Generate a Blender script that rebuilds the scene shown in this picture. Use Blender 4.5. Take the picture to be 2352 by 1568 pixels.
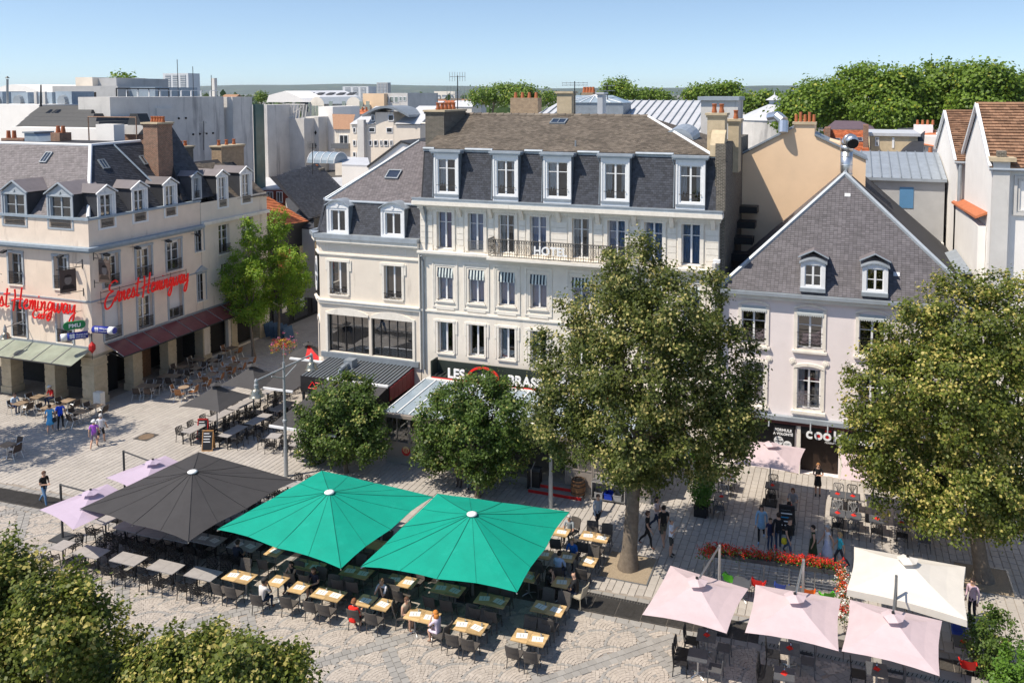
import bpy, math, random
import numpy as np
from mathutils import Vector as V, Matrix
random.seed(7); RNG=np.random.default_rng(7)
for o in list(bpy.data.objects): bpy.data.objects.remove(o)
SC=bpy.context.scene; COL=SC.collection
# ---------------------------------------------------------------- camera (all px below are on a 2352 x 1568 view)
F=1930.;CX=1280.;CY=349.;H=20.
PITCH=math.atan(135/F);YAW=math.atan2(.3253,.9456)
FW=V((-math.sin(YAW)*math.cos(PITCH),math.cos(YAW)*math.cos(PITCH),-math.sin(PITCH)))
RT=V((math.cos(YAW),math.sin(YAW),0));UP=RT.cross(FW);EYE=V((0,0,H))
cam=bpy.data.cameras.new('camera');camo=bpy.data.objects.new('camera',cam);COL.objects.link(camo)
camo.matrix_world=Matrix(((RT.x,UP.x,-FW.x,0),(RT.y,UP.y,-FW.y,0),(RT.z,UP.z,-FW.z,H),(0,0,0,1)))
cam.sensor_width=36;cam.lens=36*F/2352;cam.shift_x=(1176-CX)/2352;cam.shift_y=(CY-784)/2352
cam.clip_start=.5;cam.clip_end=40000;SC.camera=camo
# ---------------------------------------------------------------- sky, sun, exposure
SUN=V((-.75,-.68,1.52)).normalized()
w=bpy.data.worlds.new('World');SC.world=w;w.use_nodes=True
nt=w.node_tree;bg=nt.nodes['Background'];sk=nt.nodes.new('ShaderNodeTexSky');sk.sky_type='NISHITA'
sk.sun_disc=False;sk.sun_elevation=math.asin(SUN.z);sk.sun_rotation=math.atan2(SUN.x,SUN.y)
sk.altitude=100;sk.air_density=1.0;sk.dust_density=.35;sk.ozone_density=1.6
tcw=nt.nodes.new('ShaderNodeTexCoord');mpw=nt.nodes.new('ShaderNodeMapping');mpw.inputs['Location'].default_value=(0,0,.065);mpw.inputs['Scale'].default_value=(1,1,1.25);nmw=nt.nodes.new('ShaderNodeVectorMath');nmw.operation='NORMALIZE'
nt.links.new(tcw.outputs['Generated'],mpw.inputs[0]);nt.links.new(mpw.outputs[0],nmw.inputs[0]);nt.links.new(nmw.outputs[0],sk.inputs[0])
nt.links.new(sk.outputs[0],bg.inputs[0]);bg.inputs[1].default_value=.13
sl=bpy.data.lights.new('sun','SUN');sl.energy=4.8;sl.angle=math.radians(.53);sl.color=(1,.905,.77)
so=bpy.data.objects.new('sun',sl);COL.objects.link(so);so.rotation_euler=SUN.to_track_quat('Z','Y').to_euler()
SC.view_settings.view_transform='Standard';SC.view_settings.look='None';SC.view_settings.exposure=.36;SC.view_settings.gamma=1
SC.render.resolution_x=1024;SC.render.resolution_y=682;SC.render.engine='CYCLES'
SC.cycles.max_bounces=6;SC.cycles.transparent_max_bounces=12
# ---------------------------------------------------------------- helpers
def ray(px,py): return FW+RT*((px-CX)/F)-UP*((py-CY)/F)
def G(px,py,z=0.):
    d=ray(px,py);return EYE+d*((z-H)/d.z)
def PY(px,py,y):
    d=ray(px,py);return EYE+d*(y/d.y)
def PX(px,py,x):
    d=ray(px,py);return EYE+d*(x/d.x)
Z=V((0,0,1))
class Fr:
    """a wall plane: s along it, t up, d out of it"""
    def __init__(s,o,u,n): s.o=V(o);s.u=V(u).normalized();s.n=V(n).normalized()
    def pt(s,a,t,d=0.): return s.o+s.u*a+Z*t+s.n*d
    def px(s,x,y,d=0.):
        r=ray(x,y);o=s.o+s.n*d;k=(o-EYE).dot(s.n)/r.dot(s.n);p=EYE+r*k-o
        return p.dot(s.u),p.z
class MB:
    def __init__(s): s.v=[];s.f=[];s.m=[]
    def face(s,pts,m=0):
        b=len(s.v);s.v+=[tuple(p) for p in pts];s.f.append(tuple(range(b,b+len(pts))));s.m.append(m);return s
    def obox(s,o,a,b,c,m=0):
        o=V(o);P=[o,o+a,o+a+b,o+b,o+c,o+a+c,o+a+b+c,o+b+c];n=len(s.v);s.v+=[tuple(p) for p in P]
        fs=[(0,3,2,1),(4,5,6,7),(0,1,5,4),(1,2,6,5),(2,3,7,6),(3,0,4,7)]
        if a.cross(b).dot(c)<0: fs=[q[::-1] for q in fs]
        for q in fs: s.f.append(tuple(n+i for i in q));s.m.append(m)
        return s
    def box(s,x0,x1,y0,y1,z0,z1,m=0): return s.obox((x0,y0,z0),V((x1-x0,0,0)),V((0,y1-y0,0)),V((0,0,z1-z0)),m)
    def fbox(s,fr,s0,s1,t0,t1,d0,d1,m=0): return s.obox(fr.pt(s0,t0,d0),fr.u*(s1-s0),fr.n*(d1-d0),Z*(t1-t0),m)
    def tube(s,p0,p1,r0,r1=None,n=8,m=0,cap=True):
        p0=V(p0);p1=V(p1);r1=r0 if r1 is None else r1;d=p1-p0
        if d.length<1e-6: return s
        d.normalize();a=d.orthogonal().normalized();b=d.cross(a);i=len(s.v)
        for p,r in ((p0,r0),(p1,r1)):
            for k in range(n):
                t=2*math.pi*k/n;s.v.append(tuple(p+(a*math.cos(t)+b*math.sin(t))*r))
        for k in range(n): s.f.append((i+k,i+(k+1)%n,i+n+(k+1)%n,i+n+k));s.m.append(m)
        if cap:
            s.f.append(tuple(i+n-1-k for k in range(n)));s.m.append(m)
            s.f.append(tuple(i+n+k for k in range(n)));s.m.append(m)
        return s
    def path(s,pts,r,n=6,m=0):
        for a,b in zip(pts[:-1],pts[1:]): s.tube(a,b,r,r,n,m)
        return s
    def lathe(s,c,prof,n=16,m=0):
        c=V(c);i=len(s.v)
        for r,z in prof:
            for k in range(n):
                t=2*math.pi*k/n;s.v.append((c.x+r*math.cos(t),c.y+r*math.sin(t),c.z+z))
        for j in range(len(prof)-1):
            for k in range(n): s.f.append((i+j*n+k,i+j*n+(k+1)%n,i+(j+1)*n+(k+1)%n,i+(j+1)*n+k));s.m.append(m)
        s.f.append(tuple(i+n-1-k for k in range(n)));s.m.append(m)
        j=len(prof)-1;s.f.append(tuple(i+j*n+k for k in range(n)));s.m.append(m)
        return s
    def prism(s,poly,vec,m=0):
        P=[V(p) for p in poly];vec=V(vec);n=len(P)
        s.face(P,m);s.face([p+vec for p in reversed(P)],m)
        for k in range(n): s.face([P[k],P[k]+vec,P[(k+1)%n]+vec,P[(k+1)%n]],m)
        return s
    def build(s,name,mats,parent=None,smooth=False,local=False):
        me=bpy.data.meshes.new(name);off=V((0,0,0))
        if parent is not None and not local:
            q=parent
            while q: off+=q.location;q=q.parent
        me.from_pydata([(x-off.x,y-off.y,z-off.z) for x,y,z in s.v] if off.length else s.v,[],s.f)
        if not isinstance(mats,(list,tuple)): mats=[mats]
        for k in mats: me.materials.append(k)
        if len(mats)>1: me.polygons.foreach_set('material_index',s.m)
        if smooth: me.polygons.foreach_set('use_smooth',[True]*len(me.polygons))
        o=bpy.data.objects.new(name,me);COL.objects.link(o)
        if parent is not None: o.parent=parent
        return o
def tag(o,label=None,cat=None,group=None,kind=None):
    if label: o['label']=label
    if cat: o['category']=cat
    if group: o['group']=group
    if kind: o['kind']=kind
    return o
def thing(name,label,cat,loc=(0,0,0),rz=0,group=None):
    o=bpy.data.objects.new(name,None);COL.objects.link(o);o.location=loc;o.rotation_euler=(0,0,rz);o.empty_display_size=.2
    return tag(o,label,cat,group)
def clone(root,loc,rz,label,group=None):
    r=root.copy();COL.objects.link(r);r.location=loc;r.rotation_euler=(0,0,rz);r['label']=label
    if group: r['group']=group
    for ch in root.children:
        c=ch.copy();COL.objects.link(c);c.parent=r
        for g in ch.children:
            d=g.copy();COL.objects.link(d);d.parent=c
    return r
class Proto:
    """first use moves the original, later uses copy it"""
    def __init__(s,root): s.r=root;s.used=False
    def put(s,loc,rz,label,group=None):
        if s.used: return clone(s.r,loc,rz,label,group)
        s.used=True;s.r.location=loc;s.r.rotation_euler=(0,0,rz);s.r['label']=label
        if group: s.r['group']=group
        return s.r
# ---------------------------------------------------------------- materials
def _n(nt,t,**k):
    n=nt.nodes.new(t)
    for a,b in k.items(): setattr(n,a,b)
    return n
def M(name,col,rough=.8,var=.18,scale=2.,bump=0.,bscale=40.,spec=.3,metal=0.,island=0.,stain=None,stain_amt=.0,brick=None,streak=0.,transl=0.,coat=0.):
    m=bpy.data.materials.new(name);m.use_nodes=True;nt=m.node_tree;L=nt.links.new;b=nt.nodes['Principled BSDF']
    b.inputs['Roughness'].default_value=rough;b.inputs['Metallic'].default_value=metal
    b.inputs['Specular IOR Level'].default_value=spec;b.inputs['Coat Weight'].default_value=coat
    tc=_n(nt,'ShaderNodeTexCoord');co=tc.outputs['Object']
    base=(*col,1)
    cur=None
    if brick:
        sp=_n(nt,'ShaderNodeSeparateXYZ');L(co,sp.inputs[0]);ad=_n(nt,'ShaderNodeMath');L(sp.outputs[0],ad.inputs[0]);L(sp.outputs[1],ad.inputs[1])
        cb=_n(nt,'ShaderNodeCombineXYZ');L(ad.outputs[0],cb.inputs[0]);L(sp.outputs[2],cb.inputs[1])
        bt=_n(nt,'ShaderNodeTexBrick');L(cb.outputs[0],bt.inputs[0]);bt.inputs['Color1'].default_value=base;bt.inputs['Color2'].default_value=(*brick[0],1)
        bt.inputs['Mortar'].default_value=(*brick[1],1);bt.inputs['Scale'].default_value=1;bt.inputs['Mortar Size'].default_value=brick[4] if len(brick)>4 else .012
        bt.inputs['Brick Width'].default_value=brick[2];bt.inputs['Row Height'].default_value=brick[3];cur=bt.outputs['Color']
    if cur is None:
        rgb=_n(nt,'ShaderNodeRGB');rgb.outputs[0].default_value=base;cur=rgb.outputs[0]
    if var:
        nz=_n(nt,'ShaderNodeTexNoise');nz.inputs['Scale'].default_value=scale;nz.inputs['Detail'].default_value=7;nz.inputs['Roughness'].default_value=.65
        if streak:
            mp=_n(nt,'ShaderNodeMapping');mp.inputs['Scale'].default_value=(1,1,streak);L(co,mp.inputs[0]);L(mp.outputs[0],nz.inputs[0])
        else: L(co,nz.inputs[0])
        mr=_n(nt,'ShaderNodeMapRange');mr.inputs[1].default_value=.28;mr.inputs[2].default_value=.72;mr.inputs[3].default_value=1-var;mr.inputs[4].default_value=1+var;L(nz.outputs[0],mr.inputs[0])
        mx=_n(nt,'ShaderNodeVectorMath',operation='SCALE');L(cur,mx.inputs[0]);L(mr.outputs[0],mx.inputs['Scale']);cur=mx.outputs[0]
    if island:
        ge=_n(nt,'ShaderNodeNewGeometry');oi=_n(nt,'ShaderNodeObjectInfo');a=_n(nt,'ShaderNodeMath');L(ge.outputs['Random Per Island'],a.inputs[0]);L(oi.outputs['Random'],a.inputs[1])
        fr=_n(nt,'ShaderNodeMath',operation='FRACT');L(a.outputs[0],fr.inputs[0])
        mr=_n(nt,'ShaderNodeMapRange');mr.inputs[3].default_value=1-island;mr.inputs[4].default_value=1+island;L(fr.outputs[0],mr.inputs[0])
        mx=_n(nt,'ShaderNodeVectorMath',operation='SCALE');L(cur,mx.inputs[0]);L(mr.outputs[0],mx.inputs['Scale']);cur=mx.outputs[0]
    if stain:
        nz=_n(nt,'ShaderNodeTexNoise');nz.inputs['Scale'].default_value=stain[1];nz.inputs['Detail'].default_value=8;nz.inputs['Roughness'].default_value=.7
        if len(stain)>3:
            mp=_n(nt,'ShaderNodeMapping');mp.inputs['Scale'].default_value=(1,1,stain[3]);L(co,mp.inputs[0]);L(mp.outputs[0],nz.inputs[0])
        else: L(co,nz.inputs[0])
        mr=_n(nt,'ShaderNodeMapRange');mr.inputs[1].default_value=stain[2];mr.inputs[2].default_value=stain[2]+.12;L(nz.outputs[0],mr.inputs[0])
        ml=_n(nt,'ShaderNodeMath',operation='MULTIPLY');L(mr.outputs[0],ml.inputs[0]);ml.inputs[1].default_value=stain_amt
        mx=_n(nt,'ShaderNodeMix',data_type='RGBA');L(ml.outputs[0],mx.inputs[0]);L(cur,mx.inputs[6]);mx.inputs[7].default_value=(*stain[0],1);cur=mx.outputs[2]
    L(cur,b.inputs['Base Color'])
    if bump:
        nz=_n(nt,'ShaderNodeTexNoise');nz.inputs['Scale'].default_value=bscale;nz.inputs['Detail'].default_value=5;L(co,nz.inputs[0])
        bp=_n(nt,'ShaderNodeBump');bp.inputs['Strength'].default_value=bump;bp.inputs['Distance'].default_value=.02;L(nz.outputs[0],bp.inputs['Height']);L(bp.outputs[0],b.inputs['Normal'])
    if transl:
        out=nt.nodes['Material Output'];tr=_n(nt,'ShaderNodeBsdfTranslucent');L(cur,tr.inputs[0]);ms=_n(nt,'ShaderNodeMixShader');ms.inputs[0].default_value=transl
        L(b.outputs[0],ms.inputs[1]);L(tr.outputs[0],ms.inputs[2]);L(ms.outputs[0],out.inputs[0])
    return m
def leafmat(name,dark,light,pale=None,pale_at=.8,transl=.3):
    m=bpy.data.materials.new(name);m.use_nodes=True;nt=m.node_tree;L=nt.links.new;b=nt.nodes['Principled BSDF'];b.inputs['Roughness'].default_value=.5;b.inputs['Specular IOR Level'].default_value=.35
    ge=_n(nt,'ShaderNodeAttribute',attribute_name='tone');cr=_n(nt,'ShaderNodeValToRGB');e=cr.color_ramp.elements;e[0].color=(*dark,1);e[1].color=(*light,1);e[1].position=pale_at if pale else 1.
    if pale:
        k=e.new(min(.995,pale_at+.02));k.color=(*pale,1)
    L(ge.outputs['Fac'],cr.inputs[0]);L(cr.outputs[0],b.inputs['Base Color'])
    out=nt.nodes['Material Output'];tr=_n(nt,'ShaderNodeBsdfTranslucent');L(cr.outputs[0],tr.inputs[0]);ms=_n(nt,'ShaderNodeMixShader');ms.inputs[0].default_value=transl
    L(b.outputs[0],ms.inputs[1]);L(tr.outputs[0],ms.inputs[2]);L(ms.outputs[0],out.inputs[0]);return m
def glassmat(name,tint,refl=.12,rough=.02):
    m=bpy.data.materials.new(name);m.use_nodes=True;nt=m.node_tree;L=nt.links.new;nt.nodes.remove(nt.nodes['Principled BSDF']);out=nt.nodes['Material Output']
    t=_n(nt,'ShaderNodeBsdfTransparent');t.inputs[0].default_value=(*tint,1);g=_n(nt,'ShaderNodeBsdfGlossy');g.inputs['Roughness'].default_value=rough;g.inputs[0].default_value=(.95,.97,1,1)
    f=_n(nt,'ShaderNodeFresnel');f.inputs[0].default_value=1.5;a=_n(nt,'ShaderNodeMath',operation='ADD');L(f.outputs[0],a.inputs[0]);a.inputs[1].default_value=refl;a.use_clamp=True
    tc=_n(nt,'ShaderNodeTexCoord');nz=_n(nt,'ShaderNodeTexNoise');nz.inputs['Scale'].default_value=1.3;L(tc.outputs['Object'],nz.inputs[0]);bp=_n(nt,'ShaderNodeBump');bp.inputs['Strength'].default_value=.05;bp.inputs['Distance'].default_value=.05;L(nz.outputs[0],bp.inputs['Height']);L(bp.outputs[0],g.inputs['Normal'])
    ms=_n(nt,'ShaderNodeMixShader');L(a.outputs[0],ms.inputs[0]);L(t.outputs[0],ms.inputs[1]);L(g.outputs[0],ms.inputs[2]);L(ms.outputs[0],out.inputs[0]);return m
def emis(name,col,st,base=(.5,.02,.02)):
    m=M(name,base,.35,.0);b=m.node_tree.nodes['Principled BSDF'];b.inputs['Emission Color'].default_value=(*col,1);b.inputs['Emission Strength'].default_value=st;return m
m_cream=M('cream_plaster',(.77,.65,.54),.9,.07,1.2,.15,60,stain=((.36,.28,.22),1.3,.57,.16),stain_amt=.5)
m_offw=M('off_white_plaster',(.76,.70,.61),.88,.08,1.1,.15,50,stain=((.36,.31,.25),1.3,.57,.16),stain_amt=.5)
m_offw2=M('cream_render',(.74,.66,.56),.88,.06,1.1,.12,50,stain=((.36,.3,.24),1.3,.58,.16),stain_amt=.5)
m_pink=M('pale_pink_render',(.77,.70,.69),.9,.045,1.0,.1,60,stain=((.5,.43,.42),.9,.64,.25),stain_amt=.35)
m_white=M('white_render',(.84,.81,.77),.9,.05,1.0,.12,50,stain=((.5,.47,.43),.8,.62,.18),stain_amt=.4)
m_beige=M('beige_render',(.78,.57,.38),.9,.05,.8,.1,50)
m_grey=M('grey_concrete_render',(.42,.42,.42),.9,.1,.9,.15,30,stain=((.16,.16,.16),.6,.6,.15),stain_amt=.55)
m_greyw=M('pale_grey_render',(.60,.58,.55),.9,.12,.7,.1,30,stain=((.12,.12,.13),.8,.56,.09),stain_amt=.65)
m_stone=M('limestone',(.50,.41,.28),.9,.16,2.5,.4,25,stain=((.24,.2,.15),1.6,.6),stain_amt=.5)
m_slate=M('dark_slate',(.045,.049,.062),.6,.2,3,.2,60,.4,island=.35)
m_slateL=M('sunlit_lilac_slate',(.148,.132,.138),.62,.14,1.2,.15,60,.4,island=.22,stain=((.06,.055,.06),1.3,.6,.5),stain_amt=.6)  # lighter tone of sunlit slate put into the colour
m_slateP=M('grey_slate',(.105,.097,.106),.62,.16,1.0,.15,60,.4,island=.22,stain=((.05,.047,.052),1.6,.57,.5),stain_amt=.6)
m_slateB=M('lichened_slate',(.150,.125,.100),.75,.3,.7,.2,50,.3,island=.3,stain=((.40,.35,.22),2.6,.62),stain_amt=.75)
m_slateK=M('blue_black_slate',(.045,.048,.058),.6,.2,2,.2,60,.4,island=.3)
m_under=M('roof_boards',(.04,.04,.045),.9,.1)
m_zinc=M('zinc_sheet',(.36,.40,.44),.42,.15,2,.05,20,.5,metal=.35)
m_zincB=M('painted_blue_grey_timber',(.28,.34,.40),.6,.15,4,.1,40)
m_zincL=M('pale_zinc_roof',(.55,.56,.58),.5,.12,.8,.05,20,.5,metal=.2,stain=((.3,.3,.3),.8,.6),stain_amt=.5)
m_tile=M('brown_clay_tile',(.25,.145,.09),.85,.25,5,.2,40,island=.3,stain=((.40,.22,.05),6,.68),stain_amt=.8)
m_otile=M('orange_clay_tile',(.48,.16,.07),.85,.2,4,.2,40,island=.28)
m_brick=M('red_brick',(.27,.12,.075),.9,.25,4,.3,40,brick=((.17,.085,.06),(.34,.29,.22),.22,.075,.010))
m_brickD=M('sooty_brick',(.10,.085,.07),.9,.25,4,.3,40,brick=((.05,.045,.04),(.26,.24,.2),.22,.075,.012))
m_brickY=M('yellow_brick',(.33,.23,.14),.9,.25,4,.3,40,brick=((.24,.16,.1),(.42,.35,.26),.22,.075,.010))
m_pot=M('terracotta_pot',(.38,.13,.06),.85,.2,6,.2,40)
m_frame=M('white_joinery',(.74,.75,.76),.5,.06,5)
m_frameG=M('blue_grey_joinery',(.36,.40,.44),.6,.1,5)
m_trim=M('painted_moulding',(.77,.72,.64),.8,.10,3,stain=((.30,.27,.23),2.2,.6,.2),stain_amt=.5)
m_glass=glassmat('window_glass',(.72,.76,.78),.13)
m_glassD=glassmat('dark_window_glass',(.35,.38,.4),.16)
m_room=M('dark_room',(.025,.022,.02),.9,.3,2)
m_curt=M('curtain_cloth',(.72,.74,.78),.95,.1,3)
m_curtV=M('violet_curtain',(.26,.2,.42),.95,.1,3)
m_curtB=M('blue_reflection_curtain',(.32,.46,.72),.95,.1,3)  # blue reflection of the window glass put into the curtain colour
m_iron=M('black_iron',(.02,.02,.022),.5,.1,10,spec=.4)
m_ironG=M('grey_steel',(.28,.29,.3),.4,.1,8,metal=.7)
m_alu=M('brushed_aluminium',(.62,.63,.64),.32,.05,8,metal=.9)
m_shut=M('white_roller_shutter',(.70,.70,.70),.6,.04,3)
m_lead=M('lead_flashing',(.24,.27,.30),.5,.15,3,metal=.2)
m_black=M('black_shopfront_paint',(.018,.018,.02),.4,.15,3)
m_blackr=M('dark_grey_cladding',(.045,.047,.05),.6,.15,3)
m_red=M('red_paint',(.50,.02,.02),.4,.1,4)
m_redsign=emis('red_sign_plastic',(1,.03,.02),.12,(.68,.012,.012))
m_whitesign=M('white_sign_letter',(.82,.82,.82),.5,.02)
m_wood=M('brown_timber',(.24,.12,.055),.65,.3,6,.1,60)
# ================================================================ ground and paving
m_ground=M('city_ground',(.17,.165,.155),.95,.3,.02)
m_joint=M('paving_joint',(.275,.24,.205),.95,.2,8,.3,80)
m_cob=M('beige_cobble',(.40,.355,.31),.85,.10,1.0,.2,70,.25,island=.09,stain=((.24,.2,.15),.5,.60),stain_amt=.35)
m_cobG=M('grey_cobble',(.28,.268,.252),.85,.10,1.0,.2,70,.25,island=.09)
m_slab=M('stone_slab',(.385,.355,.322),.85,.11,.5,.25,60,.25,island=.06,stain=((.2,.17,.15),.35,.60),stain_amt=.35)
m_grate=M('steel_grate',(.10,.095,.09),.55,.2,4,metal=.4)
g=MB()
g.face([(-12500,-300,-.05),(9000,-300,-.05),(9000,12300,-.05),(-12500,12300,-.05)])
tag(g.build('ground',m_ground),kind='structure')
def gy(x): return 28.9+(x+39.5)*.0328
GY=29.75          # line of the grating between cobbles and slabs
sq=MB();sq.face([(-75,10,-.02),(40,10,-.02),(40,100,-.02),(-75,100,-.02)])
square=sq.build('square',m_joint);tag(square,kind='structure')
def inview(x,y,m=60):
    d=V((x,y,-H));c=d.dot(FW)
    if c<1: return False
    a=CX+F*d.dot(RT)/c;b=CY-F*d.dot(UP)/c
    return -m<a<2352+m and b<1568+m
def stones(quads,mats,midx,name,parent,npart,key,inset=.006,hgt=.012):
    """each stone a low frustum; the largest in view are objects of their own"""
    quads=np.array(quads);order=np.argsort([key(q) for q in quads]);own=set(order[:npart].tolist())
    def geo(q,h):
        c=q.mean(0);top=c+(q-c)*.93;out=[]
        vs=[(*p,-.018) for p in (c+(q-c)*.985)]+[(*p,h) for p in top];return vs
    fs=[(4,5,6,7),(0,1,5,4),(1,2,6,5),(2,3,7,6),(3,0,4,7)]
    v=[];f=[];mi=[]
    for i,q in enumerate(quads):
        h=hgt*(.7+.3*random.random());vs=geo(q,h)
        if i in own:
            c=q.mean(0);me=bpy.data.meshes.new(name);me.from_pydata([(a-c[0],b-c[1],z) for a,b,z in vs],[],fs);me.materials.append(mats[midx[i]])
            o=bpy.data.objects.new(name,me);COL.objects.link(o);o.location=(c[0],c[1],0);o.parent=parent
        else:
            b=len(v);v+=vs;f+=[tuple(b+k for k in t) for t in fs];mi+=[midx[i]]*5
    me=bpy.data.meshes.new(name+'_field');me.from_pydata(v,[],f)
    for m in mats: me.materials.append(m)
    me.polygons.foreach_set('material_index',mi)
    o=bpy.data.objects.new(name+'_field',me);COL.objects.link(o);o.parent=parent;o['kind']='stuff'
cdist=lambda q:(q[:,0].mean()**2+q[:,1].mean()**2)
# fans of cobbles, with 45 degree bands of larger grey setts
def bands(x,y):
    a=(y-x-35.0+3.07)%6.14-3.07;b=(x+y-10.2+3.07)%6.14-3.07
    return a,b
def cob_ok(x,y): return y<gy(x)-.33
Q=[];mi=[];R=1.06;ax=V((-.7071,.7071));ay=V((-.7071,-.7071))  # fan axis / across
rows=9;cell=R/rows
def inv(c,p): return (p[0]-c[0])**2+(p[1]-c[1])**2
for j in range(-60,60):
    for i in range(-34,34):
        o=V((-14,25))+ax*(j*R*.5)+ay*((i+(j%2)*.5)*2*R)
        if not inview(o.x,o.y,250) or o.y>GY+3: continue
        lows=[o-ax*(R*.5)+ay*R, o-ax*(R*.5)-ay*R, o-ax*(2*R*.5)]
        for k in range(1,rows+1):
            r0=(k-1)*cell;r1=k*cell;rm=(r0+r1)/2;n=max(3,int(math.pi*rm/.135))
            for t in range(n):
                a0=math.pi*t/n;a1=math.pi*(t+1)/n;am=(a0+a1)/2
                P=lambda r,a:o+ay*(r*math.cos(a))+ax*(r*math.sin(a))
                c=P(rm,am)
                if not cob_ok(c.x,c.y) or not inview(c.x,c.y): continue
                if any((c-l).length<R-.02 for l in lows): continue
                bd=bands(c.x,c.y)
                if abs(bd[0])<.40 or abs(bd[1])<.40: continue
                jt=lambda:random.uniform(-.008,.008)
                Q.append([[P(r0,a0).x+jt(),P(r0,a0).y+jt()],[P(r1,a0).x+jt(),P(r1,a0).y+jt()],[P(r1,a1).x+jt(),P(r1,a1).y+jt()],[P(r0,a1).x+jt(),P(r0,a1).y+jt()]])
                mi.append(1 if (k==rows and random.random()<.85) or random.random()<.02 else 0)
# band setts: two files each .27 wide
for fam in (0,1):
    d=V((.7071,.7071)) if fam==0 else V((.7071,-.7071));e=V((-d.y,d.x))
    for k in range(-12,13):
        if fam==0: p0=V((0,35.0+6.14*k))          # y-x=c
        else: p0=V((0,10.2+6.14*k))
        for fl in (-1,0):
            for t in range(-180,180):
                a=p0+d*(t*.30+fl*.15)+e*(fl*.275);c=a+d*.15+e*.137
                if not cob_ok(c.x,c.y) or not inview(c.x,c.y): continue
                if fam==1 and abs(bands(c.x,c.y)[0])<.40: continue
                Q.append([list(p) for p in ((a).to_tuple(),(a+d*.295).to_tuple(),(a+d*.295+e*.27).to_tuple(),(a+e*.27).to_tuple())]);mi.append(1)
stones(Q,[m_cob,m_cobG],mi,'cobble',square,300,cdist)
# slabs in files running away from the camera
Q=[];mi=[]
xs=-72.
def blocked(x,y):
    return (y>39.6 and x<-45.2) or (y>45 and x>-31.5) or (y>39.2 and -23.2<x<-13) 
while xs<14:
    wd=random.choice((.30,.34,.27));y=gy(xs)+1.47+random.random()*.2
    while y<72:
        ln=random.choice((.42,.5,.6))
        c=(xs+wd/2,y+ln/2)
        if inview(*c) and not blocked(*c):
            Q.append([[xs,y],[xs+wd-.012,y],[xs+wd-.012,y+ln-.012],[xs,y+ln-.012]]);mi.append(0)
        y+=ln
    xs+=wd
# border courses either side of the grating
for yo,hh in ((1.13,.32),(-.32,.31)):
    x=-50.
    while x<10:
        yy=gy(x)+yo
        if inview(x,yy): Q.append([[x,yy],[x+.48,yy],[x+.48,yy+hh-.012],[x,yy+hh-.012]]);mi.append(1)
        x+=.49
stones(Q,[m_slab,m_cobG],mi,'paving_slab',square,300,cdist,hgt=.008)
# drainage grating: bearing bars
x=-50.
while x<6:
    y0=gy(x+.5)+.01
    if inview(x,y0+.5):
        b=MB();b.box(x,x+.98,y0,y0+.03,-.02,.012);b.box(x,x+.98,y0+1.05,y0+1.08,-.02,.012)
        for k in range(26): b.box(x+.01+k*.038,x+.022+k*.038,y0+.03,y0+1.05,-.02,.010)
        for k in range(14): b.box(x,x+.98,y0+.06+k*.072,y0+.072+k*.072,-.02,.008)
        b.build('grating_panel',m_grate,square)
    x+=1.0
# ================================================================ facade kit
def fwall(mb,fr,s0,s1,t0,t1,holes,rev=.22,m=0,mr=None,d=0.):
    mr=m if mr is None else mr
    S=sorted({s0,s1,*[min(max(h[k],s0),s1) for h in holes for k in (0,1)]});T=sorted({t0,t1,*[min(max(h[k],t0),t1) for h in holes for k in (2,3)]})
    for a,b in zip(S[:-1],S[1:]):
        for c,e in zip(T[:-1],T[1:]):
            x=(a+b)/2;y=(c+e)/2
            if any(h[0]<x<h[1] and h[2]<y<h[3] for h in holes): continue
            mb.face([fr.pt(a,c,d),fr.pt(b,c,d),fr.pt(b,e,d),fr.pt(a,e,d)],m)
    for h in holes:
        a,b,c,e=h[:4]
        for p,q in (((a,c),(b,c)),((b,c),(b,e)),((b,e),(a,e)),((a,e),(a,c))):
            mb.face([fr.pt(*p,d),fr.pt(*q,d),fr.pt(*q,d-rev),fr.pt(*p,d-rev)],mr)
def ring(mb,fr,s0,s1,t0,t1,w,d0,d1,m=0):
    mb.fbox(fr,s0,s1,t1-w,t1,d0,d1,m);mb.fbox(fr,s0,s1,t0,t0+w,d0,d1,m);mb.fbox(fr,s0,s0+w,t0+w,t1-w,d0,d1,m);mb.fbox(fr,s1-w,s1,t0+w,t1-w,d0,d1,m)
def curtain_mesh(fr,s0,s1,t0,t1,d):
    mb=MB();n=max(4,int((s1-s0)/.05));pts=[]
    for k in range(n+1):
        s=s0+(s1-s0)*k/n;pts.append((s,d+.025*math.sin(k*1.9)+.01*random.random()))
    for (a,e),(b,f) in zip(pts[:-1],pts[1:]): mb.face([fr.pt(a,t0,e),fr.pt(b,t0,f),fr.pt(b,t1,f),fr.pt(a,t1,e)])
    return mb
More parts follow.
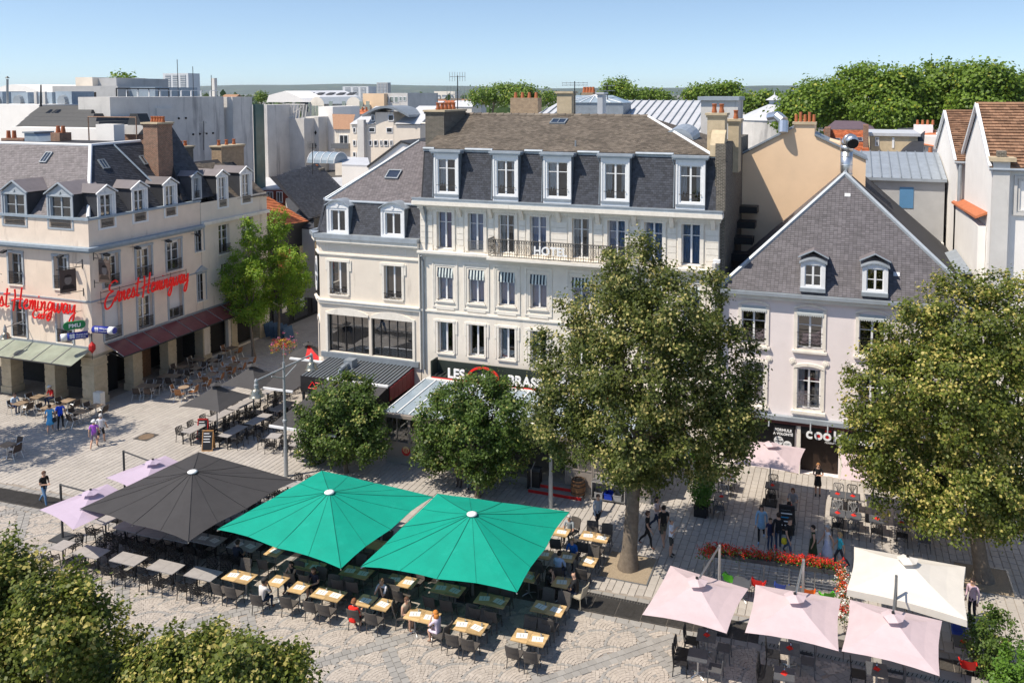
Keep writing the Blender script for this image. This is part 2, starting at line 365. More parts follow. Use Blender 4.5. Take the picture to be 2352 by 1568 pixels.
def guard(fr,s0,s1,t0,h,d,style):
    g=MB()
    if style=='bar':
        g.tube(fr.pt(s0-.04,t0+h,d),fr.pt(s1+.04,t0+h,d),.016,n=6)
        for s in (s0,s1): g.tube(fr.pt(s,t0+h,d),fr.pt(s,t0+h,d-.16),.012,n=5)
        return g
    g.fbox(fr,s0-.03,s1+.03,t0+h-.03,t0+h,d-.015,d+.02);g.fbox(fr,s0-.03,s1+.03,t0+.04,t0+.065,d-.012,d+.012)
    if style=='dense':
        n=max(5,int((s1-s0)/.075))
        for k in range(n+1): g.fbox(fr,s0+(s1-s0)*k/n-.008,s0+(s1-s0)*k/n+.008,t0+.06,t0+h-.03,d-.008,d+.008)
        for q in (.33,.66): g.fbox(fr,s0,s1,t0+h*q-.012,t0+h*q+.012,d-.007,d+.01)
        for k in range(n):
            c=s0+(s1-s0)*(k+.5)/n;r=(s1-s0)/n*.42
            g.path([fr.pt(c+r*math.cos(a),t0+h*.5+r*math.sin(a),d+.01) for a in [j*math.pi/3 for j in range(7)]],.009,4)
    elif style=='scroll':
        for q in (.3,.55,.78): g.fbox(fr,s0,s1,t0+h*q-.008,t0+h*q+.008,d-.008,d+.008)
        for c,r in ((.27,.17),(.73,.17),(.5,.12)):
            cc=s0+(s1-s0)*c;rr=(s1-s0)*r
            g.path([fr.pt(cc+rr*math.cos(a),t0+h*.45+rr*math.sin(a),d+.012) for a in [j*math.pi/5 for j in range(11)]],.011,4)
        g.path([fr.pt(s0+(s1-s0)*k/8,t0+h*.12+h*.3*(1-math.sin(math.pi*k/8)),d+.01) for k in range(9)],.012,4)
    return g
def window(par,fr,s0,s1,t0,t1,rev=.22,curtain=0,sub=False,sill=True,gd=None,gh=.9,fm=None,bars=(.72,),gm=None,shutter=0.,mid=True,glass=None,im=None):
    """casement window: frame, panes, curtains, sill, guard"""
    fm=fm or m_frame;glass=glass or m_glass
    f=MB();D=-rev;ring(f,fr,s0,s1,t0,t1,.055,D-.03,D+.05)
    c=(s0+s1)/2
    if mid: f.fbox(fr,c-.05,c+.05,t0+.055,t1-.055,D-.03,D+.06)
    for q in bars:
        t=t0+(t1-t0)*q
        if mid:
            f.fbox(fr,s0+.055,c-.05,t-.018,t+.018,D-.02,D+.045);f.fbox(fr,c+.05,s1-.055,t-.018,t+.018,D-.02,D+.045)
        else: f.fbox(fr,s0+.055,s1-.055,t-.018,t+.018,D-.02,D+.045)
    W=f.build('window_frame' if sub else 'window',fm,par);host=par if sub else W
    for a,b in (((s0+.05,c-.045),(c+.045,s1-.05)) if mid else ((s0+.05,s1-.05),)):
        MB().face([fr.pt(a,t0+.05,D+.01),fr.pt(b,t0+.05,D+.01),fr.pt(b,t1-.05,D+.01),fr.pt(a,t1-.05,D+.01)]).build('pane',glass,host)
    if curtain:
        k=curtain;w=(s1-s0);cm={1:m_curt,2:m_curt,3:m_curtB,4:m_curtV}[k]
        if k==1: segs=[(s0+.04,s0+w*.3,m_curt),(s1-w*.25,s1-.04,m_curt)]
        elif k==2: segs=[(s0+.04,s0+w*.48,m_curt)]
        elif k==3: segs=[(s0+.03,s1-.03,m_curtB)]
        else: segs=[(s0+.04,s0+w*.5,m_curtB),(s0+w*.5,s1-.04,m_curtV)]
        for a,b,q in segs: curtain_mesh(fr,a,b,t0+.06,t1-.04,D-.14).build('curtain',q,host)
    if shutter>0:
        sh=MB();n=int((t1-t0)*shutter/.06)
        for k in range(n): sh.fbox(fr,s0+.02,s1-.02,t1-.06*(k+1)+.004,t1-.06*k,D+.055,D+.075)
        sh.build('roller_shutter',m_shut,host)
    if sill: MB().fbox(fr,s0-.1,s1+.1,t0-.09,t0-.002,-rev+.03,.09).build('sill',m_trim,host)
    if gd: guard(fr,s0,s1,t0+.02,gh,.05 if gd!='bar' else .06,gd).build('railing',gm or m_iron,host)
    return W
def surround(mb,fr,s0,s1,t0,t1,w=.14,d=.05,m=0,keystone=False):
    mb.fbox(fr,s0-w,s0-.002,t0,t1,0,d,m);mb.fbox(fr,s1+.002,s1+w,t0,t1,0,d,m);mb.fbox(fr,s0-w-.03,s1+w+.03,t1+.002,t1+w,0,d+.02,m)
def slates(root,fr_o,U,Vv,poly,mat,w=.2,h=.12,npart=120,name='slate',th=.014,hook=.0):
    """overlapping slates laid on the plane o+U*a+Vv*b inside the polygon"""
    U=V(U).normalized();Vv=V(Vv).normalized();N=U.cross(Vv).normalized();o=V(fr_o)
    P=[((V(p)-o).dot(U),(V(p)-o).dot(Vv)) for p in poly]
    amin=min(p[0] for p in P);amax=max(p[0] for p in P);bmin=min(p[1] for p in P);bmax=max(p[1] for p in P)
    def span(b):
        xs=[]
        for (x0,y0),(x1,y1) in zip(P,P[1:]+P[:1]):
            if (y0<=b)!=(y1<=b): xs.append(x0+(x1-x0)*(b-y0)/(y1-y0))
        return sorted(xs)
    mb=MB();own=[];r=0;b=bmin
    while b<bmax-.01:
        xs=span(b+min(h*.5,(bmax-b)*.5))
        for x0,x1 in zip(xs[::2],xs[1::2]):
            a=x0-(w*.5 if r%2 else 0)
            while a<x1-.01:
                a0=max(a,x0);a1=min(a+w,x1)
                if a1-a0>.03: own.append((a0,a1,b,min(h,bmax-b)))
                a+=w
        b+=h;r+=1
    full=[i for i,q in enumerate(own) if abs(q[1]-q[0]-w)<1e-4 and abs(q[3]-h)<1e-4]
    random.shuffle(full);step=set(full[:npart]) if len(own)>300 else set(full)
    me=None
    for i,(a0,a1,b0,hh) in enumerate(own):
        lift=th*(1+.5*random.random());g=.004
        if i in step:
            if me is None:
                q=[(g,0,th*1.25),(w-g,0,th*1.25),(w-g,h*1.04,.002),(g,h*1.04,.002),(g,0,0),(w-g,0,0)]
                me=bpy.data.meshes.new(name);me.from_pydata(q,[],[(0,1,2,3),(4,5,1,0),(5,2,1),(4,0,3)]);me.materials.append(mat)
            ob=bpy.data.objects.new(name,me);COL.objects.link(ob);ob.parent=root
            off=V((0,0,0));qq=root
            while qq: off+=qq.location;qq=qq.parent
            p=o+U*a0+Vv*b0-off;ob.matrix_local=Matrix(((U.x,Vv.x,N.x,p.x),(U.y,Vv.y,N.y,p.y),(U.z,Vv.z,N.z,p.z),(0,0,0,1)))
        else:
            p=o+U*(a0+g)+Vv*b0;q=U*(a1-a0-2*g);k=Vv*(hh*1.04)
            mb.face([p+N*lift,p+q+N*lift,p+q+k+N*.002,p+k+N*.002]);n=len(mb.v)
            mb.v+=[tuple(p),tuple(p+q)];mb.f.append((n,n+1,n-3,n-4));mb.m.append(0)
    if mb.f:
        x=mb.build(name+'_course',mat,root);x['kind']='stuff'
def quadpoly(mb,pts,m=0): mb.face(pts,m)
def chimney(root,x0,x1,y0,y1,z0,z1,mat,pots=(),cap=True,name='chimney',rows=1):
    c=MB();c.box(x0,x1,y0,y1,z0,z1-.25,0)
    if cap: c.box(x0-.06,x1+.06,y0-.06,y1+.06,z1-.25,z1-.12,0);c.box(x0-.12,x1+.12,y0-.12,y1+.12,z1-.12,z1,1)
    o=c.build(name,[mat,m_stone],root)
    for (px_,py_,h) in pots:
        p=MB();p.lathe((px_,py_,z1),[(.13,0),(.15,.05),(.11,h*.5),(.12,h-.06),(.14,h-.05),(.14,h),(.09,h),(.09,h-.2)],10);p.build('chimney_pot',m_pot,o,True)
    return o
def downpipe(root,pts,r=.05,mat=None): return MB().path(pts,r,8).build('downpipe',mat or m_lead,root)
def text(name,body,mat,fr,s,t,d,size,parent=None,depth=.05,align='LEFT',sx=1.,shear=0.,bevel=0.,rot=0.,font_w=None):
    c=bpy.data.curves.new(name,'FONT');c.body=body;c.size=size;c.extrude=depth/2;c.align_x=align;c.shear=shear;c.bevel_depth=bevel;c.resolution_u=4
    if font_w: c.offset=font_w
    ob=bpy.data.objects.new(name,c);COL.objects.link(ob)
    dg=bpy.context.evaluated_depsgraph_get();me=bpy.data.meshes.new_from_object(ob.evaluated_get(dg));me.materials.clear();me.materials.append(mat)
    bpy.data.objects.remove(ob);o=bpy.data.objects.new(name,me);COL.objects.link(o)
    u=fr.u*math.cos(rot)+Z*math.sin(rot);v=-fr.u*math.sin(rot)+Z*math.cos(rot);p=fr.pt(s,t,d);n=fr.n
    mw=Matrix(((u.x*sx,v.x,n.x,p.x),(u.y*sx,v.y,n.y,p.y),(u.z*sx,v.z,n.z,p.z),(0,0,0,1)))
    if parent is not None:
        off=V((0,0,0));q=parent
        while q: off+=q.location;q=q.parent
        mw=Matrix.Translation(-off)@mw;o.parent=parent
    o.matrix_local=mw;return o
# ================================================================ hotel
FH=Fr((-24.2,44.9,0),(1,0,0),(0,-1,0));HW=17.9
hotel=thing('hotel_building','cream four storey hotel with dark slate mansard, dormers and wrought iron balcony','building',(-24.2,44.9,0))
cxs=[-22.57,-20.52,-18.57,-16.6,-14.05,-11.97,-9.87,-7.81]
holes3=[(x+24.2-.5,x+24.2+.5,10.68,12.93) for x in cxs]
holes2=[(x+24.2-.5,x+24.2+.5,7.55,9.56) for x in cxs];holes1=[(x+24.2-.5,x+24.2+.5,4.36,6.26) for x in cxs]
wl=MB();fwall(wl,FH,0,HW,0,13.1,holes3+holes2+holes1,.26,0)
wl.face([FH.pt(0,0,0),FH.pt(0,13.7,0),FH.pt(0,13.7,-11),FH.pt(0,0,-11)]);wl.face([FH.pt(HW,0,0),FH.pt(HW,0,-11),FH.pt(HW,13.7,-11),FH.pt(HW,13.7,0)])
wl.build('wall',m_offw,hotel)
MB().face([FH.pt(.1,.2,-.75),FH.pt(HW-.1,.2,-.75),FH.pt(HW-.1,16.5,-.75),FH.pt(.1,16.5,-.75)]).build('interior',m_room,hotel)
tr=MB()
tr.fbox(FH,-.05,HW+.05,10.30,10.42,0,.22);tr.fbox(FH,-.08,HW+.08,10.42,10.56,0,.34)
tr.fbox(FH,-.02,HW+.02,6.82,6.92,0,.07)
tr.fbox(FH,0,HW,12.98,13.1,0,.06);tr.fbox(FH,-.1,HW+.1,13.1,13.28,0,.2);tr.fbox(FH,-.25,HW+.25,13.38,13.6,0,.62)
tr.fbox(FH,-.18,HW+.18,13.28,13.38,0,.42)
tr.build('cornice',m_trim,hotel)
den=MB()
for k in range(int(HW/.16)): den.fbox(FH,k*.16,k*.16+.09,13.01,13.1,.06,.13)
d_=den.build('dentil_band',m_trim,hotel);d_['kind']='stuff'
con=[0.25]+[ (a+b)/2+24.2 for a,b in zip(cxs[:-1],cxs[1:])]+[HW-.3]
for s in con:
    c=MB();c.prism([FH.pt(s-.11,13.28,.001),FH.pt(s-.11,13.28,.4),FH.pt(s-.11,13.05,.28),FH.pt(s-.11,12.72,.12),FH.pt(s-.11,12.66,.001)],FH.u*.22);c.build('console',m_trim,hotel)
# banded piers on the balcony storey
edges=[0]+[v for x in cxs for v in (x+24.2-.78,x+24.2+.78)]+[HW]
for a,b in zip(edges[::2],edges[1::2]):
    if b-a<.08: continue
    bands_=MB()
    for k in range(5): bands_.fbox(FH,a+.02,b-.02,10.98+k*.35,11.30+k*.35,0,.035)
    bands_.fbox(FH,a,b,10.56,10.94,0,.06)
    bands_.build('banded_masonry',m_trim,hotel)
for h in holes3:
    sr=MB();surround(sr,FH,*h[:4],w=.20,d=.07);sr.build('window_surround',m_trim,hotel)
for h in holes2:
    sr=MB();ring(sr,FH,h[0]-.34,h[1]+.34,h[2]-.42,h[3]+.42,.10,0,.05);ring(sr,FH,h[0]-.22,h[1]+.22,h[2]-.14,h[3]+.2,.07,0,.03);sr.fbox(FH,h[0]-.1,h[1]+.1,h[2]-.52,h[2]-.42,0,.05);sr.build('window_surround',m_trim,hotel)
for h in holes1:
    sr=MB();surround(sr,FH,*h[:4],w=.13,d=.06);sr.fbox(FH,h[0]-.3,h[0]-.16,h[3]-.7,h[3]+.1,0,.05);sr.fbox(FH,h[1]+.16,h[1]+.3,h[3]-.7,h[3]+.1,0,.05)
    sr.fbox(FH,h[0]-.26,h[0]-.18,h[2],h[3]-.7,0,.03);sr.fbox(FH,h[1]+.18,h[1]+.26,h[2],h[3]-.7,0,.03);sr.build('window_surround',m_trim,hotel)
cu3=[4,3,1,3,1,3,3,3]
for i,h in enumerate(holes3): window(hotel,FH,*h,rev=.26,curtain=cu3[i],gd='bar' if i in (0,6,7) else ('dense' if i==1 else None),gh=.12 if i in (0,6,7) else .62,sill=False,gm=m_ironG if i==1 else m_iron)
m_strA=M('navy_awning_cloth',(.02,.035,.06),.9,.05);m_strB=M('pale_awning_cloth',(.60,.66,.64),.9,.05)
for i,h in enumerate(holes2):
    W=window(hotel,FH,*h,rev=.26,curtain=3,gd='bar',gh=.06)
    a=MB();n=10;w_=(h[1]-h[0])/n
    for k in range(n):
        s=h[0]+k*w_;dr=.05*math.sin(k*math.pi/2)
        a.face([FH.pt(s,h[3]-.02,-.02),FH.pt(s+w_,h[3]-.02,-.02),FH.pt(s+w_,h[3]-.46+dr,.06),FH.pt(s,h[3]-.46+dr,.06)],k%2)
        a.face([FH.pt(s,h[3]-.46+dr,.06),FH.pt(s+w_,h[3]-.46+dr,.06),FH.pt(s+w_,h[3]-.56-.03*(k%2),.06),FH.pt(s,h[3]-.56-.03*(k%2),.06)],k%2)
    a.build('striped_awning',[m_strA,m_strB],W)
for i,h in enumerate(holes1): window(hotel,FH,*h,rev=.26,curtain=[2,0,2,1,0,2,1,2][i],gd='bar',gh=.06,bars=())
# balcony
bs0,bs1=FH.px(1123,570,.8)[0],FH.px(1441,590,.8)[0]
bl=MB();bl.fbox(FH,bs0-.1,bs1+.1,10.42,10.58,.34,.95);bl.build('balcony_slab',m_trim,hotel)
rl=MB();bt=10.58;bh=1.05;dd=.86
def balus(fn,L,rl):
    n=int(L/.145)
    rl.path([fn(0,bh),fn(L,bh)],.025,6);rl.path([fn(0,.08),fn(L,.08)],.018,6);rl.path([fn(0,bh-.2),fn(L,bh-.2)],.012,4);rl.path([fn(0,.24),fn(L,.24)],.010,4)
    for k in range(n+1):
        x=L*k/n;rl.path([fn(x,.08),fn(x,bh)],.014 if k%3 else .022,4)
        if k<n:
            c=x+L/n/2;r=L/n*.42
            rl.path([fn(c+r*math.cos(j*math.pi/3),bh-.1+r*math.sin(j*math.pi/3)) for j in range(7)],.012,4)
            if k%3==1:
                for q in (.40,.56,.7): rl.path([fn(c+r*.9*math.cos(j*math.pi/3),q+.07*math.sin(j*math.pi/3)) for j in range(7)],.010,4)
            else: rl.path([fn(c-r*.6,.24),fn(c+r*.6,.36),fn(c-r*.6,.5),fn(c+r*.6,.66),fn(c,.8)],.008,4)
balus(lambda a,b:FH.pt(bs0+a,bt+b,dd),bs1-bs0,rl);balus(lambda a,b:FH.pt(bs0,bt+b,.05+a),dd-.05,rl);balus(lambda a,b:FH.pt(bs1,bt+b,.05+a),dd-.05,rl)
ro=rl.build('balcony_railing',m_iron,hotel)
hs=FH.px(1226,570,dd)[0];text('hotel_letters','HOTEL',m_whitesign,FH,hs,bt+.33,dd+.05,.66,ro,.06,sx=.97,font_w=.012)
for k in (1,2): pass
# vertical hotel sign
vs=thing('vertical_sign','tall narrow vertical sign board fixed at the right corner of the hotel front','sign',FH.pt(FH.px(1636,600,.6)[0],6.6,.5))
s_=FH.px(1640,600,.5)[0];sb=MB();sb.fbox(FH,s_-.09,s_+.09,6.55,11.0,.12,.62,0);sb.build('sign_box',m_greyw,vs)
FV=Fr(FH.pt(s_+.09,0,0),(0,1,0),(1,0,0));b2=MB();b2.fbox(FV,-.6,-.14,6.65,10.6,.002,.02);b2.build('dark_face',m_black,vs)
for k,ch in enumerate('HOTEL'): text('letter',ch,m_whitesign,FV,-.37,9.7-k*.72,.03,.55,vs,.02,'CENTER')
sb=MB();sb.fbox(FH,s_-.05,s_+.3,11.0,11.16,.2,.5);sb.build('lamp',m_frame,vs);MB().fbox(FH,s_-.03,s_+.03,7.4,7.5,0,.12).fbox(FH,s_-.03,s_+.03,10,10.1,0,.12).build('bracket',m_iron,vs)
# mansard
mb_=MB();T0,T1=13.72,16.6;D0,D1=-.12,-.55
mb_.face([FH.pt(0,T0,D0-.03),FH.pt(HW,T0,D0-.03),FH.pt(HW,T1,D1-.03),FH.pt(0,T1,D1-.03)])
mans=mb_.build('mansard',m_under,hotel)
dorm=[(FH.px(a,400)[0],FH.px(b,400)[0]) for a,b in ((997,1053),(1132,1190),(1248,1312),(1380,1446),(1552,1620))]
ed=[0.12]+[v for d in dorm for v in d]+[HW-.12]
for a,b in zip(ed[::2],ed[1::2]):
    Vd=FH.pt(0,T1,D1)-FH.pt(0,T0,D0)
    slates(mans,FH.pt(a,T0,D0),FH.u,Vd,[FH.pt(a,T0,D0),FH.pt(b,T0,D0),FH.pt(b,T1,D1),FH.pt(a,T1,D1)],m_slate,.21,.125,60)
gz=MB();gz.fbox(FH,-.22,HW+.22,13.6,13.72,-.3,.58);gz.fbox(FH,-.25,HW+.25,13.72,13.80,.5,.6);gz.build('gutter',m_zinc,hotel)
for i,(a,b) in enumerate(dorm):
    dm=MB();fwall(dm,FH,a,b,13.72,16.42,[(a+.22,b-.22,14.1,16.1)],.12,0,0,d=-.02)
    dm.face([FH.pt(a,13.72,-.02),FH.pt(a,16.42,-.02),FH.pt(a,16.42,-.7),FH.pt(a,13.72,-.2)],1);dm.face([FH.pt(b,13.72,-.02),FH.pt(b,13.72,-.2),FH.pt(b,16.42,-.7),FH.pt(b,16.42,-.02)],1)
    ring(dm,FH,a,b,13.74,16.42,.1,-.02,.02);dm.fbox(FH,a+.02,b-.02,13.86,14.0,-.02,.06,1)
    dm.fbox(FH,a-.14,b+.14,16.42,16.52,-.9,.1,2);dm.fbox(FH,a-.2,b+.2,16.52,16.64,-1.1,.18,2)
    do=dm.build('dormer',[m_frame,m_lead,m_zinc],hotel)
    fr2=Fr(FH.pt(0,0,-.02),FH.u,FH.n);window(do,fr2,a+.22,b-.22,14.1,16.1,rev=.12,curtain=[2,1,2,1,1][i],sub=True,sill=False,gd='bar',gh=.42)
    downpipe(hotel,[FH.pt(a-.2,16.45,-.05),FH.pt(a-.1,16.1,-.2),FH.pt(a-.1,13.8,-.02)],.04)
for (a,b) in zip([0.0]+[d[1]+.22 for d in dorm],[d[0]-.22 for d in dorm]+[HW]):
    if b-a>.15: MB().tube(FH.pt(a,16.66,-.5),FH.pt(b,16.66,-.5),.09,n=8).fbox(FH,a,b,16.5,16.66,-.62,-.5).build('roof_gutter',m_zinc,hotel)
RG=V((-11.5,50.5,18.55));up_=MB();e0=FH.pt(0,16.66,-.5);e1=FH.pt(HW-.5,16.66,-.5);rg0=V((-24.2,50.5,18.58))
up_.face([e0,e1,RG,rg0]);up_.face([e1,V((-6.6,55.5,16.66)),RG]);up_.face([rg0,RG,V((-6.6,55.5,16.66)),V((-24.2,55.5,16.66))])
upo=up_.build('upper_roof',m_under,hotel)
slates(upo,e0+Z*.01,FH.u,rg0-e0,[p+Z*.012 for p in (e0,e1,RG,rg0)],m_slateB,.22,.115,180)
e2=V((-6.6,55.5,16.66));slates(upo,e1+Z*.01,e2-e1,(RG-(e1+(e2-e1)*.5)),[p+Z*.012 for p in (e1,e2,RG)],m_slateB,.22,.115,60)
for k in range(24):
    a=rg0+(RG-rg0)*(k/24);b=rg0+(RG-rg0)*((k+1)/24);q=MB();q.tube(a+Z*.0,b+Z*.03,.12,.13,8);q.build('ridge_tile',m_slateB,upo)
hp=MB();hp.tube(e1+Z*.02,RG+Z*.03,.10,.10,6);hp.build('hip_flashing',m_frame,upo)
def skylight(root,p,U,Vv,w,h,two=True,open_=0.):
    U=V(U).normalized();Vv=V(Vv).normalized();N=U.cross(Vv);p=V(p);Vo=(Vv*math.cos(open_)+N*math.sin(open_))
    f=MB()
    for a,b,c,d in ((0,w,0,.07),(0,w,h-.07,h),(0,.07,.07,h-.07),(w-.07,w,.07,h-.07))+(((w/2-.02,w/2+.02,.07,h-.07),) if two else ()):
        f.obox(p+U*a+Vv*c+N*.0,U*(b-a),Vv*(d-c),N*.1)
    o=f.build('skylight',m_lead,root);g=MB();g.face([p+N*.07+U*.05+Vv*.05,p+N*.07+U*(w-.05)+Vv*.05,p+N*.07+U*(w-.05)+Vv*(h-.05),p+N*.07+U*.05+Vv*(h-.05)]);g.build('pane',m_glassD,o);return o
Uv=(rg0-e0).normalized()
def on_plane(px_,py_,o,n):
    r=ray(px_,py_);k=(V(o)-EYE).dot(n)/r.dot(n);return EYE+r*k
NU=FH.u.cross(Uv);p=on_plane(1262,286,e0,NU);skylight(upo,p+NU*.02,FH.u,Uv,1.0,.75)
p=on_plane(1322,337,e0,NU);MB().tube(p,p+Z*.35,.05,n=8).build('roof_vent',m_lead,upo)
chimney(hotel,-25.0,-23.7,47.2,50.2,14.5,18.95,m_brickD,[(-24.3,47.6+k*.55,.45) for k in range(5)])
# right party wall with its chimneys
pw=MB();pw.box(-6.6,-6.05,45.2,56,9.6,17.3);pw.box(-6.5,-6.0,44.95,46.0,13.7,16.3);pw.build('party_wall',m_brickD,hotel)
c1=PY(1650,300,46.6);c2=PY(1683,300,47.5)
chimney(hotel,c1.x-.55,c1.x+.4,46.2,47.2,15.5,PY(1650,247,46.6).z-.3,m_stone,[(c1.x-.25,46.7,.5),(c1.x+.15,46.7,.5)])
chimney(hotel,c2.x-.35,c2.x+.25,48.2,49.4,15.5,PY(1683,262,48).z-.3,m_stone,[(c2.x,48.8,.5)])
cs=MB();cs.prism([(-6.9,45.3,16.6),(-6.9,46.1,16.6),(-6.9,46.1,18.0),(-6.9,45.7,17.8),(-6.9,45.3,17.2)],(.75,0,0));cs.build('stone_coping',m_stone,hotel)
downpipe(hotel,[FH.pt(.42,13.3,.3),FH.pt(.42,12.8,.08),FH.pt(.42,10.6,.08)],.06);downpipe(hotel,[FH.pt(.18,10.25,.3),FH.pt(.2,9.9,.09),FH.pt(.22,3.2,.09)],.06);downpipe(hotel,[FH.pt(-.06,10.6,.09),FH.pt(-.02,3.2,.09)],.05,m_trim)
dome=MB();dp=PY(1600,290,50);
for k in range(9):
    a0=math.pi*k/9;a1=math.pi*(k+1)/9
    dome.face([(-9.2+.9*math.cos(a0)*-1,48.2,17.2+.75*math.sin(a0)),(-9.2+.9*math.cos(a1)*-1,48.2,17.2+.75*math.sin(a1)),(-9.2+.9*math.cos(a1)*-1,50.6,17.4+.75*math.sin(a1)),(-9.2+.9*math.cos(a0)*-1,50.6,17.4+.75*math.sin(a0))])
dome.face([(-9.2-.9*math.cos(math.pi*k/9),48.2,17.2+.75*math.sin(math.pi*k/9)) for k in range(10)]);dome.build('roof_dormer_vault',m_zinc,hotel)
# ================================================================ corner bar building
def wpx(fr,x0,x1,y0,y1,d=0.):
    m=(x0+x1)/2;n=(y0+y1)/2
    return fr.px(x0,n,d)[0],fr.px(x1,n,d)[0],fr.px(m,y1,d)[1],fr.px(m,y0,d)[1]
FC=Fr((-31.4,44.9,0),(1,0,0),(0,-1,0));CW=7.15
bar=thing('corner_building','low cream corner building with arched dormers and wide gridded bar window beside the hotel','building',(-31.4,44.9,0))
h2=[wpx(FC,758,798,600,678),wpx(FC,883,923,608,687)];h2=[(a,b,7.36,9.44) for a,b,_,_ in h2]
hg=[(FC.px(754,760)[0],FC.px(847,760)[0],3.66,6.05),(FC.px(853,760)[0],FC.px(948,760)[0],3.66,6.05)]
CH=V((-.78,.86,0)).normalized();CL=1.25
wl=MB();fwall(wl,FC,0,CW,0,10.75,h2+hg,.24)
cA=FC.pt(0,0,0);cB=cA+CH*CL;FK=Fr(cB,-CH,(-CH).cross(Z));FL=Fr(cB+V((0,14,0)),(0,-1,0),(-1,0,0))
fwall(wl,FK,0,CL,0,10.75,[(.28,CL-.28,2.9,5.7)],.3);fwall(wl,FL,0,14,0,10.75,[(11.6,12.6,7.4,9.4)],.2)
wl.build('wall',m_offw2,bar)
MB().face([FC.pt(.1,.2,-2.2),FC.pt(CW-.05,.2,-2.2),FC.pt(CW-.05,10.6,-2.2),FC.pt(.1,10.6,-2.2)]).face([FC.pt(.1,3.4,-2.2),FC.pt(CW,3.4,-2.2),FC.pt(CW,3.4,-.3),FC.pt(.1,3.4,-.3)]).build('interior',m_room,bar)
MB().face([FK.pt(.2,2.9,-.28),FK.pt(CL-.2,2.9,-.28),FK.pt(CL-.2,5.7,-.28),FK.pt(.2,5.7,-.28)]).build('arch_glazing',m_glassD,bar)
ar=MB();n=10
for k in range(n):
    a0=math.pi*k/n;a1=math.pi*(k+1)/n;cx=CL/2;r0=.34;r1=.48
    ar.prism([FK.pt(cx+r0*math.cos(a0),5.35+r0*math.sin(a0),0),FK.pt(cx+r1*math.cos(a0),5.35+r1*math.sin(a0),0),FK.pt(cx+r1*math.cos(a1),5.35+r1*math.sin(a1),0),FK.pt(cx+r0*math.cos(a1),5.35+r0*math.sin(a1),0)],FK.n*.06)
ar.build('arch_moulding',m_trim,bar)
tr=MB()
def around(t0,t1,d):
    tr.fbox(FC,-.02,CW,t0,t1,0,d);tr.fbox(FK,-.03,CL+.03,t0,t1,0,d);tr.fbox(FL,0,14.03,t0,t1,0,d)
around(6.75,6.92,.14);around(6.92,7.0,.2);around(9.86,9.96,.08);around(10.55,10.7,.12);around(10.7,10.95,.3)
tr.build('cornice',m_trim,bar)
gz=MB();gz.fbox(FC,-.2,CW,10.95,11.22,-.3,.38);gz.fbox(FK,-.2,CL+.2,10.95,11.22,-.2,.38);gz.fbox(FL,0,14.2,10.95,11.22,-.3,.38);gz.build('gutter',m_zinc,bar)
for a,b in ((.6,2.3),(4.4,6.2)): 
    q=MB();ring(q,FC,a,b,10.06,10.5,.04,0,.02);q.build('panel_moulding',m_trim,bar)
for h in h2:
    sr=MB();surround(sr,FC,*h,w=.16,d=.06);sr.fbox(FC,h[0]-.3,h[0]-.17,h[3]-.55,h[3]+.12,0,.05);sr.fbox(FC,h[1]+.17,h[1]+.3,h[3]-.55,h[3]+.12,0,.05);sr.build('window_surround',m_trim,bar)
sr=MB()
sr.fbox(FC,hg[0][0]-.16,hg[0][0]-.002,3.5,6.2,0,.07);sr.fbox(FC,hg[1][1]+.002,hg[1][1]+.16,3.5,6.2,0,.07)
for h in hg:
    c=(h[0]+h[1])/2;L=h[1]-h[0]
    for k in range(8):
        x0=h[0]+L*k/8;x1=h[0]+L*(k+1)/8;f=lambda x:.34*(1-((x-c)/(L/2))**2)
        sr.prism([FC.pt(x0,6.055,0),FC.pt(x1,6.055,0),FC.pt(x1,6.2+f(x1),0),FC.pt(x0,6.2+f(x0),0)],FC.n*.07)
sr.build('bar_window_surround',m_trim,bar)
for h in h2: window(bar,FC,*h,rev=.24,gd='scroll',gh=.34,bars=(),glass=m_glassD)
for h in hg:
    f=MB();ring(f,FC,*h,.07,-.24,-.15)
    for k in range(1,5): s=h[0]+(h[1]-h[0])*k/5;f.fbox(FC,s-.022,s+.022,h[2]+.07,h[3]-.07,-.23,-.16)
    t=h[2]+(h[3]-h[2])*.70;f.fbox(FC,h[0]+.07,h[1]-.07,t-.02,t+.02,-.225,-.165)
    W=f.build('bar_window',m_iron,bar)
    for k in range(5):
        a=h[0]+(h[1]-h[0])*k/5;b=h[0]+(h[1]-h[0])*(k+1)/5
        MB().face([FC.pt(a+.02,h[2]+.05,-.2),FC.pt(b-.02,h[2]+.05,-.2),FC.pt(b-.02,h[3]-.05,-.2),FC.pt(a+.02,h[3]-.05,-.2)]).build('pane',glassmat('bar_glass',(.5,.5,.5),.22) if k==0 and h is hg[0] else bpy.data.materials['bar_glass'],W)
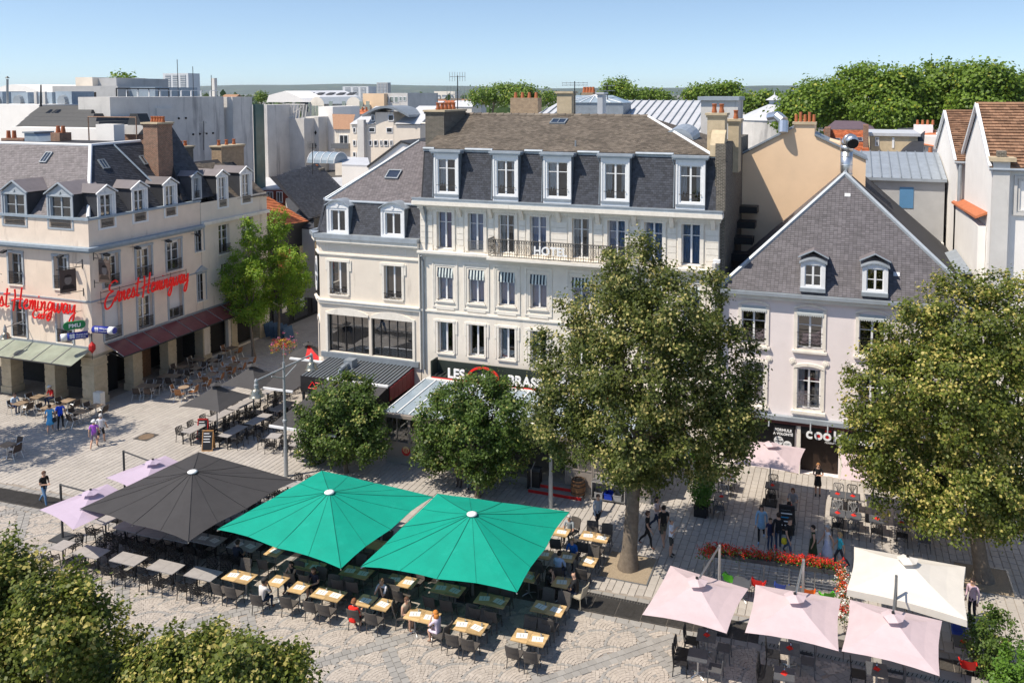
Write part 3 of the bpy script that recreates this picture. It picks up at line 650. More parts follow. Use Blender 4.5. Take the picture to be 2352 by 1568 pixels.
# mansard of the corner building
C0=11.22;C1=13.15
for fr,L,dd in ((FC,CW,.45),(FK,CL,.45),(FL,14,.45)):
    pass
pA=FC.pt(CW,C0,-.1);pB=FC.pt(0,C0,-.1);pC=cB+Z*C0+V((.08,.05,0));pD=pC+V((0,13.5,0))
tA=FC.pt(CW,C1,-.55);tB=FC.pt(.18,C1,-.55);tC=cB+Z*C1+V((.5,.25,0));tD=tC+V((0,13.2,0))
ms=MB();ms.face([pB,pA,tA,tB]);ms.face([pC,pB,tB,tC]);ms.face([pD,pC,tC,tD]);mso=ms.build('mansard',m_under,bar)
dormC=[(FC.px(752,500)[0],FC.px(802,500)[0]),(FC.px(876,500)[0],FC.px(930,500)[0])]
ed=[.0]+[v for d in dormC for v in d]+[CW]
for a,b in zip(ed[::2],ed[1::2]):
    q=lambda s,t:(FC.pt(s,C0,-.1) if t==0 else FC.pt(s,C1,-.55))+V((0,-.02,.01))
    slates(mso,q(a,0),FC.u,q(0,1)-q(0,0),[q(a,0),q(b,0),q(b,1),q(a+(.18 if a==0 else 0),1)],m_slate,.2,.12,70)
slates(mso,pC+FK.n*.02,pB-pC,(tC-pC),[p+FK.n*.02 for p in (pC,pB,tB,tC)],m_slate,.2,.12,40)
cor=MB();cor.path([tA+Z*.05+V((0,-.05,0)),tB+Z*.05,tC+Z*.05,tD+Z*.05],.09,8);cor.build('eave_flashing',m_zinc,bar)
for i,(a,b) in enumerate(dormC):
    dm=MB();c=(a+b)/2;w=(b-a);T=12.95;sh=.38;fwall(dm,FC,a,b,C0,T,[(a+.28,b-.28,C0+.15,T-.25)],.15,0,0,d=.05)
    N=10;arc=[(a-.1+(w+.2)*k/N,T+sh*math.sin(math.pi*k/N)) for k in range(N+1)]
    dm.face([FC.pt(a,T,.05)]+[FC.pt(b,T,.05)]+[FC.pt(s,t,.05) for s,t in arc[1:-1][::-1]],0)
    for (s0,t0),(s1,t1) in zip(arc[:-1],arc[1:]): dm.obox(FC.pt(s0,t0,.2),FC.pt(s1,t1,.2)-FC.pt(s0,t0,.2),FC.n*-1.9,Z*.07,1)
    dm.face([FC.pt(a,C0,.05),FC.pt(a,T,.05),FC.pt(a,T,-1.3),FC.pt(a,C0,-.2)],2);dm.face([FC.pt(b,C0,.05),FC.pt(b,C0,-.2),FC.pt(b,T,-1.3),FC.pt(b,T,.05)],2)
    dm.tube(FC.pt(c,T+.06,.05),FC.pt(c,T+.06,.12),.1,n=12);ring(dm,FC,a,b,C0+.0,T+.02,.13,.05,.09)
    do=dm.build('dormer',[m_frame,m_zinc,m_lead],bar);window(do,Fr(FC.pt(0,0,.05),FC.u,FC.n),a+.28,b-.28,C0+.15,T-.25,rev=.15,curtain=0,sub=True,sill=False,bars=(),glass=m_glassD)
hipT=V((-27.0,50.1,16.75));bk=V((-24.25,50.1,16.75))
up_=MB();up_.face([tB,tA,bk,hipT]);up_.face([tD,tC,hipT,hipT+V((0,8,0))]);up_.face([tC,tB,hipT]);uo=up_.build('upper_roof',m_under,bar)
slates(uo,tB+Z*.02,tA-tB,hipT-(tB+(tA-tB)*((hipT-tB).dot((tA-tB).normalized())/(tA-tB).length)),[p+Z*.02 for p in (tB,tA,bk,hipT)],m_slateL,.2,.11,140)
slates(uo,tD+Z*.02,tC-tD,hipT-V((tC.x,hipT.y,tC.z)),[p+Z*.02 for p in (tD,tC,hipT,hipT+V((0,8,0)))],m_slateL,.2,.11,20)
MB().path([tB+Z*.05,hipT+Z*.06],.09,6).build('hip_flashing',m_zinc,uo);MB().path([tC+Z*.05,hipT+Z*.06],.07,6).build('hip_flashing',m_zinc,uo)
nn=(tA-tB).cross(hipT-tB).normalized();nn=nn if nn.z>0 else -nn
Vs=nn.cross(FC.u);Vs=Vs if Vs.z>0 else -Vs;p=on_plane(884,412,tB,nn);skylight(uo,p+nn*.05,FC.u,Vs,.95,.8,False,.35)
# black oval sign on the chamfer
os_=thing('oval_sign','black board with white oval sign on the chamfered corner of the bar building','sign',FK.pt(CL/2,7.1,.1))
MB().fbox(FK,.05,CL-.05,7.15,9.8,.02,.1).build('board',m_black,os_)
ov=MB();N=24;cx=CL/2
for k in range(N):
    a0=2*math.pi*k/N;a1=2*math.pi*(k+1)/N;e=lambda a,r:FK.pt(cx+r*.46*math.cos(a),8.5+r*1.12*math.sin(a),.1)
    ov.prism([e(a0,.88),e(a0,1),e(a1,1),e(a1,.88)],FK.n*.05)
ov.build('oval_ring',m_whitesign,os_)
for t,s,sz in ((9.05,'AU',.42),(8.35,'BUREAU',.26),(7.75,'1987',.3)): text('letters',s,m_whitesign,FK,cx,t,.11,sz,os_,.03,'CENTER',font_w=.01)
# --- bar terrace extension with ribbed metal roof
ext=thing('bar_terrace_pavilion','low pavilion with dark ribbed metal roof and red side in front of corner bar','pavilion',(-27.7,43.4,0))
ex0,ex1,ey0,ey1=-30.75,-24.75,41.9,44.85
rf=MB();rf.prism([(ex0,ey0,2.92),(ex0,ey1,3.2),(ex0,ey1,3.26),(ex0,ey0,2.98)],(ex1-ex0,0,0));ro=rf.build('roof',m_blackr,ext)
n=24
for k in range(n+1):
    x=ex0+.03+(ex1-ex0-.1)*k/n;q=MB();q.obox((x,ey0,2.982),V((.05,0,0)),V((0,ey1-ey0,.28)),V((0,0,.05)));q.build('roof_rib',m_lead,ro)
MB().box(ex0,ex1,ey0-.06,ey0,2.05,3.02).build('front_fascia',m_black,ext)
side=ext
n=6
for k in range(n):
    y0=ey0+.0+(ey1-ey0)*k/n;MB().box(ex1,ex1+.06,y0+.01,y0+(ey1-ey0)/n-.01,2.15,2.95+.28*(k/n)).build('red_panel',M('red_side_panel',(.20,.025,.03),.5,.15,3) if k==0 else bpy.data.materials['red_side_panel'],ext)
MB().box(ex0-.06,ex0,ey0,ey1,2.1,3.0).build('left_fascia',m_black,ext)
FX=Fr((ex0,ey0-.06,0),(1,0,0),(0,-1,0))
lg=MB();lg.path([FX.pt(.55,2.35,.03),FX.pt(.85,2.75,.03),FX.pt(1.15,2.35,.03),FX.pt(.55,2.35,.03)],.022,6);lg.path([FX.pt(1.05,2.72,.03),FX.pt(1.6,2.72,.03),FX.pt(1.75,2.45,.03),FX.pt(1.15,2.45,.03)],.022,6);lg.build('triangle_logo',m_redsign,ext)
for x in (ex0+.1,-28.7,-26.7,ex1-.1): MB().box(x-.06,x+.06,ey0,ey0+.12,0,2.9).build('post',m_blackr,ext)
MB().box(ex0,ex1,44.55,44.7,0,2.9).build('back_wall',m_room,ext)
MB().box(ex0,-27.0,ey0-.02,ey0+.05,.0,.9).build('low_panel',m_black,ext)
up=MB();up.fbox(FC,.1,CW-.1,3.3,3.62,0,.16);up.build('upstand',m_lead,ext)
vt=MB();vt.box(-28.9,-28.3,43.6,44.2,3.15,3.65);vt.path([(-28.6,43.6,3.4),(-28.6,43.3,3.4),(-28.7,43.05,3.3),(-28.75,42.95,3.05)],.13,10);vt.build('air_duct',m_lead,ext)
# awnings
def awning(name,label,x0,x1,y0,y1,z0,z1,mat,bar_m):
    t=thing(name,label,'awning',((x0+x1)/2,y1,z1));N=8;c=MB()
    for k in range(N):
        a=k/N;b=(k+1)/N;f=lambda q:(y0+(y1-y0)*q,z0+(z1-z0)*q-.06*math.sin(math.pi*q))
        c.face([(x0,*f(a)),(x1,*f(a)),(x1,*f(b)),(x0,*f(b))])
    c.build('cloth',mat,t);MB().box(x0-.03,x1+.03,y0-.08,y0,z0-.1,z0+.02).build('front_bar',bar_m,t);MB().box(x0,x1,y1-.02,y1+.14,z1-.06,z1+.1).build('cassette',bar_m,t)
    for x in (x0+.3,x1-.3): MB().path([(x,y1,z1-.1),(x+.1,(y0+y1)/2,(z0+z1)/2-.12),(x,y0,z0-.05)],.025,6).build('arm',m_frame,t)
    return t
m_awn=M('charcoal_awning_cloth',(.06,.058,.06),.9,.1,2,transl=.1)
q0=G(618,975,2.3);q1=G(700,1000,2.3)
awning('awning','charcoal awning with white front bar drawn out over the pavement beside the round tree',q0.x,q0.x+4.1,q0.y+.1,41.8,2.25,3.0,m_awn,m_frame)
awning('awning','upper charcoal awning of the bar sloping down behind the tall lamp post',-33.6,-30.85,41.2,44.6,2.3,2.9,m_awn,m_frame)
# ================================================================ brasserie veranda
ver=thing('brasserie_veranda','glazed brasserie veranda with sloping pale glass roof in front of the hotel','veranda',(-15,42,0))
vx0,vx1,vy=-23.3,-8.6,39.0
m_taupe=M('taupe_metal_frame',(.27,.235,.21),.5,.08,3)
m_vglass=glassmat('veranda_glass',(.75,.8,.82),.12);m_rglass=M('milky_roof_glass',(.26,.32,.37),.2,.10,2,spec=.6)
FVr=Fr((vx0,vy,0),(1,0,0),(0,-1,0));FVl=Fr((vx0,44.85,0),(0,-1,0),(-1,0,0))
MB().box(vx0+.02,vx1,vy+.02,44.8,0,.35).build('plinth',m_cobG,ver)
def glz(fr,L,name,n,door=()):
    w=L/n
    for k in range(n):
        if k in door: continue
        f=MB();a=k*w;ring(f,fr,a+.01,a+w-.01,.36,2.6,.06,-.06,.02);f.fbox(fr,a+.07,a+w-.07,1.15,1.22,-.05,.015);f.fbox(fr,a+w/2-.025,a+w/2+.025,1.22,2.54,-.05,.015);f.fbox(fr,a+.07,a+w-.07,.42,1.15,-.04,-.01)
        o=f.build(name,m_taupe,ver)
        for s0,s1 in ((a+.07,a+w/2-.025),(a+w/2+.025,a+w-.07)): MB().face([fr.pt(s0,1.22,-.02),fr.pt(s1,1.22,-.02),fr.pt(s1,2.54,-.02),fr.pt(s0,2.54,-.02)]).build('pane',m_vglass,o)
glz(FVr,vx1-vx0,'glazed_bay',10,(5,6));glz(FVl,5.8,'side_bay',4)
ea=MB();ea.box(vx0-.15,vx1+.15,vy-.18,vy+.02,2.6,2.78);ea.box(vx0-.15,vx0+.02,vy+.02,44.85,2.6,2.78);ea.build('eave_gutter',m_taupe,ver)
def rpt(x,q): return V((x,vy+(43.6-vy)*q,2.8+.28*q))
n=20
for k in range(n):
    x0=vx0+(vx1-vx0)*k/n;x1=vx0+(vx1-vx0)*(k+1)/n
    MB().face([rpt(x0,0),rpt(x1,0),rpt(x1,1),rpt(x0,1)]).build('roof_pane',m_rglass,ver)
    MB().obox(rpt(x0-.03,0)+Z*.004,V((.06,0,0)),rpt(0,1)-rpt(0,0),Z*.05).build('glazing_bar',m_frame,ver)
MB().box(vx0,vx1,43.6,44.85,2.95,3.12).build('flat_roof',m_greyw,ver)
# arched entrance canopy + steps
st=MB();ca=G(1243,1130);
for k in range(2): st.box(-14.6,-11.9,38.55-.35*k+.35,39.0,.0,.34-.17*k)
steps=thing('entrance_steps','two grey entrance steps with bright red risers below the veranda door','steps',(-13.2,38.6,0))
MB().box(-14.7,-11.9,38.62,38.98,.0,.34).build('step',m_cobG,steps);MB().box(-14.7,-11.9,38.25,38.615,0,.17).build('step',m_cobG,steps)
MB().box(-14.7,-11.9,38.612,38.62,.18,.33).build('riser',m_red,steps);MB().box(-14.7,-11.9,38.235,38.25,.01,.16).build('riser',m_red,steps)
MB().path([(-14.6,38.4,.2),(-14.6,38.4,1.1),(-14.6,38.95,1.3)],.025,6).build('handrail',m_alu,steps)
# roof-top sign LES 3 BRASSEURS
sg=thing('brasserie_sign','long dark rooftop brasserie sign with white letters and red oval above veranda','sign',(-17,43.9,3.5))
FS=Fr((-23.1,43.95,0),(1,0,0),(0,-1,0));SW=11.5
MB().fbox(FS,0,SW,3.12,3.22,-.8,.02).fbox(FS,0,.08,3.22,4.1,-.8,.02).fbox(FS,.08,SW,3.22,3.95,-.8,-.7).build('sign_tray',M('dark_green_metal',(.03,.04,.035),.5,.1),sg)
rb=MB()
for k in range(34): rb.fbox(FS,.3+k*.33,.36+k*.33,3.25,3.31,-.65,0)
rb.build('rib_panel',m_blackr,sg)['kind']='stuff'
MB().fbox(FS,.1,SW,3.05,3.16,.03,.08).build('red_rail',m_redsign,sg)
a=FS.px(1028,860)[0];text('letters','LES',m_whitesign,FS,a,3.24,0,.78,sg,.08,font_w=.02)
ov=MB();N=28;oc=FS.px(1112,865)[0];ot=3.5
for k in range(N):
    a0=2*math.pi*k/N;a1=2*math.pi*(k+1)/N;e=lambda an,r:FS.pt(oc+r*.98*math.cos(an),ot+r*.62*math.sin(an),.05)
    ov.prism([e(a0,.84),e(a0,1),e(a1,1),e(a1,.84)],FS.n*.1)
ov.build('red_oval',m_redsign,sg);e=[FS.pt(oc+.85*math.cos(2*math.pi*k/N),ot+.53*math.sin(2*math.pi*k/N),.06) for k in range(N)];MB().face(e).build('oval_board',m_black,sg)
text('letters','3',m_whitesign,FS,oc,3.25,.08,.62,sg,.05,'CENTER',font_w=.02);a=FS.px(1166,862)[0];text('letters','BRASSEURS',m_whitesign,FS,a,3.24,0,.78,sg,.08,font_w=.02)
# round emblem sticker on the veranda corner
em=thing('round_emblem','small red and cream round emblem on the veranda corner panel','emblem',FVr.pt(.85,.8,.03))
def disc(fr,s,t,d,r,n=20,ry=None): return MB().face([fr.pt(s+r*math.cos(2*math.pi*k/n),t+(ry or r)*math.sin(2*math.pi*k/n),d) for k in range(n)])
m_embC=M('emblem_cream',(.65,.5,.25),.6,.1)
es=FVr.px(933,1034)[0];disc(FVr,es,.78,.025,.26).build('disc',m_red,em);disc(FVr,es,.86,.030,.19).build('inner_disc',m_embC,em)
for k in (-1,0,1): MB().fbox(FVr,es+k*.1-.03,es+k*.1+.03,.72,.9+.04*(k==0),.033,.036).build('figure',m_red,em)
# ================================================================ cafe with the red script sign (left)
FE=Fr((-57,40,0),(1,0,0),(0,-1,0));FR_=Fr((-45,40,0),(0,1,0),(1,0,0))
caf=thing('cafe_building','pink cream corner cafe building with arcade, slate roof and red script lettering','building',(-46,41,0))
E0=3.35;E1=9.95
hf=[wpx(FE,21,51,568,652),wpx(FE,125,155,575,660),wpx(FE,30,60,688,777),wpx(FE,132,166,697,790)]
hf=[(a,b,(7.45 if i<2 else 3.95),(9.55 if i<2 else 6.35)) for i,(a,b,_,_) in enumerate(hf)]
hr=[(238,272,563,655),(313,347,547,640),(383,415,533,617),(240,277,684,785),(317,350,662,755),(388,418,645,730)]
hr=[wpx(FR_,*q) for q in hr];hr=[(a,b,(7.45 if i<3 else 4.0),(9.6 if i<3 else 6.35)) for i,(a,b,_,_) in enumerate(hr)]
hs_=[wpx(FR_,449,467,520,577),wpx(FR_,454,472,628,690)];hs_=[(a,b,c,d) for a,b,c,d in hs_]
LY=9.7
hb=[wpx(FR_,502,527,516,582),wpx(FR_,556,582,500,556),wpx(FR_,508,530,604,668),wpx(FR_,560,584,585,640)]
wl=MB();fwall(wl,FE,-3,12,E0,12.1,hf,.28);fwall(wl,FR_,0,LY,E0,12.1,hr+hs_,.28);wl.build('wall',m_cream,caf)
wl=MB();fwall(wl,FR_,LY,17.2,0,11.9,hb+[(LY+.6,LY+2.6,.1,2.9),(LY+3.6,LY+6.6,.1,2.9)],.28,d=.02);wl.face([FR_.pt(17.2,0,.02),FR_.pt(17.2,0,-9),FR_.pt(17.2,11.9,-9),FR_.pt(17.2,11.9,.02)])
annex=thing('lane_building','cream building with tall windows and two dormers next along the lane','building',(-45.2,53,0))
wl.build('wall',m_offw2,annex)
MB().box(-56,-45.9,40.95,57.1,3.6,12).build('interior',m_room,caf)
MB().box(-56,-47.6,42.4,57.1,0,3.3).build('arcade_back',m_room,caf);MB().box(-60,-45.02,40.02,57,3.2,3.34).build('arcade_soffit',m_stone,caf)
# pillars
m_pil=m_stone
def pillar(x0,x1,y0,y1,root=caf):
    p=MB();p.box(x0,x1,y0,y1,.45,2.55);p.box(x0-.06,x1+.06,y0-.06,y1+.06,0,.45);p.box(x0-.05,x1+.05,y0-.05,y1+.05,2.55,2.68);p.box(x0-.1,x1+.1,y0-.1,y1+.1,3.05,3.2);p.box(x0-.02,x1+.02,y0-.02,y1+.02,2.68,3.05)
    for k in range(4): p.box(x0-.015,x1+.015,y0-.015,y1+.015,.6+k*.48,.98+k*.48)
    return p.build('pillar',m_pil,root)
pillar(-46.0,-45.0,40.0,41.0)
for x in (-49.2,-53.1): pillar(x,x+.85,40.0,40.85)
for y in (43.1,46.2,49.6): pillar(-45.75,-45.0,y,y+.75)
for y in (52.6,55.9): pillar(-45.6,-44.92,y,y+.6,annex)
MB().box(-57,-45.0,40,40.4,3.2,3.35).box(-45.4,-45,40.4,57,3.2,3.35).build('lintel',m_stone,caf)
for i,y in enumerate((41.2,44.1,47.2,50.6)):
    b=MB();b.box(-46.6,-46.5,y,y+2.0,.0,2.9);b.build('shopfront',m_wood if i%2 else m_black,caf)
# cornices
tr=MB()
for t0,t1,d in ((9.95,10.12,.18),(10.12,10.3,.42),(6.75,6.83,.05)): tr.fbox(FE,-3,12+d,t0,t1,0,d);tr.fbox(FR_,.0,LY,t0,t1,0,d)
tr.build('cornice',m_zincB,caf)
tr=MB();tr.fbox(FR_,LY,17.25,10.2,10.45,.02,.3);tr.fbox(FR_,LY,17.25,3.0,3.3,.02,.2);tr.build('cornice',m_trim,annex)
gt=MB();gt.fbox(FE,-3,12.1,11.98,12.14,-.1,.1);gt.fbox(FR_,.0,LY,11.98,12.14,-.1,.1);gt.build('parapet_flashing',m_zincB,caf)
for fr,hh,ww in ((FE,hf,.15),(FR_,hr,.15),(FR_,hs_,.1)):
    for h in hh: sr=MB();surround(sr,fr,*h,w=ww,d=.05);sr.build('window_surround',m_frameG,caf)
for i,h in enumerate(hf): window(caf,FE,*h,rev=.28,fm=m_frameG,gd='dense',gh=.85,bars=(.33,.66),shutter=.72 if i==3 else .06,glass=m_glassD)
for i,h in enumerate(hr): window(caf,FR_,*h,rev=.28,fm=m_frame,gd='dense',gh=.75,bars=(.33,.66),shutter={3:1.,5:.75}.get(i,.12),glass=m_glassD)
for h in hs_: window(caf,FR_,*h,rev=.2,fm=m_frameG,bars=(.33,.66),glass=m_glassD)
h=hs_[1];pd=MB();pd.prism([FR_.pt(h[0]-.2,h[3]+.2,0),FR_.pt(h[1]+.2,h[3]+.2,0),FR_.pt((h[0]+h[1])/2,h[3]+.6,0)],FR_.n*.15);pd.build('pediment',m_frameG,caf)
for i,h in enumerate(hb): window(annex,Fr(FR_.pt(0,0,.02),FR_.u,FR_.n),*h,rev=.28,fm=m_frame,bars=(.5,.8),gd='dense' if i<2 else None,gh=.7,glass=m_glassD)
# shades behind annex
MB().box(-50,-45.6,49.8,57.1,.1,11.8).build('interior',m_room,annex)
# dormers with pediments
def ped_dormer(root,fr,a,b,t0,t1,back,blue=False,cur=0):
    c=(a+b)/2;d0=-.02;dm=MB();fwall(dm,fr,a,b,t0,t1,[(a+.26,b-.26,t0+.08,t1-.12)],.16,0,0,d=d0)
    pk=t1+(b-a)*.30;dm.face([fr.pt(a,t1,d0),fr.pt(b,t1,d0),fr.pt(c,pk,d0)],0)
    ring(dm,fr,a,b,t0,t1,.13,d0,d0+.05);dm.tube(fr.pt(c,t1+.12,d0),fr.pt(c,t1+.12,d0+.06),.1,n=12)
    for s0,t_0,s1,t_1 in ((a-.12,t1-.03,c,pk+.05),(b+.12,t1-.03,c,pk+.05)):
        p=fr.pt(s0,t_0,.14);q=fr.pt(s1,t_1,.14);dm.obox(p,q-p,fr.n*-.12,Z*.08,0);dm.face([p+Z*.082-fr.n*.1,q+Z*.082-fr.n*.1,fr.pt(s1,t_1,-back*1.15)+Z*.082,fr.pt(s0,t_0,-back)+Z*.082],1)
    dm.face([fr.pt(a,t0,d0),fr.pt(a,t1,d0),fr.pt(a,t1,-back),fr.pt(a,t0,-.3)],2);dm.face([fr.pt(b,t0,d0),fr.pt(b,t0,-.3),fr.pt(b,t1,-back),fr.pt(b,t1,d0)],2)
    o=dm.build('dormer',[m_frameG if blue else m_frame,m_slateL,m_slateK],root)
    window(o,Fr(fr.pt(0,0,d0),fr.u,fr.n),a+.26,b-.26,t0+.08,t1-.12,rev=.16,curtain=cur,sub=True,sill=False,fm=m_frameG if blue else m_frame,bars=(.33,.66),gd='dense',gh=.55,glass=m_glassD)
    return o
for x0,x1 in ((4,62),(108,168)): ped_dormer(caf,FE,FE.px(x0,480)[0],FE.px(x1,480)[0],11.3,13.55,2.2,True)
for x0,x1 in ((224,266),(303,340),(376,408)): ped_dormer(caf,FR_,FR_.px(x0,480)[0],FR_.px(x1,480)[0],11.25,13.6,2.0,False,2)
a=FR_.px(441,440)[0];b=FR_.px(463,440)[0];ped_dormer(caf,FR_,a,b,12.2,13.9,1.4,True)
for x0,x1 in ((498,524),(552,579)): ped_dormer(annex,FR_,FR_.px(x0,440)[0],FR_.px(x1,440)[0],11.2,13.7,2.6)
# roof planes
r0=V((-60,40.25,12.1));r1=V((-45.25,40.25,12.1));rc=V((-49.0,44.0,16.4));rl_=V((-60,44.0,16.4));r2=V((-45.25,48.3,12.1));rr=V((-49.0,48.3,16.45))
rf=MB();rf.face([r0,r1,rc,rl_]);rf.face([r1,r2,rr,rc]);rf.face([rl_,rc,rr,V((-60,48.3,16.45))]);ro=rf.build('roof',m_under,caf)
slates(ro,r0+V((0,-.02,.02)),r1-r0,rl_-r0,[p+V((0,-.02,.02)) for p in (r0,r1,rc,rl_)],m_slateL,.24,.15,180)  # front slope: its sunlit look is in the paler slate colour
slates(ro,r1+V((.02,0,.02)),r2-r1,rr-r2,[p+V((.02,0,.02)) for p in (r1,r2,rr,rc)],m_slateK,.24,.15,160)  # lane slope of the same roof, its shade put in as darker slate
fl=MB();fl.tube(r1+Z*.06,rc+Z*.06,.12,n=6);fl.build('hip_flashing',m_frame,ro);fl=MB();fl.tube(rl_+Z*.03,rc+Z*.03,.12,n=6);fl.build('ridge_flashing',m_frame,ro);MB().tube(rc+Z*.03,rr+Z*.03,.12,n=6).build('ridge_flashing',m_frame,ro)
vp=r1+(r2-r1)*.68;MB().tube(rc+(rr-rc)*.42+V((.05,0,.02)),V((-45.25,46.6,12.9)),.06,n=5).build('hip_flashing',m_zincB,ro)
Nf=(r1-r0).cross(rl_-r0).normalized();p=on_plane(92,375,r0,Nf);skylight(ro,p+Nf*.05,FE.u,(rl_-r0),.62,.9)
Nr=(r2-r1).cross(rr-r2).normalized()
for q in ((236,378),(331,368)): p=on_plane(q[0],q[1]+12,r1,Nr);skylight(ro,p+Nr*.05,FR_.u,(rr-r2),.55,.8)
# chimney on the party wall and steep dark gable roof
chimney(caf,-47.9,-46.6,47.5,48.9,12.5,17.9,m_brick,[(-47.7+k*.24,48.2,.42) for k in range(5)])
gb=MB();gA=V((-45.3,48.3,12.2));gB=V((-48.2,49.6,17.7));gC=V((-45.3,51.6,12.2));gD=V((-48.4,50.4,17.7));
gb.face([gA,gC,gD,gB]);gb.face([gA,gB,V((-52,49.0,13))]);gb.face([gC,V((-52,51.6,13)),gD]);go=gb.build('gable_roof',m_under,caf)
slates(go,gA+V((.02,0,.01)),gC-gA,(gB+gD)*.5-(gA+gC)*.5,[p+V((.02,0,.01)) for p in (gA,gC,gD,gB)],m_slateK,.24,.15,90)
rf=MB();a0=V((-45.2,51.4,11.9));a1=V((-45.2,57.2,11.9));a2=V((-48.6,57.2,14.6));a3=V((-48.6,51.0,14.6));a4=V((-49,52.6,15.8))
rf.face([a0,a1,a2,a3]);ao=rf.build('roof',m_under,annex);slates(ao,a0+V((.02,0,.01)),a1-a0,a3-a0,[p+V((.02,0,.012)) for p in (a0,a1,a2,a3)],m_slateB,.22,.13,60)
chimney(annex,-49.2,-48.2,55.8,58.5,12,15.7,m_brickY,[(-48.7,56.1+k*.9,.45) for k in range(3)])
chimney(annex,-50.5,-49.6,51.5,54.2,13.5,15.8,m_brickD,[(-50,51.8+k*.5,.4) for k in range(5)])
# glass canopies
m_can=glassmat('canopy_glass',(.62,.70,.64),.10,.15);m_canR=M('red_canopy_glass',(.20,.06,.06),.2,.15,2,spec=.6)
m_canG=M('dusty_green_canopy_glass',(.34,.38,.31),.3,.22,1.2,spec=.5,transl=.25)
can=thing('glass_canopy','dusty greenish glass canopy over the cafe arcade facing the square','canopy',(-50,39.5,3.3))
can2=thing('glass_canopy','reddish glass canopy running down the lane side of the cafe','canopy',(-44.5,46,3.3))
def canopy(root,fr,s0,s1,n,mat,tw,to,d):
    for k in range(n):
        a=s0+(s1-s0)*k/n;b=s0+(s1-s0)*(k+1)/n
        MB().prism([fr.pt(a+.03,tw,.02),fr.pt(b-.03,tw,.02),fr.pt(b-.03,to,d),fr.pt(a+.03,to,d)],Z*-.012).build('glass_panel',mat,root)
        MB().path([fr.pt(a,tw+.02,.0),fr.pt(a,to+.02,d)],.028,6).build('rafter',m_ironG,root)
        if k%2==0: MB().path([fr.pt(a,tw-.75,.03),fr.pt(a,tw-.55,.5),fr.pt(a,to-.05,d-.1)],.03,6).build('scroll_bracket',m_iron,root)
    MB().path([fr.pt(s0,to,d+.03),fr.pt(s1,to,d+.03)],.05,8).build('gutter',m_iron,root);MB().fbox(fr,s0,s1,tw-.03,tw+.1,0,.1).build('wall_flashing',m_lead,root)
canopy(can,FE,-3,12.0,9,m_canG,3.78,3.15,1.65);canopy(can2,FR_,.9,14.5,9,m_canR,3.85,3.15,1.55)
# floodlights under the cornice
k=0
for fr,ss in ((FE,(5.4,10.3)),(FR_,(.7,3.2,5.9,8.7))):
    for s in ss:
        f=MB();f.path([fr.pt(s,9.75,0),fr.pt(s,9.8,.55)],.015,5);f.obox(fr.pt(s-.16,9.72,.5),fr.u*.32,fr.n*.3+Z*-.08,Z*.12)
        o=f.build('floodlight',m_iron,caf);k+=1
# red script lettering built from tubes
GLY={'E':[[(.95,1.05),(.7,1.16),(.32,1.02),(.28,.74),(.62,.62)],[(.62,.62),(.2,.5),(-.06,.12),(.1,-.22),(.5,-.14),(.86,.3)]],
'r':[[(0,.05),(.18,.5),(.2,.56),(.28,.46),(.42,.48)],[(.36,.48),(.3,.1),(.38,0),(.52,.08)]],
'n':[[(0,.5),(.06,.3),(.02,0)],[(.02,.1),(.2,.46),(.3,.42),(.28,.1),(.36,0),(.48,.1)]],
'e':[[(0,.2),(.25,.34),(.24,.5),(.1,.46),(.04,.2),(.14,0),(.3,.04),(.44,.14)]],
's':[[(0,.05),(.16,.52),(.2,.42),(.3,.16),(.2,0),(.04,.04)],[(.2,0),(.4,.1)]],
't':[[(.16,1.0),(.1,.2),(.16,0),(.34,.06)],[(-.08,.68),(.36,.74)]],
'H':[[(.08,1.0),(.14,.6),(.05,-.18)],[(.62,1.12),(.56,.5),(.52,.05),(.66,0)],[(-.1,.36),(.3,.48),(.7,.5)]],
'm':[[(0,.5),(.05,.28),(.02,0)],[(.02,.1),(.16,.48),(.24,.4),(.22,0)],[(.22,.1),(.36,.48),(.44,.42),(.42,.1),(.5,0),(.6,.1)]],
'i':[[(.02,.5),(0,.12),(.08,0),(.22,.1)],[(.05,.72),(.06,.76)]],
'g':[[(.32,.44),(.14,.5),(.02,.24),(.12,.04),(.3,.3),(.34,.48),(.3,-.2),(.14,-.5),(0,-.4),(.12,-.14),(.46,.12)]],
'w':[[(0,.5),(.04,.1),(.14,.0),(.28,.3),(.3,.48)],[(.3,.48),(.3,.1),(.42,0),(.58,.3),(.56,.5),(.7,.42)]],
'a':[[(.32,.44),(.14,.5),(.02,.2),(.14,0),(.3,.3),(.34,.48),(.32,.1),(.4,0),(.5,.1)]],
'y':[[(0,.5),(.06,.14),(.2,.1),(.36,.48)],[(.38,.5),(.34,-.2),(.2,-.52),(.04,-.42),(.16,-.16),(.44,.08)]],
'C':[[(.5,.8),(.3,.9),(.04,.5),(.14,.06),(.36,0),(.54,.16)]],'f':[[(.36,.96),(.22,1.0),(.16,.6),(.14,0)],[(0,.52),(.34,.54)]]}
ADV={'E':.86,'r':.5,'n':.5,'e':.44,'s':.42,'t':.4,'H':.82,'m':.62,'i':.24,'g':.46,'w':.66,'a':.5,'y':.5,'C':.62,'f':.42,' ':.24,'é':.44}
def cr(P,n=5):
    out=[]
    for i in range(len(P)-1):
        p0=P[max(i-1,0)];p1=P[i];p2=P[i+1];p3=P[min(i+2,len(P)-1)]
        for k in range(n):
            t=k/n;out.append(tuple(.5*((2*p1[j])+(-p0[j]+p2[j])*t+(2*p0[j]-5*p1[j]+4*p2[j]-p3[j])*t*t+(-p0[j]+3*p1[j]-3*p2[j]+p3[j])*t**3) for j in (0,1)))
    return out+[P[-1]]
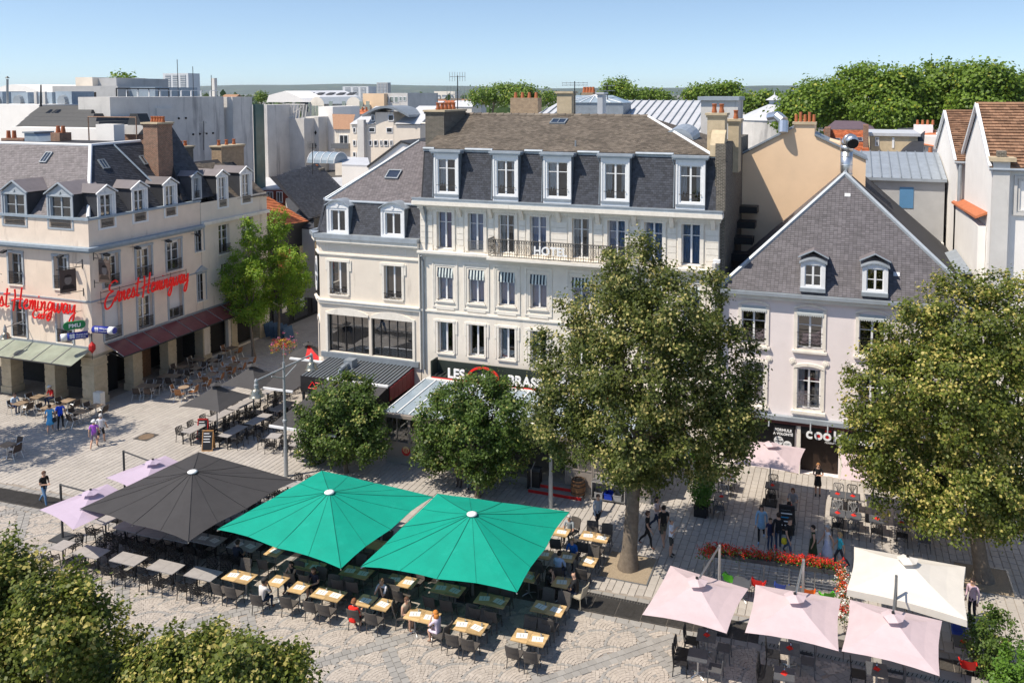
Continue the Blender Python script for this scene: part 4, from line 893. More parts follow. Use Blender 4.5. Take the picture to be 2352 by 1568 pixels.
def script(root,fr,word,s,t,d,W,Ht,rot,r):
    L=sum(ADV[c] for c in word);k=W/L;x=0;ca,sa=math.cos(rot),math.sin(rot)
    for c in word:
        if c!=' ':
            m=MB();gl=GLY['e' if c=='é' else c]+([[(.2,.68),(.32,.84)]] if c=='é' else [])
            for st in gl:
                pts=[]
                for a,b in cr(st):
                    u=(x+a)*k+.12*b*Ht;v=b*Ht;pts.append(fr.pt(s+u*ca-v*sa,t+u*sa+v*ca,d))
                m.path(pts,r,8)
                for p in pts: m.lathe(p-Z*r*.0,[(r*.98,0),(0.001,r*.3)],8) if False else None
            m.build('letter',m_redsign,root)
        x+=ADV[c]
n1=thing('neon_script_sign','large red script lettering spanning the lane side of the cafe between floors','sign',FR_.pt(4,6.6,.5))
sA=FR_.px(236,690,.45);sB=FR_.px(432,640,.45)
script(n1,FR_,'Ernest Hemingway',sA[0]+.15,6.5,.5,sB[0]-sA[0]-.15,1.22,.0,.056)
fr_=MB();fr_.path([FR_.pt(sA[0],6.62,.3),FR_.pt(sB[0],6.62,.3)],.02,5);fr_.path([FR_.pt(sA[0],7.3,.3),FR_.pt(sB[0],7.3,.3)],.02,5)
for q in range(6): s=sA[0]+(sB[0]-sA[0])*q/5;fr_.path([FR_.pt(s,6.62,0),FR_.pt(s,6.62,.4)],.015,4);fr_.path([FR_.pt(s,6.6,.3),FR_.pt(s,7.4,.3)],.015,4)
fr_.build('support_frame',m_iron,n1)
n2=thing('neon_script_sign','large red script lettering with small word below on the sunlit cafe front','sign',FE.pt(8,6.2,.5))
eB=FE.px(174,700,.45)[0];script(n2,FE,'Ernest Hemingway',eB-9.3,6.05,.45,9.3,1.22,0,.056)
ca_=FE.px(72,715,.45)[0];script(n2,FE,'Café',ca_,5.5,.4,1.55,.55,0,.05)
fr_=MB();fr_.path([FE.pt(eB-9.2,6.2,.3),FE.pt(eB,6.2,.3)],.02,5)
for q in range(7): s=eB-9.2+9.2*q/6;fr_.path([FE.pt(s,6.2,0),FE.pt(s,6.2,.4)],.015,4)
fr_.build('support_frame',m_iron,n2)
# hanging banners, generic dark portrait print
m_ban=M('brown_banner_cloth',(.10,.07,.06),.8,.15,2);m_banF=M('banner_print_pale',(.24,.20,.18),.85,.12,9);m_banD=M('banner_print_dark',(.035,.025,.022),.85,.1,6)
def banner(label,p,dirn,nrm):
    t=thing('hanging_banner',label,'banner',p);f=Fr(p,dirn,nrm);w=.95;h=1.45
    MB().fbox(f,.1,.1+w,-h,0,-.015,.015).build('cloth',m_ban,t)
    for sd in (1,-1):
        ff=Fr(f.pt(0,0,.017*sd),f.u,f.n*sd)
        disc(ff,.1+w/2,-.68,.002,.21,18,.29).build('portrait_oval',m_banF,t);MB().face([ff.pt(.16,-1.25,.002),ff.pt(.98,-1.25,.002),ff.pt(.85,-.98,.002),ff.pt(.3,-.98,.002)]).build('portrait_shoulders',m_banD,t)
        MB().face([ff.pt(.35,-.5,.004),ff.pt(.8,-.5,.004),ff.pt(.76,-.38,.004),ff.pt(.58,-.32,.004),ff.pt(.4,-.38,.004)]).build('portrait_hair',m_banD,t)
    text('letters','RESTAURANT',m_banF,f,.1+w/2,-.17,.02,.14,t,.004,'CENTER')
    b=MB();b.path([f.pt(-.3,.06,0),f.pt(1.25,.06,0)],.025,6);b.path([f.pt(-.3,.5,0),f.pt(-.3,-.1,0)],.03,6);b.path([f.pt(-.3,.4,0),f.pt(0,.3,0),f.pt(.1,.06,0)],.015,5);b.build('bracket',m_iron,t);b=MB();b.path([f.pt(-.3,-h-.06,0),f.pt(1.2,-h-.06,0)],.02,6);b.path([f.pt(-.3,-h+.1,0),f.pt(-.3,-h-.4,0)],.025,6);b.build('bracket',m_iron,t)
p1=PY(222,592,39.6);banner('brown portrait banner hanging on the lane side of the cafe corner',V((-44.7,40.3,9.5)),(1,0,0),(0,-1,0))
banner('brown portrait banner hanging on the sunlit square side of the cafe corner',V((-45.7,39.7,9.0)),(-.35,-1,0),(-1,.35,0))
# small projecting signs at the corner
def lozenge(label,p,dirn,nrm,L,h,mat,name,extra=()):
    t=thing(name,label,'sign',p);f=Fr(p,dirn,nrm);N=8;pts=[]
    for k in range(N+1): a=-math.pi/2+math.pi*k/N;pts.append(f.pt(L-h/2+h/2*math.cos(a),h/2*math.sin(a),-.06))
    for k in range(N+1): a=math.pi/2+math.pi*k/N;pts.append(f.pt(h/2+h/2*math.cos(a),h/2*math.sin(a),-.06))
    MB().prism(pts,f.n*.12).build('sign_body',mat,t);return t,f
m_gsign=M('green_sign',(.02,.22,.07),.4,.08);m_bsign=M('blue_sign',(.02,.035,.28),.4,.08)
t,f=lozenge('green pill shaped sign on the cafe corner above the blue signs',V((-45.25,39.75,5.45)),(-.75,-1,0),(-1,.75,0),1.25,.5,m_gsign,'pill_sign');text('letters','PMU',m_whitesign,f,.3,-.12,.065,.34,t,.01,font_w=.01)
f2=Fr(f.o,-f.u,-f.n);text('letters','PMU',m_whitesign,f2,-.95,-.12,.065,.34,t,.01,font_w=.01)
def cyl_sign(label,p,dirn):
    t=thing('cylinder_sign',label,'sign',p);d=V(dirn).normalized();MB().tube(p,p+d*1.15,.23,n=16).build('blue_tube',m_bsign,t,True);MB().tube(p+d*1.15,p+d*1.5,.231,n=16).build('white_band',m_whitesign,t,True);MB().tube(p+d*1.5,p+d*1.53,.2,n=16).build('end_cap',m_bsign,t)
    n=(EYE-p);n=(n-d*n.dot(d)).normalized();u=d if d.dot(RT)>0 else -d
    f=Fr(p,u,n);s=.15 if d.dot(RT)>0 else -1.1;c=MB()
    for a in (0,1.57,3.14,4.71): c.face([f.pt(s+.22+.1*math.cos(a+.8)+.08*math.cos(a+k*.785),0.0,.235)+Z*(.1*math.sin(a+.8)+.08*math.sin(a+k*.785)) for k in range(8)])
    c.build('clover_mark',m_whitesign,t);text('letters','FRANÇAISE',m_whitesign,f,s+.42,.02,.24,.13,t,.006);text('letters','DES JEUX',m_whitesign,f,s+.42,-.13,.24,.13,t,.006)
cyl_sign('blue tube sign pointing towards the square from the cafe corner',V((-45.2,39.85,4.75)),(-.8,-1,0));cyl_sign('blue tube sign pointing down the lane from the cafe corner',V((-44.75,39.9,5.1)),(1,.12,0))
tb=thing('tobacco_sign','small red diamond lantern hanging below the blue signs at the cafe corner','sign',(-44.9,39.85,3.9));p=V((-44.85,39.8,3.95));MB().lathe(p,[(.02,-.38),(.2,-.14),(.2,.14),(.02,.38)],8).build('red_body',m_red,tb);MB().path([p+Z*.35,p+Z*.9],.03,6).path([p+Z*-.38,p+Z*-.8],.015,5).build('stem',m_iron,tb)
# ---- lane beyond: low house with orange tiles and dark shopfronts
sh=thing('lane_shop','low dark shopfront building with orange tiled roof further down the lane','building',(-46,61,0))
w_=MB();w_.box(-52,-45.1,57.4,69,3.0,8.7,0);w_.box(-52,-45.2,57.4,69,0,3.0,1);w_.build('wall',[m_black,m_black],sh)
for k in range(3): MB().box(-45.12,-45.06,58.0+k*3.6,60.4+k*3.6,4.2,6.6).build('poster_panel',[m_otile,m_stone,m_wood][k],sh)
for k in range(4): MB().box(-45.2,-45.1,57.9+k*2.7,59.9+k*2.7,.3,2.7).build('shop_window',m_glassD,sh)
for k,(y,z) in enumerate(((59,1.7),(61.5,1.6),(64,1.7))): MB().box(-45.1,-45.05,y,y+.6,z-.4,z+.4).build('menu_panel',[m_offw,m_strB,m_offw][k],sh)
MB().box(-45.5,-44.9,57.4,69,3.0,3.2).build('fascia',m_wood,sh)
FSH=Fr((-45.08,57.4,0),(0,1,0),(1,0,0));t_=text('letters','All Town',m_redsign,FSH,8.9,6.6,.05,.8,sh,.05,rot=-math.pi/2)
def tiles(root,o,U,Vv,poly,mat,w=.3,h=.28,npart=60): slates(root,o,U,Vv,poly,mat,w,h,npart,'roof_tile',.05)
ra=V((-44.8,57.3,9.05));rb_=V((-44.8,62.4,8.75));rc_=V((-49.5,63.2,10.6));rd=V((-49.5,57.3,11.0));rf=MB();rf.face([ra,rb_,rc_,rd]);so_=rf.build('roof',m_under,sh)
tiles(so_,ra+Z*.01,rb_-ra,rd-ra,[p+Z*.01 for p in (ra,rb_,rc_,rd)],m_otile)
rf=MB();q=[V((-44.8,62.6,8.9)),V((-44.8,71,8.9)),V((-49.5,71,12.4)),V((-49.5,63.4,12.4))];rf.face(q);r2_=rf.build('roof',m_under,sh);slates(r2_,q[0]+Z*.01,q[1]-q[0],q[3]-q[0],[p+Z*.012 for p in q],m_slateK,.25,.14,40)
# stacked blue pallets / folded boards in the lane
pb=thing('board_stack','row of leaning blue wooden boards stacked in the lane by the tree','boards',G(625,775))
for k in range(6):
    b=G(600+k*11,772+k*2.5);MB().obox(b,V((.12,1.0,0)),V((-.25,0,1.1)),V((.06,0,.02))).build('board',M('blue_board',(.05,.10,.18),.7,.2,4) if k==0 else bpy.data.materials['blue_board'],pb)
# ================================================================ pale pink building with hipped slate roof
FP=Fr((-6.1,44.9,0),(1,0,0),(0,-1,0));PW=12.7
pk=thing('pink_building','pale pink two storey building with large hipped slate roof and restaurant shopfronts','building',(0,44.9,0))
cs=[-4.42,-1.55,1.48,4.4]
hp2=[(c+6.1-.62,c+6.1+.62,6.7,8.75) for c in cs];hp1=[(c+6.1-.58,c+6.1+.58,3.5,5.62) for c in cs]
wl=MB();fwall(wl,FP,0,PW,2.95,9.35,hp2+hp1,.25)
fwall(wl,FP,0,PW,0,2.95,[(.15,1.2,.1,2.4),(1.55,3.9,.1,2.4),(4.2,6.1,.0,2.45),(6.35,8.9,.1,2.4),(9.3,12.3,.1,2.4)],.5)
wl.face([FP.pt(PW,0,0),FP.pt(PW,0,-10),FP.pt(PW,9.4,-10),FP.pt(PW,9.4,0)]);wl.build('wall',m_pink,pk)
MB().face([FP.pt(0,0,-.85),FP.pt(PW,0,-.85),FP.pt(PW,9.3,-.85),FP.pt(0,9.3,-.85)]).build('interior',m_room,pk)
def archhead(mb,fr,a,b,t,rise,w,d,m=0,n=8):
    c=(a+b)/2;L=b-a
    for k in range(n):
        x0=a+L*k/n;x1=a+L*(k+1)/n;f=lambda x:t+rise*(1-((x-c)/(L/2))**2)
        mb.prism([fr.pt(x0,f(x0),0),fr.pt(x1,f(x1),0),fr.pt(x1,f(x1)+w,0),fr.pt(x0,f(x0)+w,0)],fr.n*d,m)
m_val=M('pale_scalloped_cloth',(.45,.48,.48),.9,.06,4)
for i,h in enumerate(hp2):
    s=MB();s.fbox(FP,h[0]-.18,h[0]-.002,h[2],h[3],0,.06);s.fbox(FP,h[1]+.002,h[1]+.18,h[2],h[3],0,.06);archhead(s,FP,h[0]-.2,h[1]+.2,h[3]+.01,.22,.1,.08);s.fbox(FP,h[0]-.25,h[1]+.25,h[2]-.2,h[2]-.08,0,.16)
    s.build('window_surround',m_trim,pk)
    W=window(pk,FP,*h,rev=.25,gd='scroll',gh=.85,bars=(.6,),glass=m_glassD)
    v=MB();n=12
    for k in range(n):
        a=h[0]-.05+(h[1]-h[0]+.1)*k/n;b=h[0]-.05+(h[1]-h[0]+.1)*(k+1)/n;v.face([FP.pt(a,h[3]+.02,.02),FP.pt(b,h[3]+.02,.02),FP.pt(b,h[3]-.16,.09),FP.pt(a,h[3]-.16,.09)])
        v.face([FP.pt(a,h[3]-.16,.09),FP.pt(b,h[3]-.16,.09),FP.pt(b,h[3]-.25,.09),FP.pt((a+b)/2,h[3]-.32,.09),FP.pt(a,h[3]-.25,.09)])
    v.build('scalloped_blind',m_val,W)
for i,h in enumerate(hp1):
    s=MB();s.fbox(FP,h[0]-.2,h[0]-.002,h[2],h[3],0,.06);s.fbox(FP,h[1]+.002,h[1]+.2,h[2],h[3],0,.06);archhead(s,FP,h[0]-.2,h[1]+.2,h[3]+.01,.16,.16,.08);s.fbox(FP,h[0]-.28,h[1]+.28,h[2]-.24,h[2]-.09,0,.2)
    s.build('window_surround',m_trim,pk);window(pk,FP,*h,rev=.25,gd='scroll',gh=.8,bars=(.68,),curtain=1,gm=m_ironG)
    for sx in (h[0]-.25,h[1]+.25):
        q=MB();q.tube(FP.pt(sx,5.98,0),FP.pt(sx,5.98,.05),.17,n=8);q.tube(FP.pt(sx,5.98,.05),FP.pt(sx,5.98,.09),.08,n=8);q.build('rosette',m_trim,pk)
tr=MB();tr.fbox(FP,0,PW,2.82,3.05,0,.3);tr.build('shop_ledge',m_zinc,pk);MB().fbox(FP,0,PW,2.62,2.82,0,.2).build('shop_cornice',M('maroon_paint',(.12,.04,.035),.5,.1),pk)
MB().fbox(FP,-.05,PW,9.2,9.42,0,.25).build('eave_moulding',m_trim,pk);MB().fbox(FP,-.1,PW,9.42,9.6,-.2,.42).build('gutter',m_zinc,pk)
# roof: hip facing the square
a0=V((-6.25,44.75,9.6));a1=V((6.6,44.75,9.6));ap=V((0,49.6,15.45));bk=V((0,64,15.45));b0=V((-6.25,64,9.6));b1=V((6.6,64,9.6))
rf=MB();rf.face([a0,a1,ap]);rf.face([b0,a0,ap,bk]);rf.face([a1,b1,bk,ap]);ro=rf.build('roof',m_under,pk)
up_=ap-V((0,a0.y,a0.z));e=V((0,-.02,.015))
slates(ro,a0+e,(1,0,0),up_,[p+e for p in (a0,a1,ap)],m_slateP,.20,.125,200)
slates(ro,b0+Z*.015,a0-b0,ap-V((a0.x,ap.y,a0.z)),[p+Z*.015 for p in (b0,a0,ap,bk)],m_slateP,.24,.15,60)
MB().tube(a0+Z*.05,ap+Z*.06,.13,n=6).build('hip_flashing',m_zinc,ro);MB().tube(a1+Z*.05,ap+Z*.06,.13,n=6).build('hip_flashing',m_zinc,ro);MB().tube(ap+Z*.06,bk+Z*.06,.12,n=6).build('ridge_flashing',m_zinc,ro)
NP=V((1,0,0)).cross(up_).normalized()
for c,w in ((-1.45,1.22),(1.55,1.22)):
    a=c-w/2;b=c+w/2;t0=9.85;t1=11.2;dm=MB();Fd=Fr((0,44.72,0),(1,0,0),(0,-1,0))
    fwall(dm,Fd,a,b,t0,t1,[(a+.2,b-.2,t0+.22,t1-.02)],.1,0,0)
    N=8;arc=[(a-.08+(w+.16)*k/N,t1+.22*math.sin(math.pi*k/N)+.02) for k in range(N+1)]
    dm.face([Fd.pt(a,t1,0),Fd.pt(b,t1,0)]+[Fd.pt(s,t,0) for s,t in arc[1:-1][::-1]],0)
    for (s0,q0),(s1,q1) in zip(arc[:-1],arc[1:]): dm.obox(Fd.pt(s0,q0,.1),Fd.pt(s1,q1,.1)-Fd.pt(s0,q0,.1),Fd.n*-1.5,Z*.06,1)
    for s0,s1 in ((a-.15,c),(b+.15,c)):
        p=Fd.pt(s0,t1+.25,-.45);q=Fd.pt(s1,t1+.62,-.5);dm.face([p,q,Fd.pt(s1,t1+.62,-1.7),Fd.pt(s0,t1+.25,-1.45)],2);dm.obox(p,q-p,Fd.n*.12,Z*.06,1)
    dm.face([Fd.pt(a,t0,0),Fd.pt(a,t1,0),Fd.pt(a,t1,-1.3),Fd.pt(a,t0,-.25)],1);dm.face([Fd.pt(b,t0,0),Fd.pt(b,t0,-.25),Fd.pt(b,t1,-1.3),Fd.pt(b,t1,0)],1);dm.fbox(Fd,a-.02,b+.02,t0-.08,t0+.12,-.2,.1,1)
    o=dm.build('dormer',[m_frame,m_zinc,m_slateL],pk);window(o,Fd,a+.2,b-.2,t0+.22,t1-.02,rev=.1,sub=True,sill=False,bars=(.5,),glass=m_glassD)
for q in ((1940,453),(2052,635),(2165,672),(2252,470)):
    if q[0]>2200: continue
    p=on_plane(q[0],q[1],a0,NP);up1=up_.normalized();MB().obox(p+NP*.03,V((.3,0,0)),up1*.22,NP*.05).build('vent_slate',m_zincL,ro)
# galvanised flue on the ridge
fl=thing('galvanised_flue','shiny galvanised flue pipe with bent cowl on the slate roof peak','flue',ap)
p=V((.05,50.6,14.9));top=PY(1946,345,50.6).z;MB().tube(p,(p.x,p.y,top),.34,n=14).build('pipe',m_alu,fl,True);MB().path([(p.x,p.y,top-.05),(p.x,p.y,top+.3),(p.x+.1,p.y-.12,top+.55),(p.x+.22,p.y-.4,top+.62),(p.x+.3,p.y-.75,top+.45)],.36,14).build('cowl',m_alu,fl,True)
MB().tube((p.x+.33,p.y-.78,top+.42),(p.x+.335,p.y-.80,top+.41),.31,n=14).build('mouth',m_black,fl)
for k in range(4): MB().lathe((p.x,p.y,p.z+.5+k*.5),[(.345,0),(.365,.02),(.345,.04)],14).build('seam',m_alu,fl)
# shopfronts
shp=MB();shp.fbox(FP,.1,3.95,2.35,2.62,0,.1);shp.fbox(FP,4.15,9.0,2.2,2.62,0,.1);shp.fbox(FP,9.2,12.4,2.2,2.62,0,.1);shp.build('sign_fascia',m_black,pk)
for a,b in ((.15,1.2),(1.55,3.9),(6.35,8.9),(9.3,12.3)):
    MB().fbox(FP,a+.05,b-.05,.1,2.4,-.45,-.42).build('shop_panel',m_black,pk)
for s in (0,1.3,4.0,6.15,9.0): MB().fbox(FP,s+.02,s+.2,0,2.6,0,.12).build('pilaster',m_trim,pk)
MB().fbox(FP,4.25,6.05,.02,2.4,-.5,-.46).build('door',M('dark_timber_door',(.028,.017,.012),.6,.3,5),pk)
sg=thing('shop_sign','black shop sign with white and blue lettering left of the restaurant doors','sign',FP.pt(.6,2.0,.15))
MB().fbox(FP,.25,1.45,1.75,2.5,.1,.14).build('board',m_black,sg);text('letters','OK',m_whitesign,FP,.85,2.15,.15,.28,sg,.02,font_w=.01);text('letters','OUSE',m_whitesign,FP,.75,1.88,.15,.26,sg,.02,font_w=.01)
m_cyan=M('cyan_sign',(.02,.3,.6),.4,.05);MB().fbox(FP,.45,.55,1.84,2.1,.14,.16).fbox(FP,.58,.68,1.84,2.2,.14,.16).build('blue_mark',m_cyan,sg)
sg=thing('menu_sign','black panel with white lettering and two white round price discs','sign',FP.pt(2.2,1.6,.15))
a=FP.px(1776,985)[0];MB().fbox(FP,a,a+1.05,1.25,2.55,.1,.14).build('board',m_black,sg)
text('letters','FORMULE',m_whitesign,FP,a+.52,2.2,.15,.2,sg,.01,'CENTER',font_w=.008);text('letters','A VOLONTÉ',m_whitesign,FP,a+.52,2.0,.15,.18,sg,.01,'CENTER',font_w=.008)
disc(FP,a+.3,1.68,.15,.24).build('price_disc',m_whitesign,sg);text('price','MIDI*',m_black,FP,a+.3,1.76,.155,.12,sg,.004,'CENTER');text('price','13,90€',m_black,FP,a+.3,1.6,.155,.15,sg,.004,'CENTER',font_w=.004)
disc(FP,a+.75,1.5,.152,.22).build('price_disc',m_whitesign,sg);text('price','SOIR*',m_black,FP,a+.75,1.5,.157,.12,sg,.004,'CENTER')
sg=thing('restaurant_sign','white and blue restaurant lettering with red centres above the dark doorway','sign',FP.pt(5,2.4,.15))
a=FP.px(1851,1000)[0];x=a
text('letters','c',m_whitesign,FP,a,2.02,.16,.78,sg,.05,font_w=.02);text('letters','oo',m_whitesign,FP,a+.42,2.02,.16,.78,sg,.05,font_w=.02);text('letters','k',m_whitesign,FP,a+1.36,2.02,.16,.78,sg,.05,font_w=.02)
for k in (0,1): disc(FP,a+.64+k*.46,2.23,.17,.13).build('red_centre',m_red,sg)
fl_=MB()
for k in range(4): fl_.face([FP.pt(a+.96+k*.08,2.48,.17),FP.pt(a+1.04+k*.08,2.48,.17),FP.pt(a+1.0+k*.08,2.6+.05*(k%2),.17)])
fl_.build('flame_mark',m_red,sg);text('letters','n',m_cyan,FP,a+1.95,2.05,.16,.6,sg,.05,font_w=.02);text('letters','coo',m_whitesign,FP,a+2.4,2.02,.16,.6,sg,.05,font_w=.02);text('small_letters','restaurant',m_whitesign,FP,a+.95,1.86,.16,.17,sg,.01)
for k,s in enumerate((2.6,4.7,5.55,8.3)):
    MB().path([FP.pt(s,2.9,.05),FP.pt(s,2.85,.45),FP.pt(s,2.55,.6)],.04,6).build('sign_spotlight',m_alu,pk)
# ================================================================ beige gable house behind
bg_=thing('beige_gable_house','tall blank beige gable wall with chimney block between hotel and slate roof','building',(-2.5,52,0))
Y0=53.;pts=[(-6.2,9),(1.15,9),(1.15,16.0),(-.35,17.0),(-1.8,17.4),(-1.8,18.1),(-3.0,18.1),(-3.0,17.9),(-6.2,16.1)]
MB().prism([(x,Y0,z) for x,z in pts],(0,3,0)).build('wall',m_beige,bg_)
cp=MB();
for (x0,z0),(x1,z1) in (((-6.3,16.1),(-3.0,17.9)),((-1.8,17.45),(1.25,16.0))): cp.obox((x0,Y0-.12,z0),V((x1-x0,0,z1-z0)),V((0,3.3,0)),Z*.12)
cp.build('coping',m_lead,bg_);MB().box(-3.1,-1.7,Y0-.1,Y0+1,18.1,18.25).build('chimney_cap',m_stone,bg_)
for k in range(5): MB().tube((-2.9+k*.26,Y0+.4,18.25),(-2.9+k*.26,Y0+.4,18.7+.15*(k%2)),.1,.09,10).build('chimney_pot',m_pot,bg_)
MB().prism([(-6.2,56,16.1),(-6.2,66,16.1),(-3,66,17.9),(-3,56,17.9)],(0,0,.1)).build('roof',m_slateB,bg_)
MB().path([(-3.6,52.6,17.6),(-3.6,52.8,18.3),(-4.0,53.2,18.6),(-4.5,53.6,18.5)],.3,10).build('duct',m_alu,bg_)
MB().box(-6.5,-6.2,46,53,9.6,15.2).build('side_wall',m_grey,bg_)
# timber-look screens beside the pink roof (dark stepped louvres)
for k in range(5): MB().box(-6.15,-5.0+.0*k,47.0+k*1.2,48.0+k*1.2,9.7+k*.75,10.1+k*.75).build('louvre',m_black,bg_)
# ================================================================ white gabled houses at right
def gable_house(name,label,xw,ya,yb,yp,ze,zp,xe,wall,tile,front=True):
    t=thing(name,label,'building',(xw,ya,0))
    w=MB();w.face([(xw,ya,0),(xw,ya,ze),(xw,yp,zp),(xw,yb,ze),(xw,yb,0)][::-1]);w.face([(xw,ya,0),(xe,ya,0),(xe,ya,ze),(xw,ya,ze)]);w.face([(xw,yb,0),(xw,yb,ze),(xe,yb,ze),(xe,yb,0)]);w.build('wall',wall,t)
    A=V((xw-.18,ya-.3,ze-.15));B=V((xe,ya-.3,ze-.15));C=V((xe,yp,zp+.08));D=V((xw-.18,yp,zp+.08));E=V((xw-.18,yb+.3,ze-.15));Fq=V((xe,yb+.3,ze-.15))
    rf=MB();rf.face([A,B,C,D]);rf.face([E,D,C,Fq]);ro=rf.build('roof',m_under,t)
    slates(ro,A+Z*.02,B-A,D-A,[p+Z*.02 for p in (A,B,C,D)],tile,.30,.30,140,'roof_tile',.06)
    for p,q in ((A,D),(E,D)): MB().obox(p+V((-.04,0,-.05)),q-p,V((.16,0,0)),Z*.2).build('verge_board',m_frame,t)
    MB().tube(D+Z*.06,C+Z*.06,.11,n=8).build('ridge_tiles',tile,t);MB().tube(A+V((0,-.1,-.05)),B+V((0,-.1,-.05)),.08,n=8).build('gutter',m_zinc,t)
    return t
R1=gable_house('white_gable_house','tall white gabled house with brown tiled roof and stone balcony, nearest right','',7.0,47,57,52.2,16.4,19.3,22,m_white,m_tile) if False else None
R1=gable_house('white_gable_house','tall white gabled house with brown tiles and stone balcony at the right edge',7.0,47,57,52.2,16.4,19.25,22,m_white,m_tile);R1['category']='house'
R2=gable_house('white_gable_house','narrower white gabled house with yellowish tiles behind the balcony house',6.6,57.6,70,64.3,15.9,18.6,22,m_white,m_tile);R2['category']='house'
MB().path([(6.75,57.3,15.6),(6.75,57.2,9.0)],.12,8).build('downpipe',m_zinc,R2)
# details on R1: pilaster, shaded recessed front with balcony
FQ=Fr((7.0,47,0),(1,0,0),(0,-1,0))
MB().fbox(FQ,0,.75,9,16.6,.0,.35).build('corner_pier',m_greyw,R1);MB().fbox(FQ,-.15,1.0,16.6,16.8,-.5,.5).build('chimney_cap',m_stone,R1);MB().fbox(FQ,.2,.6,16.8,17.1,-.3,.2).build('chimney_pot',m_brickD,R1)
q=MB();ring(q,FQ,1.0,4.5,13.9,15.9,.14,0,.12);ring(q,FQ,1.2,4.3,14.1,15.7,.08,0,.06);q.build('wall_panel',m_greyw,R1)
lm=MB();p=FQ.pt(2.0,11.9,.1);lm.lathe(p,[(.03,-.25),(.12,-.15),(.14,.1),(.05,.25)],8);lm.build('wall_lantern',m_zincL,R1)
st=thing('stone_balcony','ornate stone balcony with balusters below the grey wall at far right','balcony',(8.2,46,8))
FB=Fr((7.0,45.6,0),(1,0,0),(0,-1,0));MB().fbox(FB,-.2,6,7.5,7.9,-1.4,.15).build('slab',m_white,st);MB().fbox(FB,-.1,6,9.05,9.25,-.25,.1).build('top_rail',m_white,st);MB().fbox(FB,-.1,6,7.9,8.08,-.2,.05).build('base_rail',m_white,st)
for k in range(5):
    s=.0+k*1.15;MB().fbox(FB,s,s+.35,8.08,9.05,-.22,.06).build('pedestal',m_white,st)
    for j in range(2): MB().lathe(FB.pt(s+.55+j*.3,8.08,-.08),[(.06,0),(.1,.25),(.05,.6),(.08,.97)],8).build('baluster',m_white,st)
low=MB();low.box(7.0,12,45.5,47,0,7.5);low.build('porch_wall',m_white,R1);cl=MB();cl.fbox(FB,-.1,6,6.9,7.2,.1,.3);cl.fbox(FB,.5,.9,0,6.9,.1,.25);cl.fbox(FB,1.6,2.0,0,6.9,.1,.25);cl.build('pilaster_order',m_white,R1)
MB().prism([(7.0,48.0,13.75),(6.45,48.0,13.5),(6.45,58.5,13.0),(7.0,58.5,13.25)],(0,0,.12)).build('wall_coping',m_otile,R1);MB().box(6.6,6.98,48.1,58.4,5,13.1).build('lean_wall',m_white,R1)
MB().prism([(6.5,59.2,8.3),(5.6,59.2,7.9),(5.6,63,8.5),(6.5,63,8.9)],(0,0,.15)).build('lean_to_tiles',m_otile,R2)
MB().prism([(4.2,52,9.4),(6.5,49,10.4),(6.5,56,10.4),(4.2,56,9.4)],(0,0,.1)).build('zinc_valley',m_zinc,R2)
ch=MB();ch.box(5.9,6.6,70,71.5,0,15.2);ch.build('buttress',m_white,R2);MB().tube((6.2,70.8,15.2),(6.2,70.8,15.8),.18,.14,10).build('chimney_pot',m_pot,R2)
for z,y in ((9.7,62.5),(8.4,68)): MB().box(6.58,6.61,y,y+.4,z,z+1.1).build('slit_window',m_room,R2)
# ================================================================ background roofscape, right side
def block(name,label,x0,x1,y0,y1,z1,mat,cat='building',z0=0.,roof=None,rz=.2):
    t=thing(name,label,cat,((x0+x1)/2,y0,0));MB().box(x0,x1,y0,y1,z0,z1).build('wall',mat,t)
    if roof: MB().box(x0-.15,x1+.15,y0-.15,y1+.15,z1,z1+rz).build('roof',roof,t)
    return t
def flatwin(t,fr,a,b,c,d,fm=None,glass=None,k=1):
    f=MB();ring(f,fr,a,b,c,d,.07,-.02,.05)
    if k: f.fbox(fr,(a+b)/2-.03,(a+b)/2+.03,c+.07,d-.07,-.02,.04)
    o=f.build('window',fm or m_frame,t);MB().face([fr.pt(a+.05,c+.05,.02),fr.pt(b-.05,c+.05,.02),fr.pt(b-.05,d-.05,.02),fr.pt(a+.05,d-.05,.02)]).build('pane',m_glassD if glass is None else glass,o);return o
gy=62.;t=block('grey_flat_building','grey rendered building with zinc roof and closed blue shutter behind slate roof',1.2,6.4,gy,70,14.2,m_grey)
rr_=MB();rr_.prism([(1.0,gy-.3,14.2),(1.0,gy+6,15.6),(1.0,gy+6,15.4),(1.0,gy-.3,14.0)],(5.5,0,0));ro=rr_.build('roof',m_zinc,t)
for k in range(9): MB().obox((1.1+k*.63,gy-.3,14.22),V((.05,0,0)),V((0,6.3,1.4)),Z*.07).build('standing_seam',m_lead,ro)
fg=Fr((0,gy,0),(1,0,0),(0,-1,0));m_bsh=M('blue_shutter',(.10,.24,.42),.6,.05)
for x0,x1,y0,y1 in ((2066,2098,430,478),(1985,2010,427,470)):
    a,b,c,d=wpx(fg,x0,x1,y0,y1);q=MB();n=14
    for k in range(n): q.fbox(fg,a,b,c+(d-c)*k/n+.004,c+(d-c)*(k+1)/n,.01,.04)
    q.build('shutter',m_bsh,t)
MB().fbox(fg,2.9,6.4,9.6,9.9,0,.5).build('canopy_ledge',m_greyw,t)
t=thing('orange_roof_house','small house with bright orange tiled roof and two skylights','house',(0,76,0));oy=76
A=PY(1900,345,oy);B=PY(1997,347,oy);C=PY(1992,300,oy+4);D=PY(1897,298,oy+4);rf=MB();rf.face([A,B,C,D]);ro=rf.build('roof',m_under,t);slates(ro,A+Z*.02,B-A,D-A,[p+Z*.02 for p in (A,B,C,D)],m_otile,.26,.26,60,'roof_tile',.05)
